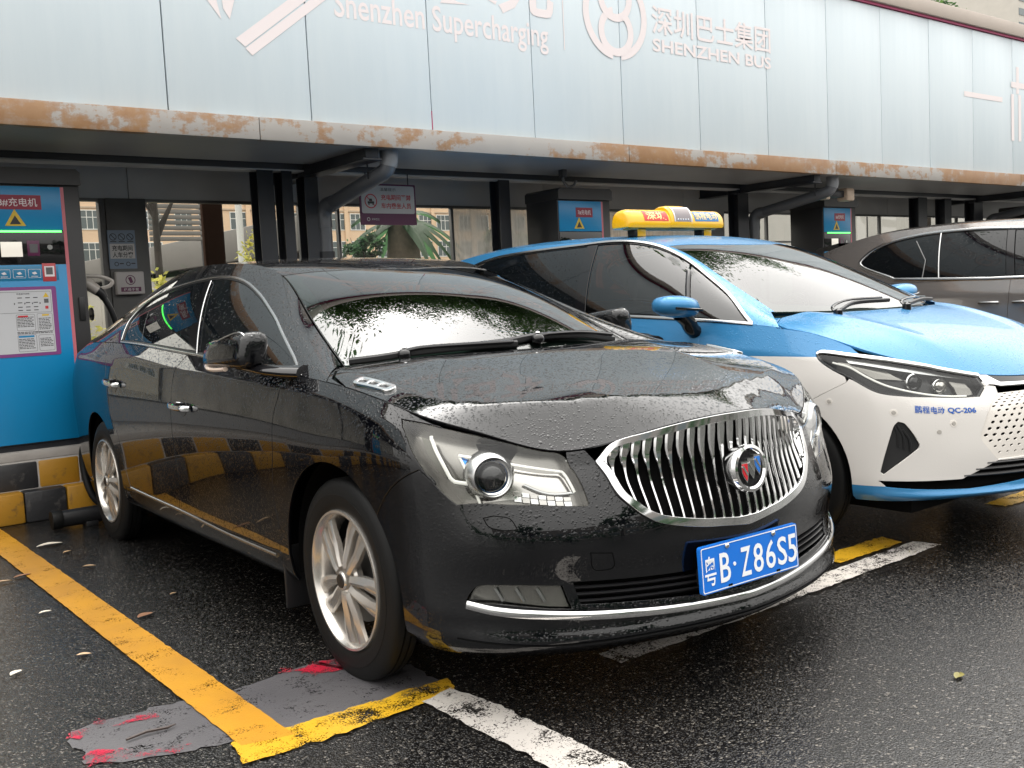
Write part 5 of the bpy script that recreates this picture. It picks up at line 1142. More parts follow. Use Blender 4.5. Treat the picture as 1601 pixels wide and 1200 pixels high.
# ---- cameras under the canopy
c1 = thing('security_camera', 'security camera on a pale curved arm above the charger numbered 7', 'camera', (5.95, 6.75, 2.25)); MB().tube(catmull([(-.07, 0, .02), (-.055, 0, -.04), (.0, 0, -.075), (.06, 0, -.06), (.085, 0, -.02)], False, .02), .012, 8).build('arm', M['frame'], c1); MB().box(-.09, -.04, -.03, .03, .0, .18, .005).build('mount', M['steel_dark'], c1)
c2 = thing('floodlight', 'small beige floodlight hung under the canopy beside the far drainpipe bend', 'lamp', (9.62, 6.55, 2.17)); [MB().box(*q).build('lamp_body', simple_cache('beige lamp case', (.55, .43, .33), .4), c2) for q in ((-.26, -.18, -.05, .06, -.06, .06, .012), (.10, .24, -.07, .07, -.07, .07, .02))]; MB().box(-.18, .10, -.03, .03, -.03, .04, .005).box(-.02, .02, -.01, .01, .04, .25).build('bracket', M['steel_dark'], c2)
# ---------------------------------------------------------------- charging cabinets
M['cab_dark'] = simple('charcoal cabinet steel', (.030, .029, .030), .42, .1, .5, var=.2, vscale=4)
M['cab_blue'] = simple('cyan blue cabinet film', (.006, .22, .47), .30, 0, .5, var=.10, vscale=2)
M['cab_blue2'] = simple('lighter blue strip', (.015, .18, .34), .3)
M['cab_pink'] = simple('pink cabinet stripe', (.50, .14, .17), .35)
M['label_red'] = simple('dark red label', (.24, .010, .035), .35)
M['tag_white'] = simple('label white', (.72, .66, .68), .4)
M['warn_yellow'] = simple('warning yellow', (.62, .42, .03), .4)
M['qr'] = simple('printed grey code block', (.10, .10, .105), .5)
M['screen'] = simple('lit display', (.5, .48, .42), .2, emit=((.95, .88, .78), .30))
M['sheet_grey'] = simple('pale instruction sheet', (.50, .51, .53), .4)
def charger(xc, number, label, led=True, full=True):
    w, h0, h1, dp = .318, .0, 1.745, .45; base = .425
    t = thing('charging_cabinet', label, 'charger', (xc, 6.80, base), 0, 'charging cabinets behind the bays')
    mb = MB().box(-w, w, .012, dp, .035, h1-.02, .012); mb.build('cabinet_body', M['cab_dark'], t)
    MB().box(-w+.01, w-.01, .03, dp-.02, 0, .036).build('plinth', M['steel_dark'], t)
    MB().prism([(x_*(w+.004)/w, z_) for x_, z_ in [(-w, h1-.10)]+[(-w, h1-.02), (-w+.025, h1), (w-.025, h1), (w, h1-.02)]+[(w, h1-.10)]], -.016, dp+.004, lambda p, q, d: (p, d, q)).build('hood', M['gloss_black'] if 0 else M['cab_dark'], t)
    def fr(name, x0, x1, z0, z1, mat, d=.006, th=.008, par=None, r=0.): return MB().box(x0, x1, d-th, d+.006 if d+.006 < .0125 else .0125, z0, z1, r).build(name, M[mat], par or t)
    xl, xr = -w+.012, w-.118
    # film panels: body front is at y = .012
    MB().box(xl, xr, .004, .0125, 1.365, 1.632, .002).build('door_film', M['cab_blue'], t)
    MB().box(xl, xr, .004, .0125, .045, 1.150, .002).build('door_film', M['cab_blue'], t)
    MB().box(xr, xr+.020, .005, .0125, .045, 1.632).build('pink_stripe', M['cab_pink'], t)
    MB().box(xl, xr, .006, .0125, 1.155, 1.360, .002).build('display_bezel', M['gloss_black'], t)
    nl = MB().box(-.19, .082, .002, .0045, 1.49, 1.578).build('number_label', M['label_red'], t) if full else MB().box(-.11, .09, .002, .0045, 1.49, 1.575).build('number_label', M['label_red'], t)
    def face(q, d=.0012): return np.stack([q[:, 0], np.full(len(q), d), q[:, 1]], 1)
    text_on('lettering', number, lambda q: face(q+np.array([(-.054 if full else -.01), 1.534])), 1, M['tag_white'], t, .005, w=.225 if full else .155, hgt=.052 if full else .045)
    tri = lambda cx, cz, s: [(cx-s, cz-s*.6), (cx+s, cz-s*.6), (cx, cz+s*1.1)]
    MB().prism(tri(-.075, 1.425, .06), .0015, .0045, lambda p, q, d: (p, d, q)).build('warning_sign', M['warn_yellow'], t)
    MB().prism(tri(-.075, 1.418, .032), .0010, .0016, lambda p, q, d: (p, d, q)).build('warning_mark', M['ink_black'], t)
    if led: MB().box(xl+.06, xr-.012, .001, .007, 1.350, 1.362, .002).build('light_strip', M['led_green'], t)
    MB().box(-.17, -.048, .002, .008, 1.20, 1.292, .004).build('display', M['screen'], t)
    MB().box(-.020, .052, .003, .007, 1.205, 1.300, .003).build('code_label', M['ink_purple'], t); MB().box(-.006, .040, .002, .0035, 1.225, 1.278).build('code_block', M['qr'], t)
    th = np.linspace(0, 6.28, 17)[:-1]; MB().prism([(.112+.016*math.cos(a), 1.258+.016*math.sin(a)) for a in th], .003, .007, lambda p, q, d: (p, d, q)).build('card_reader', M['satin'], t)
    if not full: return t
    MB().box(xl, xr-.05, .003, .006, 1.052, 1.142, .001).build('step_strip', M['cab_blue2'], t)
    for k, x0 in enumerate((-.29, -.205, -.118, -.031)):
        o_ = rrect(.036, .027, .004, 3); i_ = rrect(.034, .025, .003, 3); n_ = len(o_); cx, cz = x0+.04, 1.096
        MB().add([(p+cx, .0022, q+cz) for p, q in o_]+[(p+cx, .0022, q+cz) for p, q in i_], [(i, (i+1) % n_, n_+(i+1) % n_, n_+i) for i in range(n_)]).build('step_frame', M['tag_white'], t, 0)
        flat_on(t, 'step_icon', [[(cx-.016, cz+.004), (cx+.004, cz+.012), (cx+.016, cz-.002), (cx-.004, cz-.006)], [(cx-.020, cz-.019), (cx+.020, cz-.019), (cx+.020, cz-.0155), (cx-.020, cz-.0155)]], 'tag_white', .002)
    MB().box(.055, .135, .001, .006, 1.045, 1.158, .003).build('code_tag', simple_cache('red tag', (.45, .05, .06), .4), t); MB().box(.067, .125, .0, .0012, 1.075, 1.140).build('code_field', M['tag_white'], t); MB().box(.076, .115, -.001, .0003, 1.088, 1.132).build('code_block', M['qr'], t)
    # instruction board
    MB().prism([(p-.10, q+.80) for p, q in rrect(.225, .215, .012)], .001, .0045, lambda p, q, d: (p, d, q)).build('instruction_board', M['ink_purple_b'], t)
    MB().prism([(p-.108, q+.80) for p, q in rrect(.205, .195, .006)], -.0005, .0012, lambda p, q, d: (p, d, q)).build('instruction_sheet', M['sheet_grey'], t)
    def ln(name, x0, x1, z, hh, m): return [(x0, z), (x1, z), (x1, z+hh), (x0, z+hh)]
    P = []; rnd = random.Random(4)
    def framed(x0, x1, z0, z1):
        o_ = [(p+(x0+x1)/2, q+(z0+z1)/2) for p, q in rrect((x1-x0)/2, (z1-z0)/2, .008, 3)]; i_ = [(p+(x0+x1)/2, q+(z0+z1)/2) for p, q in rrect((x1-x0)/2-.0015, (z1-z0)/2-.0015, .007, 3)]
        n_ = len(o_); return [[o_[i], o_[(i+1) % n_], i_[(i+1) % n_], i_[i]] for i in range(n_)]
    P += framed(-.31, .090, .855, .985)+framed(-.12, -.012, .745, .845) + framed(-.0, .090, .735, .848)+framed(-.12, -.012, .615, .72)+framed(.0, .090, .615, .715)
    for x0, x1, z1, n_ in ((-.115, -.02, .825, 7), (.008, .082, .815, 8), (-.115, -.02, .69, 7), (.008, .082, .69, 6), (-.12, .085, .733, 2)):
        for k in range(n_):
            z = z1-k*(.0095 if n_ > 2 else .008); x = x0
            while x < x1-.012:
                l_ = rnd.uniform(.006, .022); P.append(ln('', x, min(x+l_, x1), z, .0042, 0)); x += l_+.003
    for cx in (-.09, -.045, .0):
        for cz in (.945, .915, .888, .868): P.append(ln('', cx-.013, cx+.013, cz, .005, 0))
    for cx in (-.125, -.066, -.022, .022): P.append([(cx, .905), (cx+.008, .912), (cx, .919)])
    flat_on(t, 'printed_text', P, 'ink_black', -.0012)
    text_on('lettering', '充电操作流程', lambda q: face(q+np.array([-.07, .972]), -.0014), 1, M['ink_black'], t, .0, w=.075, hgt=.011)
    MB().prism(tri(.062, .958, .017), -.0014, -.0004, lambda p, q, d: (p, d, q)).build('warning_sign', M['warn_yellow'], t)
    for cz, s_ in ((.925, .013),): MB().box(.062-s_, .062+s_, -.0014, -.0004, cz-s_, cz+s_).build('code_block', M['qr'], t)
    flat_on(t, 'red_heading', [ln('', -.11, -.052, .828, .010, 0), [(.062-.009, .875), (.062+.009, .875), (.062+.009, .893), (.062-.009, .893)]], 'ink_red', -.0016); flat_on(t, 'yellow_heading', [ln('', .03, .070, .832, .010, 0)], 'warn_yellow', -.0016); flat_on(t, 'blue_heading', [ln('', -.115, -.025, .703, .011, 0)], 'cab_blue', -.0016)
    # side: lock, holster, plug and cable
    MB().box(w-.06, w-.025, .0, .0125, .79, .94, .004).build('door_lock', M['black_plastic'], t)
    return t
M['ink_purple_b'] = simple('magenta board edge', (.20, .05, .20), .4)
A = charger(1.54, '8#充电机', 'blue and charcoal charging cabinet at the left edge, instruction board in full view')
charger(6.175, '7#充电机', 'charging cabinet numbered 7 rising behind the roof of the blue taxi', led=False, full=False)
charger(10.055, '6#充电机', 'charging cabinet with a green light strip between the taxi and the grey van', full=False)
charger(14.9, '5#充电机', 'far charging cabinet half hidden behind the van roof', full=False)
charger(-1.9, '9#充电机', 'charging cabinet beyond the left edge of the bays', full=False)
# ---- charging plug parked on the side of the near cabinet
def pt(x, y, z): return np.array([x, y, z])
pg = thing('charging_plug', 'pale grey charging plug with a loop handle parked on the side of the near cabinet', 'charging plug', (1.86, 7.02, 1.30))
MB().box(-.001, .035, -.05, .05, .02, .16, .008).build('holster', M['cab_dark'], pg)
MB().tube([(.02, 0, .17), (.06, -.02, .15), (.11, -.03, .105)], [.034, .040, .034], 14).build('plug_body', simple('pale plug shell', (.34, .31, .28), .35), pg)
MB().tube(catmull([(.05, -.02, .205), (.13, -.035, .20), (.205, -.045, .165), (.185, -.045, .135), (.115, -.03, .115)], False, .015), .013, 8).build('plug_handle', simple_cache('pale plug shell 2', (.36, .33, .30), .35), pg)
MB().tube([(.105, -.03, .11), (.135, -.03, .085), (.15, -.03, .055)], [.034, .031, .026], 12).build('plug_collar', M['black_plastic'], pg)
MB().tube(catmull([(.145, -.03, .06), (.19, -.02, -.03), (.225, 0, -.16), (.23, .02, -.4), (.17, .02, -.7), (.10, -.05, -.84), (.06, -.10, -.80), (.0, -.08, -.6)], False, .03), .020, 10).build('cable', M['black_plastic'], pg)
MB().tube([(-.001, -.02, -.06), (.06, -.02, -.06)], .008, 8).lathe([(.001, -.006), (.042, -.006), (.045, 0), (.042, .006), (.001, .006)], 20, 'x', (.062, -.02, -.045)).build('cable_hook', M['black_plastic'], pg)
# cable loop hanging over the kerb behind the rear tyre of the saloon
cl = thing('charging_cable', 'thick black charging cable looped over the kerb behind the saloon', 'cable', (1.75, 6.70, 0))
MB().tube(catmull([(.02, .12, .46), (-.03, .03, .36), (-.05, -.09, .22), (-.02, -.14, .10), (.06, -.16, .035), (.25, -.15, .025), (.5, -.12, .025), (.8, -.10, .025)], False, .02), .022, 10).build('cable_run', M['tyre'], cl)
# ---------------------------------------------------------------- blue and white taxi
def two_tone(name):
    m, t, o = nt(name); b = nd(t, 'ShaderNodeBsdfPrincipled', Roughness=.20); b.inputs['Coat Weight'].default_value = .25; b.inputs['Coat Roughness'].default_value = .02
    s = nd(t, 'ShaderNodeSeparateXYZ'); L(t, coords(t), s.inputs[0])
    up = math_(t, 'GREATER_THAN', s.outputs[2], .884); lo = math_(t, 'LESS_THAN', s.outputs[2], .318)
    k = math_(t, 'MAXIMUM', up, lo)
    L(t, mixc(t, k, (.63, .605, .575), (.038, .195, .40)), b.inputs['Base Color']); L(t, math_(t, 'MULTIPLY', k, .15), b.inputs['Metallic'])
    wet_bump(t, b, .7, .28, 100); L(t, b.outputs[0], o.inputs[0]); return m
M['two_tone'] = two_tone('blue over white taxi paint')
M['sign_yellow'] = simple('yellow roof sign plastic', (.80, .42, .005), .25, 0, .5, coat=.5)
M['sign_red'] = simple('red sign field', (.62, .03, .02), .35); M['sign_blue'] = simple('blue sign field', (.03, .16, .36), .35); M['sign_cream'] = simple('cream sign lettering', (.85, .62, .25), .4)
M['led_panel'] = simple('grey display panel', (.22, .19, .19), .2); M['mesh_black'] = simple('black vent plastic', (.012, .012, .013), .45)
def build_taxi():
    loc, rz = car_frame(4.75, 2.98, 0.)
    car = thing('taxi_car', 'blue over white taxi hatchback with a yellow roof sign, white perforated nose', 'taxi', loc, rz)
    W, vs = row_surface(TAXI_BASE, TAXI_ROWS, [3, 8]); G, rl = side_surface(W, 0, TAXI_SIDE); T = top_surface(rl, TAXI_TOP)
    TR = {k: np.array(v) for k, v in TAXI_LINES.items()}; U, VT = W.u[-1], W.v[-1]; tt = M['two_tone']; g = .002; fx = centre_fix(W)
    lamp = catmull(TR['lamp'], True, .012, (0, 5, 6, 7, 8)); lamp[:, 1] = np.minimum(lamp[:, 1], VT-.003)
    af = arch_uv(W, 0, .325, .375, 198, -14); afr = af[af[:, 1] > .012]; ar = arch_uv(W, -2.66, .325, .372, 198, -18); arq = ar[ar[:, 1] > .012]
    cutf = polyuv(W.side([(-.50, 1.03), (-.493, .965), (-.485, .881), (-.47, .70), (-.455, .50), (-.44, .34)])); cutf = polyuv((cutf[0][0], VT), cutf)
    cutb = polyuv(W.side([(-1.45, 1.07), (-1.47, .9), (-1.47, .7), (-1.46, .5), (-1.45, .34)])); cutb = polyuv((cutb[0][0], VT), cutb)
    cutr = polyuv(W.side([(-2.50, 1.09), (-2.42, .9), (-2.33, .72), (-2.24, .58), (-2.16, .34)])); cutr = polyuv((cutr[0][0], VT), cutr)
    cutf, cutb, cutr = (catmull(c, False, .03) for c in (cutf, cutb, cutr))
    bc = TR['bcut'].copy(); j = ((afr-bc[0])**2).sum(1).argmin()
    tip = lamp[lamp[:, 0].argmin()]; low = lamp[((lamp[:, 1] < tip[1]-.001) & (lamp[:, 0] < bc[1][0]-.004) & (lamp[:, 0] > 4.4))]; low = low[low[:, 0].argsort()]
    tip = lamp[lamp[:, 0].argmin()]; shut = TR['shut']
    sh = polyuv(shut[0]+np.array([-.01, .0]), shut[1:]); sh[:, 1] = np.minimum(sh[:, 1], VT-.001)
    topl = lamp[(lamp[:, 1] > tip[1]+.001) & (lamp[:, 0] < sh[-1][0]+.02)]; topl = topl[topl[:, 0].argsort()]
    fender = polyuv(cutf, (cutf[-1][0]+.01, .02), afr[:j+1], bc, low[::-1], tip, topl, sh[::-1], (sh[0][0], VT))
    both('front_wing', panel_data(W, fender, gap=g), tt, car)
    d1 = both('front_door', panel_data(W, polyuv(cutb, cutf[::-1]), gap=g), tt, car); d2 = both('rear_door', panel_data(W, polyuv(cutr, cutb[::-1]), gap=g), tt, car)
    both('sill', panel_data(W, polyuv((arq[-1][0]+.01, .0), (arq[-1][0]+.06, .14), cutr[-1], cutb[-1], cutf[-1], (cutf[-1][0]+.01, .02), (cutf[-1][0]+.01, 0)), gap=g), tt, car)
    both('rear_quarter', panel_data(W, polyuv((0, VT), cutr, (arq[-1][0]+.05, .14), arq[::-1], (arq[0][0]-.01, 0), (0, 0)), gap=g, res=.04), tt, car)
    # nose: white bumper with perforated panel, corner vents, low intake
    gl_ = polyuv(TR['grille'][:-1], (U, TR['grille'][-1][1]-.004), (U, .632)); gs = catmull(gl_[:-2], False, .02); gsp = polyuv(gs, gl_[-2:])
    vent = catmull(TR['vent'], True, .012, (0, 4, 5)); itk = polyuv(TR['intake'][:3], (U, TR['intake'][3][1]), (U, .125), TR['intake'][5:]); itk = np.vstack([itk[:2], itk[2:]])
    lamp_low = lamp[(lamp[:, 1] < .76) & (lamp[:, 0] > bc[1][0]+.006) & (lamp[:, 1] < .76)]
    kx = lamp_low[:, 0].argsort(); lamp_low = lamp_low[kx]; lamp_low = lamp_low[lamp_low[:, 0] < 5.443]
    bump = polyuv(afr[j:], (afr[-1][0]+.01, 0), (U, 0), (U, .122), (5.2915, 0.092), (4.9395, 0.099), (4.9095, 0.122), (5.2685, 0.126), (5.4505, 0.201), (U, .209), (U, gl_[-2][1]-.0), gs[::-1], (5.4985, 0.692), (5.4595, 0.707), lamp_low[::-1], bc[::-1])
    d = panel_data(W, bump, holes=[vent], gap=.0015, fixed=fx); put('front_bumper', join(d, flip_y(d)), tt, car)
    d = panel_data(W, polyuv((4.9095, 0.124), (5.2685, 0.126), (5.4505, 0.201), (U, .209), (U, .124), (5.2915, 0.094), (4.9395, 0.099)), off=-.05, lip=0, res=.05); put('lower_intake', join(d, flip_y(d)), M['void'], car)
    for vv in (.140, .165, .19):
        uv = np.stack([np.linspace(5.254+(vv-.13)*2.2, U, 14), np.full(14, vv)], 1); P, N = ribbon(W, uv, 0, -.012); MB().tube(np.vstack([P, (P*np.array([1, -1, 1]))[::-1][1:]]), .008, 6, flat=2., up=np.vstack([N, (N*np.array([1, -1, 1]))[::-1][1:]])).build('intake_slat', M['mesh_black'], car)
    both('corner_vent', panel_data(W, vent, off=-.018, lip=.0, res=.03), M['mesh_black'], car)
    vc = vent.mean(0)
    for k in range(3):
        q = catmull(polyuv(vc+np.array([-.030+k*.025, .135-k*.025]), vc+np.array([-.005+k*.026, .08-k*.02]), vc+np.array([.0+k*.025, -.0-k*.01])), False, .02); two('vent_rib', strip(W, q, .005, .8, -.012), M['black_plastic'], car)
    holes = []; k = 0
    for r_ in range(13):
        vq = .235+r_*.0305
        for c_ in range(14):
            uq = U-.0215-c_*.043-(.0215 if r_ % 2 else 0)+.0
            if in_poly(np.array([[uq-.022, vq-.0]]), gsp)[0] and in_poly(np.array([[uq, vq+.016]]), gsp)[0] and in_poly(np.array([[uq, vq-.014]]), gsp)[0] and uq < U-.012:
                s_ = .5+.5*min(1, abs(r_-0)/3)*(1-.45*r_/12); holes.append([(uq+.0105*s_*math.cos(a)+.003*math.sin(a), vq+.0068*s_*math.sin(a)) for a in np.linspace(0, 6.28, 9)[:-1]])
    d = panel_data(W, gsp, holes=holes, gap=.002, off=-.006, lip=.006, fixed=fx, res=.02); put('grille_panel', join(d, flip_y(d)), M['white_paint'], car)
    d = panel_data(W, gsp, off=-.03, lip=0, res=.05); put('grille_back', join(d, flip_y(d)), M['void'], car)
    em = MB().lathe([(.001, .004), (.05, .003), (.06, -.012)], 28, 'x'); P = W.pos([U], [.42])[0]; em.xf(lambda p: P+p*np.array([1, 1.3, .9])); em.build('nose_emblem', M['gloss_black'], car)
    c_ = catmull([(5.4365, 0.830), (5.4745, 0.844), (5.5195, 0.782), (5.5745, 0.707), (U, .70)], False, .02); uvp, uvn = ribbon(W, c_, 0, .004)
    ch = panel_data(W, polyuv((5.4365, 0.838), (5.4845, VT-.002), (5.5365, 0.744), (U, .742), (U, .702), (5.5265, 0.696), (5.4745, 0.727), (5.4465, 0.702)), off=.002, lip=.012, fixed=fx); put('chrome_bar', join(ch, flip_y(ch)), M['chrome'], car)
    d = panel_data(W, polyuv((5.4845, VT), (5.5365, 0.744), (U, .742), (U, VT)), off=-.002, lip=0); put('bonnet_lip', join(d, flip_y(d)), M['gloss_black'], car)
    both('headlamp_housing', panel_data(W, lamp, off=-.05, lip=0), M['black_plastic'], car); Pm, Nm = ribbon(W, lamp, 0, 0.); n_ = len(Pm); two('headlamp_side', MB().add(np.vstack([Pm-Nm*.001, Pm-Nm*.051]), [(i, (i+1) % n_, n_+(i+1) % n_, n_+i) for i in range(n_)]), M['black_plastic'], car)
    lens = both('headlamp', panel_data(W, lamp, gap=.002, off=-.001), M['lens'], car)
    both('headlamp_rim', panel_data(W, lamp, holes=[inset(lamp, .014)], off=-.006, lip=0), M['gloss_black'], car)
    for s_, ln in zip((-1, 1), lens):
        for uq, vq, r_, nm in ((5.1045, 0.692, .036, 'projector'), (5.2295, 0.697, .032, 'reflector')):
            c0 = W.pos([uq], [vq])[0]-W.nrm([uq], [vq])[0]*.034; ax = np.array([.9, .42, .05]); ax /= np.linalg.norm(ax); e1 = np.cross(ax, [0, 0, 1]); e1 /= np.linalg.norm(e1); e2 = np.cross(e1, ax)
            def disc(prof, name, mat):
                mb = MB().lathe(prof, 28, 'y'); mb.xf(lambda p: c0+e1*p[0]+ax*p[1]+e2*p[2]); one_sided(mb, s_).build(name, mat, ln)
            disc([(r_*.86, .0), (r_, .008), (r_*1.12, .004), (r_*1.2, -.03)], nm+'_ring', M['chrome']); disc([(r_*.86, .0), (r_*.6, .014), (.001, .02)], nm+'_lens', M['dark_chrome'] if nm == 'reflector' else M['gloss_black'])
        s1 = polyuv((4.7045, 0.707), (4.7945, 0.692), (4.8745, 0.652), (4.9745, 0.612), (5.1245, 0.597), (5.3445, 0.610)); one_sided(strip(W, catmull(s1, False, .02), .0045, .6, -.02), s_).build('light_guide', M['lens_white'], ln)
        q = panel_data(W, polyuv((4.7745, 0.747), (5.0345, 0.792), (5.2545, 0.822), (5.4145, 0.812), (5.4145, 0.797), (5.2345, 0.792), (5.0145, 0.757), (4.7945, 0.727)), off=-.018, lip=0); put('chrome_brow', flip_y(q) if s_ < 0 else q, M['satin'], ln)
        q = panel_data(W, polyuv((5.2945, 0.772), (5.3745, 0.767), (5.3945, 0.632), (5.3145, 0.617)), off=-.035, lip=.01); put('indicator_lens', flip_y(q) if s_ < 0 else q, M['lamp_grey'], ln)
        q = panel_data(W, polyuv((4.7245, 0.727), (4.9745, 0.757), (5.0545, 0.692), (4.9145, 0.652)), off=-.038, lip=.0); put('side_reflector', flip_y(q) if s_ < 0 else q, M['lamp_grey'], ln)
    te = lamp[(lamp[:, 1] > np.interp(lamp[:, 0], [4.62, 5.02, 5.44], [.732, .79, .82]))]; te = te[te[:, 0].argsort()]; two('headlamp_brow', strip(W, te, .011, .5, .003), M['chrome'], car)
    for uq, vq in TR['sens'][:3]:
        q = panel_data(W, [(uq+.017*math.cos(a), vq+.017*math.sin(a)) for a in np.linspace(0, 6.28, 15)[:-1]], off=.0012, lip=.002, bstep=.05); r2 = panel_data(W, [(uq+.009*math.cos(a), vq+.009*math.sin(a)) for a in np.linspace(0, 6.28, 13)[:-1]], off=.0035, lip=.002, bstep=.05)
        for s_, z in zip((-1, 1), both('parking_sensor', q, M['white_paint'], car)): put('sensor_disc', flip_y(r2) if s_ < 0 else r2, M['cabin_light'], z)
    uq, vq = TR['sens'][3]; both('tow_cap', panel_data(W, [(uq+.010*math.cos(a), vq+.010*math.sin(a)) for a in np.linspace(0, 6.28, 13)[:-1]], off=.002, lip=.002, bstep=.05), M['cabin_light'], car)
    # lettering on the right front corner: along +u seen from outside the right flank
    a, b, c = TR['text']; d_ = (b-a)/np.linalg.norm(b-a); up_ = np.array([-d_[1], d_[0]]); wid = np.linalg.norm(b-a); hh = .044
    def on_w(q, flip=1):
        uv = a+np.outer(q[:, 0], d_)+np.outer(q[:, 1], up_); P = W.pos(uv[:, 0], uv[:, 1])+W.nrm(uv[:, 0], uv[:, 1])*.0022; return P*np.array([1, -1, 1])
    text_on('lettering', '鹏程电动', lambda q: on_w(q+np.array([wid*.24, hh*.5])), 1, M['letter_blue'], car, .012, w=wid*.46, hgt=hh)
    text_on('lettering', 'QC-206', lambda q: on_w(q+np.array([wid*.755, hh*.5])), 1, M['letter_blue'], car, .030, w=wid*.47, hgt=hh*.92)
    # bonnet
    row = W.G[:, -1]; k = (row[:, 0] > -1.2) & (W.u > 2.3); E = row[k]; E = np.vstack([E[::2], E[-1:]])
    H = Height(E, [-.7, -.25, 0, .3, .55, .72, .80, .86], [1.07, 1.09, 1.085, 1.02, .935, .862, .822, .775], .055, .24); oc = H.C
    def ridge(x, y): yc = np.interp(x, [-.3, .0, .4, .75], [.60, .58, .50, .40]); return .012*np.exp(-((y-yc)/.06)**2)*np.clip((.7-x)/.3, 0, 1)-.05*np.clip((.42-y), 0, 1)**2*0
    H.C = lambda x, y: oc(x, y)+ridge(np.asarray(x, float), np.asarray(y, float))
    ex = E[E[:, 0] > .0]; endk = ex[:, 1] > .34; fx2 = lambda p: p[:, 1] < 1e-4
    hood = polyuv((.10, 0), (.08, .25), (.02, .48), (-.06, .62), (-.10, .70), (-.055, .80), ex[:, :2]); d = panel_data(H, hood, gap=.003, fixed=fx2); bn = put('bonnet', join(d, flip_y(d)), M['blue_paint'], car)
    eb = E[(E[:, 0] <= .0) & (E[:, 0] > -.30)][::-1]; both('cowl_corner', panel_data(H, polyuv((-.105, .70), (-.06, .80), eb[:, :2]-np.array([0, .002]), (-.24, .74)), gap=.0015, off=-.001), M['blue_paint'], car)
    d = panel_data(H, polyuv((.12, 0), (.09, .26), (.02, .50), (-.08, .66), (-.12, .745), (-.24, .72), (-.18, .5), (-.1, .25), (-.07, 0)), off=-.02, lip=0, res=.04); put('cowl_panel', join(d, flip_y(d)), M['black_plastic'], car)
    # glasshouse
    dl = polyuv(TR['dlo'][:6], TR['dlo'][6:], (2.62, .37), (2.72, .30), (2.70, .20), (2.5, .03), TR['dlob'][:1], TR['dlob'][1:]); dlo = catmull(dl, True, .015, (0,)); dlo[:, 1] = np.maximum(dlo[:, 1], .007); di = inset(dlo, .014)
    both('roof_side', panel_data(G, [(0, 0), (G.u[-1], 0), (G.u[-1], G.v[-1]), (0, G.v[-1])], holes=[dlo], lip=0, res=.03), M['blue_paint'], car)
    b0, b1 = TR['bp'][0]-np.array([.03, -.05]), TR['bp'][-1]-np.array([.02, .05]); t0, t1 = TR['tri'][0]+np.array([.02, .1]), TR['tri'][-1]-np.array([0, .05])
    db = b1-b0; dt = t1-t0
    tri = clip(di, t0, t1, -1); f_ = clip(clip(di, t0, t1, 1), b0, b1, -1); bp_ = clip(clip(di, b0, b1, 1), b0+np.array([.085, 0]), b1+np.array([.085, 0]), -1); r_ = clip(di, b0+np.array([.085, 0]), b1+np.array([.085, 0]), 1)
    both('corner_glass', panel_data(G, tri, off=-.006, gap=.012, lip=.01, res=.04), M['taxi_glass'], car); both('door_glass', panel_data(G, f_, off=-.006, gap=.006, lip=.012, res=.05), M['taxi_glass'], car)
    both('b_pillar', panel_data(G, bp_, off=-.002, lip=.004), M['gloss_black'], car); both('door_glass', panel_data(G, r_, off=-.006, lip=.01, gap=.003, res=.05), M['tint_glass'], car)
    both('window_seal', panel_data(G, dlo, holes=[di], off=-.002, lip=.004, res=.03), M['gloss_black'], car); two('window_trim', strip(G, dlo, .010, .55, .001, 8, True), M['satin'], car)
    two('pillar_trim', strip(G, np.stack([np.linspace(t0[0], t1[0], 8), np.clip(np.linspace(t0[1], t1[1], 8), .01, .36)], 1), .014, .4, -.001), M['gloss_black'], car)
    VTp = T.v[-1]; uh = TR['ws'][3][0]; hv = np.linspace(.004, VTp, 30); head = np.stack([np.interp(hv, [0, .1, .35, VTp], [uh+.01, uh-.0, TR['ws'][4][0]+.01, TR['ws'][4][0]-.01]), hv], 1)
    fxt = lambda p: p[:, 1] > VTp-1e-4; wsc = polyuv((0, VTp), (0, .014), np.stack([np.linspace(.1, head[0][0]-.03, 10), np.full(10, .016)], 1), head[1:])
    d = panel_data(T, wsc, gap=.002, fixed=fxt, off=-.002, res=.03); put('windscreen', join(d, flip_y(d)), M['screen_glass'], car)
    fr_i = polyuv((.05, VTp), (.06, .30), (.10, .062), np.stack([np.linspace(.2, head[0][0]-.10, 10), np.full(10, .05)], 1), (head[0][0]-.055, .09), head[6:]-np.array([.06, 0])); d = panel_data(T, polyuv(wsc, fr_i[::-1]), gap=0, lip=0, off=-.007, res=.04); put('windscreen_border', join(d, flip_y(d)), M['black_plastic'], car)
    both('pillar_skin', panel_data(T, polyuv((0, 0), (0, .014), np.stack([np.linspace(.1, head[0][0]-.03, 10), np.full(10, .016)], 1), head[1], (head[1][0]+.02, 0)), lip=0), M['blue_paint'], car)
    ub = T.u[np.abs(T.G[:, -1, 0]+3.42).argmin()]; roof = polyuv(head[1:]+np.array([.003, 0]), (ub, VTp), (ub, .0), (head[0][0]+.02, 0)); d = panel_data(T, roof, gap=0, fixed=fxt, lip=.004); put('roof', join(d, flip_y(d)), M['blue_paint'], car)
    re_ = [(-3.44, .0, 1.49), (-3.44, .58, 1.44), (-3.60, .66, 1.12), (-3.64, 0, 1.14)]; V = [(x, y*s_, z) for s_ in (1, -1) for x, y, z in re_]; MB().add(V, [(0, 1, 2, 3), (7, 6, 5, 4)]).build('rear_window', M['tint_glass'], car)
    MB().add([(x, y, z) for y in (-.62, .62) for x, z in ((-3.1, 1.16), (-3.5, 1.14), (-3.72, 1.09), (-3.1, 1.05))], [(0, 1, 2, 3), (7, 6, 5, 4), (0, 4, 5, 1), (1, 5, 6, 2)]).build('tailgate', M['blue_paint'], car)
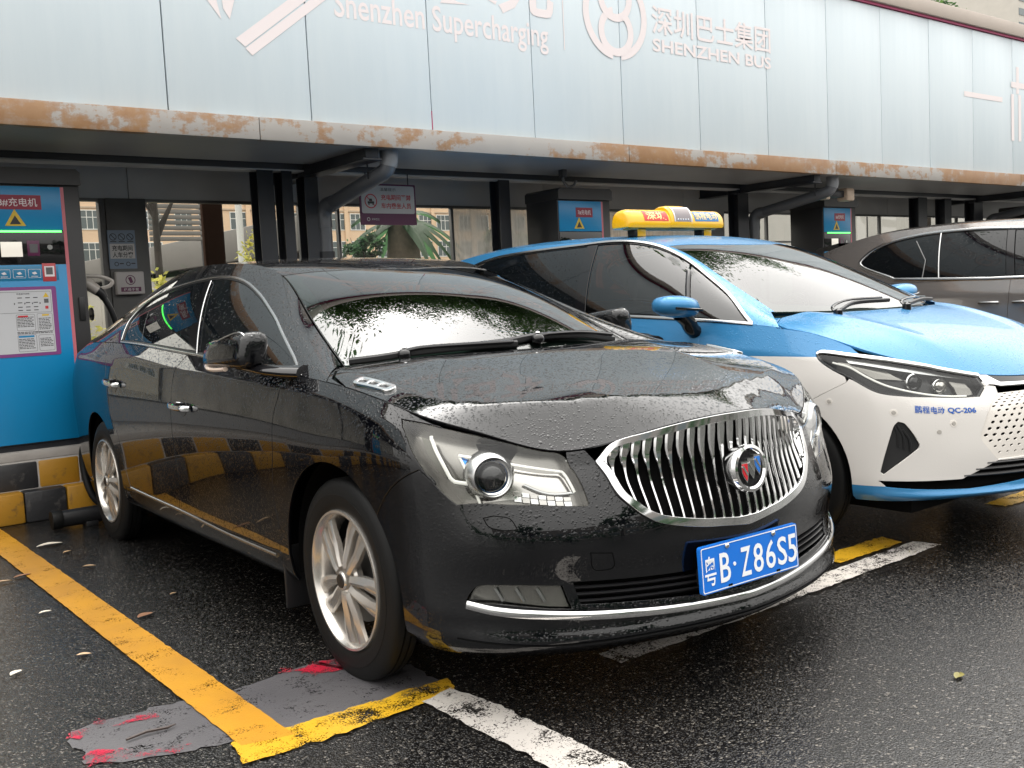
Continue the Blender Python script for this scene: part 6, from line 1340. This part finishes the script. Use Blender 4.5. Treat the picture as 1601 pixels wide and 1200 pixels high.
    # mirrors, handles, wipers
    for s_ in (-1, 1):
        V = []; n = 18; st = [(0, .05, .035), (.03, .085, .05), (.09, .10, .056), (.15, .095, .053), (.20, .07, .042), (.225, .03, .02)]
        for t_, hx, hz in st:
            for j_ in range(n):
                a_ = 2*math.pi*j_/n; ca, sa = math.cos(a_), math.sin(a_); q = (abs(ca)**2.4+abs(sa)**2.4)**(-1/2.4); V.append((-.50+hx*ca*q-.05*t_, .90+t_, 1.125+hz*sa*q+.10*t_))
        F = [(k*n+j_, k*n+(j_+1) % n, k*n+n+(j_+1) % n, k*n+n+j_) for k in range(len(st)-1) for j_ in range(n)]+[tuple(range(n))[::-1], tuple((len(st)-1)*n+j_ for j_ in range(n))]
        mm = one_sided(MB().add(V, F), s_).build('door_mirror', M['blue_paint'], car, 60)
        one_sided(MB().tube(catmull([(-.53, .84, 1.00), (-.53, .87, 1.02), (-.52, .91, 1.06), (-.52, .96, 1.095)], False, .02), .045, 12, flat=.8), s_).build('mirror_stalk', M['gloss_black'], mm)
        one_sided(MB().tube([(-.398, .93, 1.115), (-.40, 1.02, 1.122), (-.425, 1.09, 1.13)], .007, 6), s_).build('indicator', M['gloss_black'], mm)
    for hx, hz, dd in ((-1.33, .93, d1), (-2.32, .95, d2)):
        uv = W.side([(hx-.09, hz), (hx, hz), (hx+.09, hz)]); P, N = ribbon(W, uv, 0, 0)
        for s_, z in zip((-1, 1), dd): one_sided(MB().tube(P+N*np.array([.01, .035, .01])[:, None], .012, 8), s_).build('door_handle', M['blue_paint'], z)
    for pts in ([(.08, -.50, 1.065), (.02, -.46, 1.095), (-.02, -.28, 1.125), (.0, .0, 1.128)], [(.13, .02, 1.072), (.08, .05, 1.105), (.03, .25, 1.12), (-.05, .50, 1.115)]):
        w = MB().tube(catmull(pts, False, .03), .008, 6, flat=.8).lathe([(.022, -.02), (.022, .018), (.001, .028)], 14, 'z', pts[0]).build('wiper', M['gloss_black'], car); bl = np.array(pts[1:]); bl[:, 0] += .045; bl[:, 2] -= .014; MB().tube(catmull(bl, False, .03), .007, 6, flat=1.5).build('wiper_blade', M['black_plastic'], w)
    underbody(car, -3.5, .55, .872, .78, (0, -2.66), .325); interior(car, -.35, -1.25, .68, 1.05, 1.45)
    MB().box(-.80, -.76, -.11, .11, 1.32, 1.375, .012).box(-.79, -.77, -.012, .012, 1.37, 1.41).build('inside_mirror', M['black_plastic'], car)
    for x in (0, -2.66):
        for s_ in (-1, 1): build_wheel(car, x, .852, s_, .322, .325, .215, .105, 5, 0, M['rim'])
    return car
M['letter_blue'] = simple('blue body lettering', (.02, .10, .40), .3)
TAXI = build_taxi()
def roof_sign():
    """yellow roof sign on two feet, fixed across the taxi roof"""
    t = thing('roof_sign', 'yellow taxi roof sign with red and blue lettered fields and a grey display', 'roof sign', (4.75, 4.45, 1.566)); hl = .475; t.scale = (.91, .91, .91)
    def prof(r, hgt, n=12): return [(-r, .065)]+[(-r*math.cos(a)**.8 if math.cos(a) > 0 else r*(-math.cos(a))**.8, .065+hgt*math.sin(a)**.9) for a in np.linspace(.12, math.pi-.12, n)]+[(r, .065), (r*.93, .045), (-r*.93, .045)]
    def barrel(name, x0, x1, r, hgt, mat, tap0=.0, tap1=.0):
        ps = prof(r, hgt); n = len(ps); xs = [x0, x0+.012, x0+.04, x1-.04, x1-.012, x1]; sc = [1-.28*tap0, 1-.10*tap0, 1, 1, 1-.10*tap1, 1-.28*tap1]; V = [(x, p*s_, .065+(q-.065)*s_) for x, s_ in zip(xs, sc) for p, q in ps]
        return MB().add(V, [(k*n+j, k*n+(j+1) % n, k*n+n+(j+1) % n, k*n+n+j) for k in range(5) for j in range(n)]+[tuple(range(n))[::-1], tuple(5*n+j for j in range(n))]).build(name, M[mat], t)
    barrel('sign_body', -hl, hl, .10, .105, 'sign_yellow', 1, 1); barrel('display_housing', -.09, .125, .112, .135, 'sign_yellow', .3, .3)
    ps = prof(.1015, .1065, 26); front = [p for p in ps if p[0] < -.02 and p[1] > .068]
    def field(name, x0, x1, z0, z1, mat, grow=0., rr=None):
        pr_ = [p for p in (prof(.1015+grow, .1065+grow, 40) if rr is None else prof(rr[0], rr[1], 40)) if p[0] < .0 and z0 <= p[1] <= z1]
        V = [(x, p, q) for p, q in pr_ for x in (x0, x1)]; return MB().add(V, [(2*k, 2*k+1, 2*k+3, 2*k+2) for k in range(len(pr_)-1)]).build(name, M[mat], t), pr_
    _, pr1 = field('red_field', -.34, -.11, .082, .160, 'sign_red'); _, pr2 = field('blue_field', .155, .40, .082, .160, 'sign_blue'); _, pr3 = field('display', -.05, .10, .085, .182, 'led_panel', rr=(.1135, .1365))
    field('display_trim', -.065, .115, .076, .19, 'satin', rr=(.1128, .1358))
    def wrap(prl, grow=.0012):
        P = np.array(prl); s = np.concatenate([[0], np.linalg.norm(np.diff(P, axis=0), axis=1).cumsum()]); tot = s[-1]
        def f(q, cx): z = q[:, 1]+tot/2; return np.stack([q[:, 0]+cx, np.interp(z, s, P[:, 0])-grow, np.interp(z, s, P[:, 1])+grow*.4], 1)
        return f, tot
    f1, n1 = wrap(pr1); text_on('lettering', '深圳', lambda q: f1(q, -.225), 1, M['sign_cream'], t, .02, w=.185, hgt=n1*.82)
    f2, n2 = wrap(pr2); text_on('lettering', '鹏程电动', lambda q: f2(q, .2775), 1, M['sign_cream'], t, .01, w=.225, hgt=n2*.72)
    f3, n3 = wrap(pr3)
    for k in range(5): MB().sphere(f3(np.array([[-.055+k*.025, -n3*.36]]), .025)[0], .005, 8).build('display_dot', M['plate_white'], t)
    for x in (-.33, .33): MB().box(x-.03, x+.05, -.05, .05, -.012, .05, .008).build('sign_foot', M['sign_yellow'], t); MB().box(x-.05, x-.01, -.045, .03, -.01, .035, .006).build('sign_clamp', M['black_plastic'], t)
    MB().box(-.40, .42, -.05, .05, .035, .048, .004).build('sign_base', simple_cache('clear sign base', (.45, .38, .2), .3), t)
    return t
roof_sign()
# ---------------------------------------------------------------- grey van
def build_van():
    loc, rz = car_frame(9.65, 2.43, 0.)
    car = thing('grey_van', 'dark grey people carrier with privacy glass and bright window trim, parked beyond the taxi', 'van', loc, rz)
    W, vs = row_surface(VAN_BASE, VAN_ROWS, [5]); G, rl = side_surface(W, 0, VAN_SIDE); T = top_surface(rl, VAN_TOP); TR = {k: np.array(v) for k, v in VAN_LINES.items()}; U, VT = W.u[-1], W.v[-1]; p = M['grey_paint']; fx = centre_fix(W)
    af = arch_uv(W, 0, .34, .40, 195, -15); ar = arch_uv(W, -3.0, .34, .395, 195, -15)
    def cut(pts): c = W.side(pts); return polyuv((c[0][0], VT), c)
    c1 = cut([(-.62, 1.1), (-.60, .8), (-.58, .38)]); c2 = cut([(-1.83, 1.1), (-1.84, .8), (-1.84, .38)]); c3 = cut([(-2.92, 1.12), (-2.78, .95), (-2.5, .75), (-2.42, .38)])
    both('rear_quarter', panel_data(W, polyuv((0, VT), c3, ar[::-1][4:], (ar[0][0], 0), (0, 0)), gap=.003, res=.05), p, car)
    both('sliding_door', panel_data(W, polyuv(c3, c2[::-1]), gap=.003, res=.04), p, car); both('front_door', panel_data(W, polyuv(c2, c1[::-1]), gap=.003, res=.04), p, car)
    both('sill', panel_data(W, polyuv((c3[-1][0], 0), c3[-1], c2[-1], c1[-1], (c1[-1][0], 0)), gap=.003, res=.06), p, car)
    d = panel_data(W, polyuv(c1, (c1[-1][0], 0), (af[0][0]-.01, 0), af[2:-2], (af[-1][0]+.01, 0), (U, 0), (U, VT)), gap=.002, fixed=fx, res=.04); put('nose_and_wings', join(d, flip_y(d)), p, car)
    row = W.G[:, -1]; k = (row[:, 0] > -1.2) & (W.u > 2.3); E = row[k]; E = np.vstack([E[::2], E[-1:]]); H = Height(E, [-.7, -.2, .1, .4, .7, .9], [1.13, 1.15, 1.13, 1.09, 1.03, .96], .05, .2)
    d = panel_data(H, polyuv((.12, 0), (.05, .5), (-.08, .78), (-.02, .86), E[E[:, 0] > 0][:, :2]), gap=.003, fixed=lambda q: q[:, 1] < 1e-4, res=.05); put('bonnet', join(d, flip_y(d)), p, car)
    # window band along the flank, cut into four panes
    top = TR['dlo'][1:]; top = np.vstack([top, [[1.30, .455], [.95, .40], [.60, .29], [.25, .10], [.16, .012]]]); outl = polyuv((2.935, .036), top, (1.0, .006), TR['dlob'][::-1]); dlo = catmull(outl, True, .02, (0, len(top))); dlo[:, 1] = np.maximum(dlo[:, 1], .006); di = inset(dlo, .02)
    both('roof_side', panel_data(G, [(0, 0), (G.u[-1], 0), (G.u[-1], G.v[-1]), (0, G.v[-1])], holes=[dlo], lip=0, res=.04), p, car); both('window_seal', panel_data(G, dlo, holes=[di], off=-.003, lip=.003, res=.04), M['gloss_black'], car)
    e = lambda a, b: (a-(b-a)*.4, b+(b-a)*.4); q1 = e(*TR['cp']); q2 = e(*TR['dp']); q3 = e(*TR['dp2']); A_ = clip(di, *q1, 1); B_ = clip(clip(di, *q1, -1), *q2, 1); P_ = clip(clip(di, *q2, -1), *q3, 1); C_ = clip(di, *q3, -1)
    for nm, pl_, of, mm in (('quarter_glass', A_, -.006, 'tint_glass'), ('door_glass', B_, -.006, 'tint_glass'), ('pillar', P_, -.001, 'gloss_black'), ('door_glass', C_, -.006, 'tint_glass')): both(nm, panel_data(G, pl_, off=of, lip=.006, gap=.004, res=.06), M[mm], car)
    two('window_trim', strip(G, dlo, .016, .5, .001, 8, True), M['satin'], car)
    mid = np.stack([np.linspace(TR['cp'][0][0], TR['cp'][1][0], 8), np.linspace(TR['cp'][0][1], TR['cp'][1][1], 8)], 1); two('pillar_trim', strip(G, mid, .008, .5, .001), M['satin'], car)
    two('pillar_trim', strip(G, polyuv((2.72, .40), (2.62, .20), (2.66, .03)), .006, .5, .001), M['frame'], car)
    VTp = T.v[-1]; fxt = lambda q: q[:, 1] > VTp-1e-4; uh = T.u[np.abs(T.G[:, -1, 0]+1.05).argmin()]; ub = T.u[np.abs(T.G[:, -1, 0]+3.85).argmin()]
    d = panel_data(T, [(0, VTp), (0, .01), (uh+.03, .01), (uh, VTp)], fixed=fxt, off=-.002, res=.05); put('windscreen', join(d, flip_y(d)), M['tint_glass'], car)
    d = panel_data(T, [(uh+.004, VTp), (uh+.034, 0), (T.u[-1], 0), (T.u[-1], VTp)], fixed=fxt, gap=0, res=.05); put('roof', join(d, flip_y(d)), p, car)
    MB().add([(x, y, z) for y in (-.60, .60) for x, z in ((-3.72, 1.62), (-3.99, 1.575), (-4.0, 1.545), (-3.72, 1.55))], [(0, 1, 2, 3), (7, 6, 5, 4), (0, 4, 5, 1), (1, 5, 6, 2), (2, 6, 7, 3)]).build('roof_spoiler', M['gloss_black'], car)
    MB().add([(x, y*w_, z) for y in (-1, 1) for x, w_, z in ((-3.86, .64, 1.53), (-4.02, .78, 1.15), (-3.6, .80, 1.15), (-3.6, .64, 1.53))], [(0, 1, 2, 3), (7, 6, 5, 4), (0, 4, 5, 1)]).build('tailgate_glass', M['tint_glass'], car)
    for hx, hz in ((-1.70, .98), (-2.0, .98)):
        uv = W.side([(hx-.09, hz), (hx, hz), (hx+.09, hz)]); P, N = ribbon(W, uv, 0, 0); two('door_handle', MB().tube(P+N*np.array([.01, .03, .01])[:, None], .012, 8), M['satin'], car)
    underbody(car, -3.8, .6, .93, .85, (0, -3.0), .34)
    for x in (0, -3.0):
        for s_ in (-1, 1): build_wheel(car, x, .90, s_, .335, .345, .228, .11, 10, 0, M['rim'])
    return car
build_van()
# ---------------------------------------------------------------- what stands beyond the screen wall and across the road
M['peach'] = simple('peach rendered wall', (.62, .45, .31), .8, var=.12, vscale=.3); M['win_white'] = simple('white window frame', (.62, .62, .60), .5); M['far_glass'] = simple('far window glass', (.09, .11, .115), .08, 0, .5)
M['stone_pale'] = simple('pale grey wall sheet', (.40, .375, .33), .6, var=.12, vscale=.6); M['stone_dark'] = simple('grey parapet band', (.16, .15, .14), .6, var=.2, vscale=.5)
M['bark'] = simple('tree bark', (.04, .032, .026), .85, var=.4, vscale=9, bump=.6, bscale=30)
def leafmat(name, c, c2):
    m, t, o = nt(name); b = nd(t, 'ShaderNodeBsdfPrincipled', Roughness=.5); oi = nd(t, 'ShaderNodeNewGeometry'); L(t, mixc(t, oi.outputs['Random Per Island'], c, c2), b.inputs['Base Color'])
    tr = nd(t, 'ShaderNodeBsdfTranslucent'); L(t, mixc(t, oi.outputs['Random Per Island'], tuple(min(1, x*2.4) for x in c), tuple(min(1, x*2.4) for x in c2)), tr.inputs['Color']); mx = nd(t, 'ShaderNodeMixShader'); mx.inputs[0].default_value = .5; L(t, b.outputs[0], mx.inputs[1]); L(t, tr.outputs[0], mx.inputs[2]); L(t, mx.outputs[0], o.inputs[0]); return m
M['leaf'] = leafmat('green leaves', (.022, .055, .018), (.07, .125, .035)); M['leaf_dark'] = leafmat('dark green leaves', (.014, .04, .02), (.045, .09, .04)); M['leaf_yellow'] = leafmat('yellow green leaves', (.20, .21, .045), (.34, .30, .08))
def leaves(center, rad, n, size, rnd, clumps=26, squash=.75):
    """leaf blades gathered in clumps through the crown's volume"""
    g = np.random.default_rng(rnd.randrange(1 << 30)); P = g.uniform(-1, 1, (clumps*12, 3)); d = np.linalg.norm(P, axis=1); P = P[(d > .25) & (d < 1)][:clumps]; P = P*(.55+.45*np.linalg.norm(P, axis=1, keepdims=True))
    c = P[g.integers(0, len(P), n)]+g.normal(0, .115, (n, 3)); p = np.array(center)+c*np.array([rad, rad, rad*squash])
    a = g.uniform(0, 6.283, n); e = g.uniform(-.9, .9, n); u = np.stack([np.cos(a)*np.cos(e), np.sin(a)*np.cos(e), np.sin(e)], 1); w = np.cross(u, g.normal(0, 1, (n, 3))); w /= np.linalg.norm(w, axis=1, keepdims=True)+1e-9; s = (size*g.uniform(.6, 1.4, n))[:, None]
    V = np.stack([p-u*s, p-w*s*.45, p+u*s, p+w*s*.45], 1).reshape(-1, 3); F = np.arange(4*n).reshape(n, 4); return V.tolist(), F.tolist()
def tree(x, y, hgt, rad, label, seed, mat='leaf', n=2600, size=.16, group=None, trunk=.16, cat='tree', clumps=26, lean=(0, 0)):
    rnd = random.Random(seed); t = thing('broadleaf_tree', label, cat, (x, y, 0), 0, group); cz = hgt-rad*.75; mb = MB()
    mb.tube(catmull([(0, 0, -.1), (lean[0]*.2, lean[1]*.2, cz*.4), (lean[0]*.6, lean[1]*.6, cz*.8), (lean[0], lean[1], cz)], False, .4), np.linspace(trunk, trunk*.45, len(catmull([(0, 0, -.1), (lean[0]*.2, lean[1]*.2, cz*.4), (lean[0]*.6, lean[1]*.6, cz*.8), (lean[0], lean[1], cz)], False, .4))), 10)
    for k in range(9):
        a = rnd.uniform(0, 6.28); z0 = cz*rnd.uniform(.55, .95); r_ = rad*rnd.uniform(.55, .9); z1 = cz+rad*rnd.uniform(-.25, .5); f = z0/cz
        mb.tube([(lean[0]*f*.8, lean[1]*f*.8, z0), (lean[0]+math.cos(a)*r_*.5, lean[1]+math.sin(a)*r_*.5, (z0+z1)/2+.15), (lean[0]+math.cos(a)*r_, lean[1]+math.sin(a)*r_, z1)], [trunk*.4, trunk*.25, trunk*.08], 7)
    mb.build('trunk', M['bark'], t); V, F = leaves((lean[0], lean[1], cz), rad, n, size, rnd, clumps); me = mesh_from('crown', V, F, M[mat], None, 0); obj('crown', me, t); return t
def shrub(x, y, r_, hgt, label, seed, mat='leaf_yellow'):
    rnd = random.Random(seed); t = thing('round_shrub', label, 'shrub', (x, y, 0), 0, 'clipped shrubs behind the glass'); V, F = leaves((0, 0, hgt*.55), r_, 2200, .036, rnd, 40, hgt/(2*r_)); obj('foliage', mesh_from('foliage', V, F, M[mat], None, 0), t); MB().tube([(0, 0, 0), (0, 0, hgt*.6)], [.04, .02], 6).build('stem', M['bark'], t)
tree(13.0, 14.5, 16.6, 4.5, 'large dark leaved tree rising behind the canopy and mirrored in the windscreens', 3, 'leaf', 60000, .085, trunk=.24, clumps=150, lean=(.3, -.4))
tree(7.2, 14.0, 14.9, 4.2, 'second broad tree close behind the canopy, mirrored at the left of the saloon windscreen', 4, 'leaf', 60000, .085, trunk=.22, clumps=150, lean=(-.3, -.4))
tree(20.0, 14.6, 14.4, 3.8, 'third tree in the row behind the canopy, mirrored at the right of the saloon windscreen', 5, 'leaf', 45000, .085, trunk=.2, clumps=120, lean=(-.8, 0))
tree(19.6, 11.2, 6.75, .85, 'green tree top showing above the far canopy edge', 6, 'leaf', 3200, .055, trunk=.07)
tree(17.2, 30, 3.75, .75, 'small green tree in front of the peach building below the notice', 8, 'leaf_dark', 1800, .07, trunk=.07)
tree(24.0, 31, 4.3, 1.1, 'bushy tree behind the streaked panes right of the palm', 9, 'leaf_dark', 1800, .09, trunk=.12)
tree(8.2, 24, 6.5, 1.6, 'thin grey green tree behind the glass next to the slatted board', 10, 'leaf', 1100, .13, trunk=.12)
shrub(5.3, 12, .36, 1.95, 'yellow green shrub behind the first dark post', 21); shrub(3.65, 10.6, .45, 1.55, 'yellow green shrub seen past the rear roof of the black saloon', 22); shrub(2.9, 11.4, .4, 1.35, 'leftmost yellow green shrub behind the glass', 23)
# palm with a thick skirted trunk
pm = thing('palm_tree', 'palm with a thick grey skirted trunk below the red and white notice', 'palm', (18.7, 30, 0)); MB().tube([(0, 0, -.1), (0, 0, 1.2), (.03, 0, 2.6), (0, 0, 4.1)], [.55, .60, .62, .45], 14).build('trunk', simple('palm fibre', (.12, .095, .07), .9, var=.5, vscale=6, bump=.8, bscale=18), pm)
rnd = random.Random(6)
for k in range(22):
    a = 2*math.pi*k/22+rnd.uniform(-.1, .1); el = rnd.uniform(-.2, 1.1); ln = rnd.uniform(1.6, 2.3); V = []; F = []
    for j in range(9):
        s = j/8; r_ = ln*s*math.cos(el*(1-.4*s)); z = 4.1+ln*(s*math.sin(el)-.75*s*s); w = .26*math.sin(math.pi*min(1, .12+.88*s))*(1-.5*s); c, q = math.cos(a), math.sin(a); V += [(r_*c-w*q, r_*q+w*c, z-.12*(w > 0)), (r_*c, r_*q, z), (r_*c+w*q, r_*q-w*c, z-.12)]
    for j in range(8): b = 3*j; F += [(b, b+1, b+4, b+3), (b+1, b+2, b+5, b+4)]
    MB().add(V, F).build('frond', M['leaf_dark'], pm, 0)
# peach building across the way
bd = thing('peach_building', 'long peach coloured building with rows of white framed windows behind the glass', 'building', (0, 110, 0)); MB().box(22, 178, 0, 14, 0, 27).build('wall', M['peach'], bd)
MB().box(21.5, 178.5, -.4, 14.4, 27, 27.6).build('roof', M['stone_dark'], bd)
for z in (3.0, 6.35, 13.0, 19.7): MB().box(22, 178, -.12, 0, z-.16, z+.02).build('string_course', simple_cache('pale render band', (.46, .36, .27), .8), bd)
wme = None; pme = None; rnd = random.Random(2)
for fl in range(5):
    z = 3.9+fl*3.35
    for k in range(48):
        x = 24.5+k*3.15+(.45 if k % 2 else 0)
        if wme is None:
            mb = MB()
            for q in ((-1.05, -.95, -.06, .02, 0, 2.05), (.95, 1.05, -.06, .02, 0, 2.05), (-.95, .95, -.06, .02, 0, .1), (-.95, .95, -.06, .02, 1.95, 2.05), (-.34, -.27, -.05, .0, .1, 1.95), (.27, .34, -.05, .0, .1, 1.95), (-.95, .95, -.045, .0, 1.25, 1.32)): mb.box(*q)
            w = mb.build('window', M['win_white'], bd); wme = w.data; p = MB().box(-.95, .95, -.02, .005, .1, 1.95).build('pane', M['far_glass'], w); pme = p.data
        else: w = obj('window', wme, bd); p = obj('pane', pme, w)
        w.location = (x, 0, z)
for x in np.arange(22.9, 176, 6.3): MB().box(x-.25, x+.25, -.18, 0, 3.2, 26.8).build('pilaster', M['peach'], bd)
gb = thing('grey_building', 'long pale grey building standing left of the peach one', 'building', (0, 84, 0)); MB().box(-75, 14, 0, 14, 0, 19).build('wall', M['stone_pale'], gb); MB().box(-75.4, 14.4, -.4, 14.4, 19, 19.5).build('roof', M['stone_dark'], gb)
for fl in range(4):
    for k in range(20): w = obj('window', wme, gb); w.location = (-72+k*4.3, 0, 3.2+fl*3.9); obj('pane', pme, w)
# sheeted ramp wall running away from the bays
rw = thing('ramp_wall', 'pale sheeted wall with a dark coping running away behind the glass', 'wall', (13.95, 27, 0)); d_ = 44
MB().box(0, .25, 0, d_, 0, 2.9).build('backing', M['stone_dark'], rw)
for k in range(22): MB().box(-.05, 0, k*2+.02, k*2+1.98, .3, 2.75, .01).build('sheet', M['stone_pale'], rw)
MB().box(-.35, .4, -.1, d_, 2.95, 4.0, .03).build('coping', M['stone_dark'], rw); MB().box(-.10, .1, -.1, d_, 2.76, 2.94).build('shadow_gap', M['void'], rw)
bw_ = thing('backdrop_wall', 'pale wall added behind the right hand glass to brighten it', 'wall', (26, 24, 0)); MB().box(0, 60, 0, .3, 0, 5.2).build('wall_face', simple_cache('pale backdrop render', (.44, .425, .40), .7), bw_); MB().box(-.1, 60, -.1, .4, 5.2, 5.4).build('wall_coping', M['stone_dark'], bw_)  # wall added as a pale backdrop so the right hand panes look bright
# slatted board on posts, lamp post, brown column
sb = thing('slatted_board', 'grey slatted board on posts seen through the left window', 'board', (11.0, 30, 0))
for k in range(9): MB().box(-.95, .95, -.05, .05, 3.45+k*.16, 3.57+k*.16, .01).build('slat', M['stone_dark'], sb)
for x in (-.7, .7): MB().box(x-.06, x+.06, .05, .17, 0, 4.9).build('board_post', M['steel_dark'], sb)
lp = thing('lamp_post', 'thin white lamp post between the window posts', 'lamp post', (5.99, 14, 0)); MB().cyl((0, 0, 0), (0, 0, 6.5), .055, .04, 14).build('shaft', M['win_white'], lp); MB().cyl((0, 0, 0), (0, 0, .5), .09, .09, 14).build('shaft_base', M['win_white'], lp); MB().tube(catmull([(0, 0, 6.4), (.2, 0, 6.75), (.8, 0, 6.9)], False, .1), .03, 8).build('lamp_arm', M['win_white'], lp); MB().box(.7, 1.2, -.1, .1, 6.85, 6.95, .03).build('lamp_head', M['stone_dark'], lp)
bc = thing('brown_column', 'square dark brown column standing just behind the left window', 'column', (3.71, 9.3, 0)); MB().box(-.10, .10, -.03, .03, 0, 4.4, .01).build('shaft', simple('brown stone facing', (.05, .028, .02), .9, 0, .08, var=.3, vscale=3), bc); MB().box(-.16, .16, -.16, .16, 0, .35, .01).build('shaft_base', M['stone_dark'], bc)
# roof terrace and tower above the far end of the canopy
rt = thing('terrace_building', 'beige building with a slatted roof pergola above the far canopy end', 'building', (44, 26, 0)); MB().box(3.0, 22, 0, 9, 0, 12.1).build('wall', M['trim_beige'], rt); MB().box(2.6, 22, -.4, 9, 12.1, 12.4).build('parapet', M['stone_dark'], rt)
for x in (3.4, 6.6, 10, 14): MB().box(x, x+.25, 0, .25, 12.4, 13.7).build('pergola_post', M['trim_beige'], rt)
for k in range(26): MB().box(3.2+k*.34, 3.2+k*.34+.12, -.3, 3.2, 13.45, 13.75).build('pergola_slat', M['trim_beige'], rt)
MB().box(2.9, 15, -.35, -.2, 13.3, 13.5).build('pergola_beam', M['trim_beige'], rt)
for k in range(40): MB().box(3.1+k*.28, 3.1+k*.28+.05, -.05, .0, 12.4, 13.1).build('rail_bar', M['stone_dark'], rt)
tw_ = thing('tower_block', 'tall pale tower block at the top right corner', 'building', (262, 120, 0)); MB().box(-10, 26, 0, 24, 0, 110).build('wall', M['stone_pale'], tw_)
bme = None
for k in range(32):
    if bme is None: o = MB().box(-10.1, 26, -.15, .0, 0, 1.6).build('window_band', M['far_glass'], tw_); bme = o.data
    else: o = obj('window_band', bme, tw_)
    o.location.z = 4+k*3.3
# the far side of the road, behind the camera, seen mirrored in the bumper and doors
ob = thing('roadside_building', 'long dark grey building across the road, mirrored in the car noses', 'building', (0, -34, 0)); MB().box(-45, 70, -12, 0, 0, 8.5).build('wall', M['stone_dark'], ob)
wm2 = None
for fl in range(2):
    for k in range(34):
        if wm2 is None: o = MB().box(-1.1, 1.1, -.02, .06, 0, 1.7).build('window', M['far_glass'], ob); wm2 = o.data
        else: o = obj('window', wm2, ob)
        o.location = (-42+k*3.3, 0, 1.2+fl*3.2)
hd = MB(); rnd = random.Random(12); V = []; F = []
for x in range(-34, 60, 4):
    v, f = leaves((x, -14.5, 1.3), 2.4, 420, .20, rnd, 24, .55); k = len(V); V += v; F += [tuple(i+k for i in q) for q in f]
hg = obj('hedge', mesh_from('hedge', V, F, M['leaf_dark'], None, 0)); tag(hg, 'long dark green hedge across the road', 'hedge', kind='stuff')
for k, (x, y) in enumerate(((-9, -16), (4, -17), (17, -16.5))): tree(x, y, 6.5+(k % 3)*.6, 2.4, ('street tree across the road, first from the left end', 'middle street tree across the road behind the viewpoint', 'street tree across the road, furthest along to the right')[k], 40+k, 'leaf_dark', 1500, .24, 'street trees around the yard', .18)
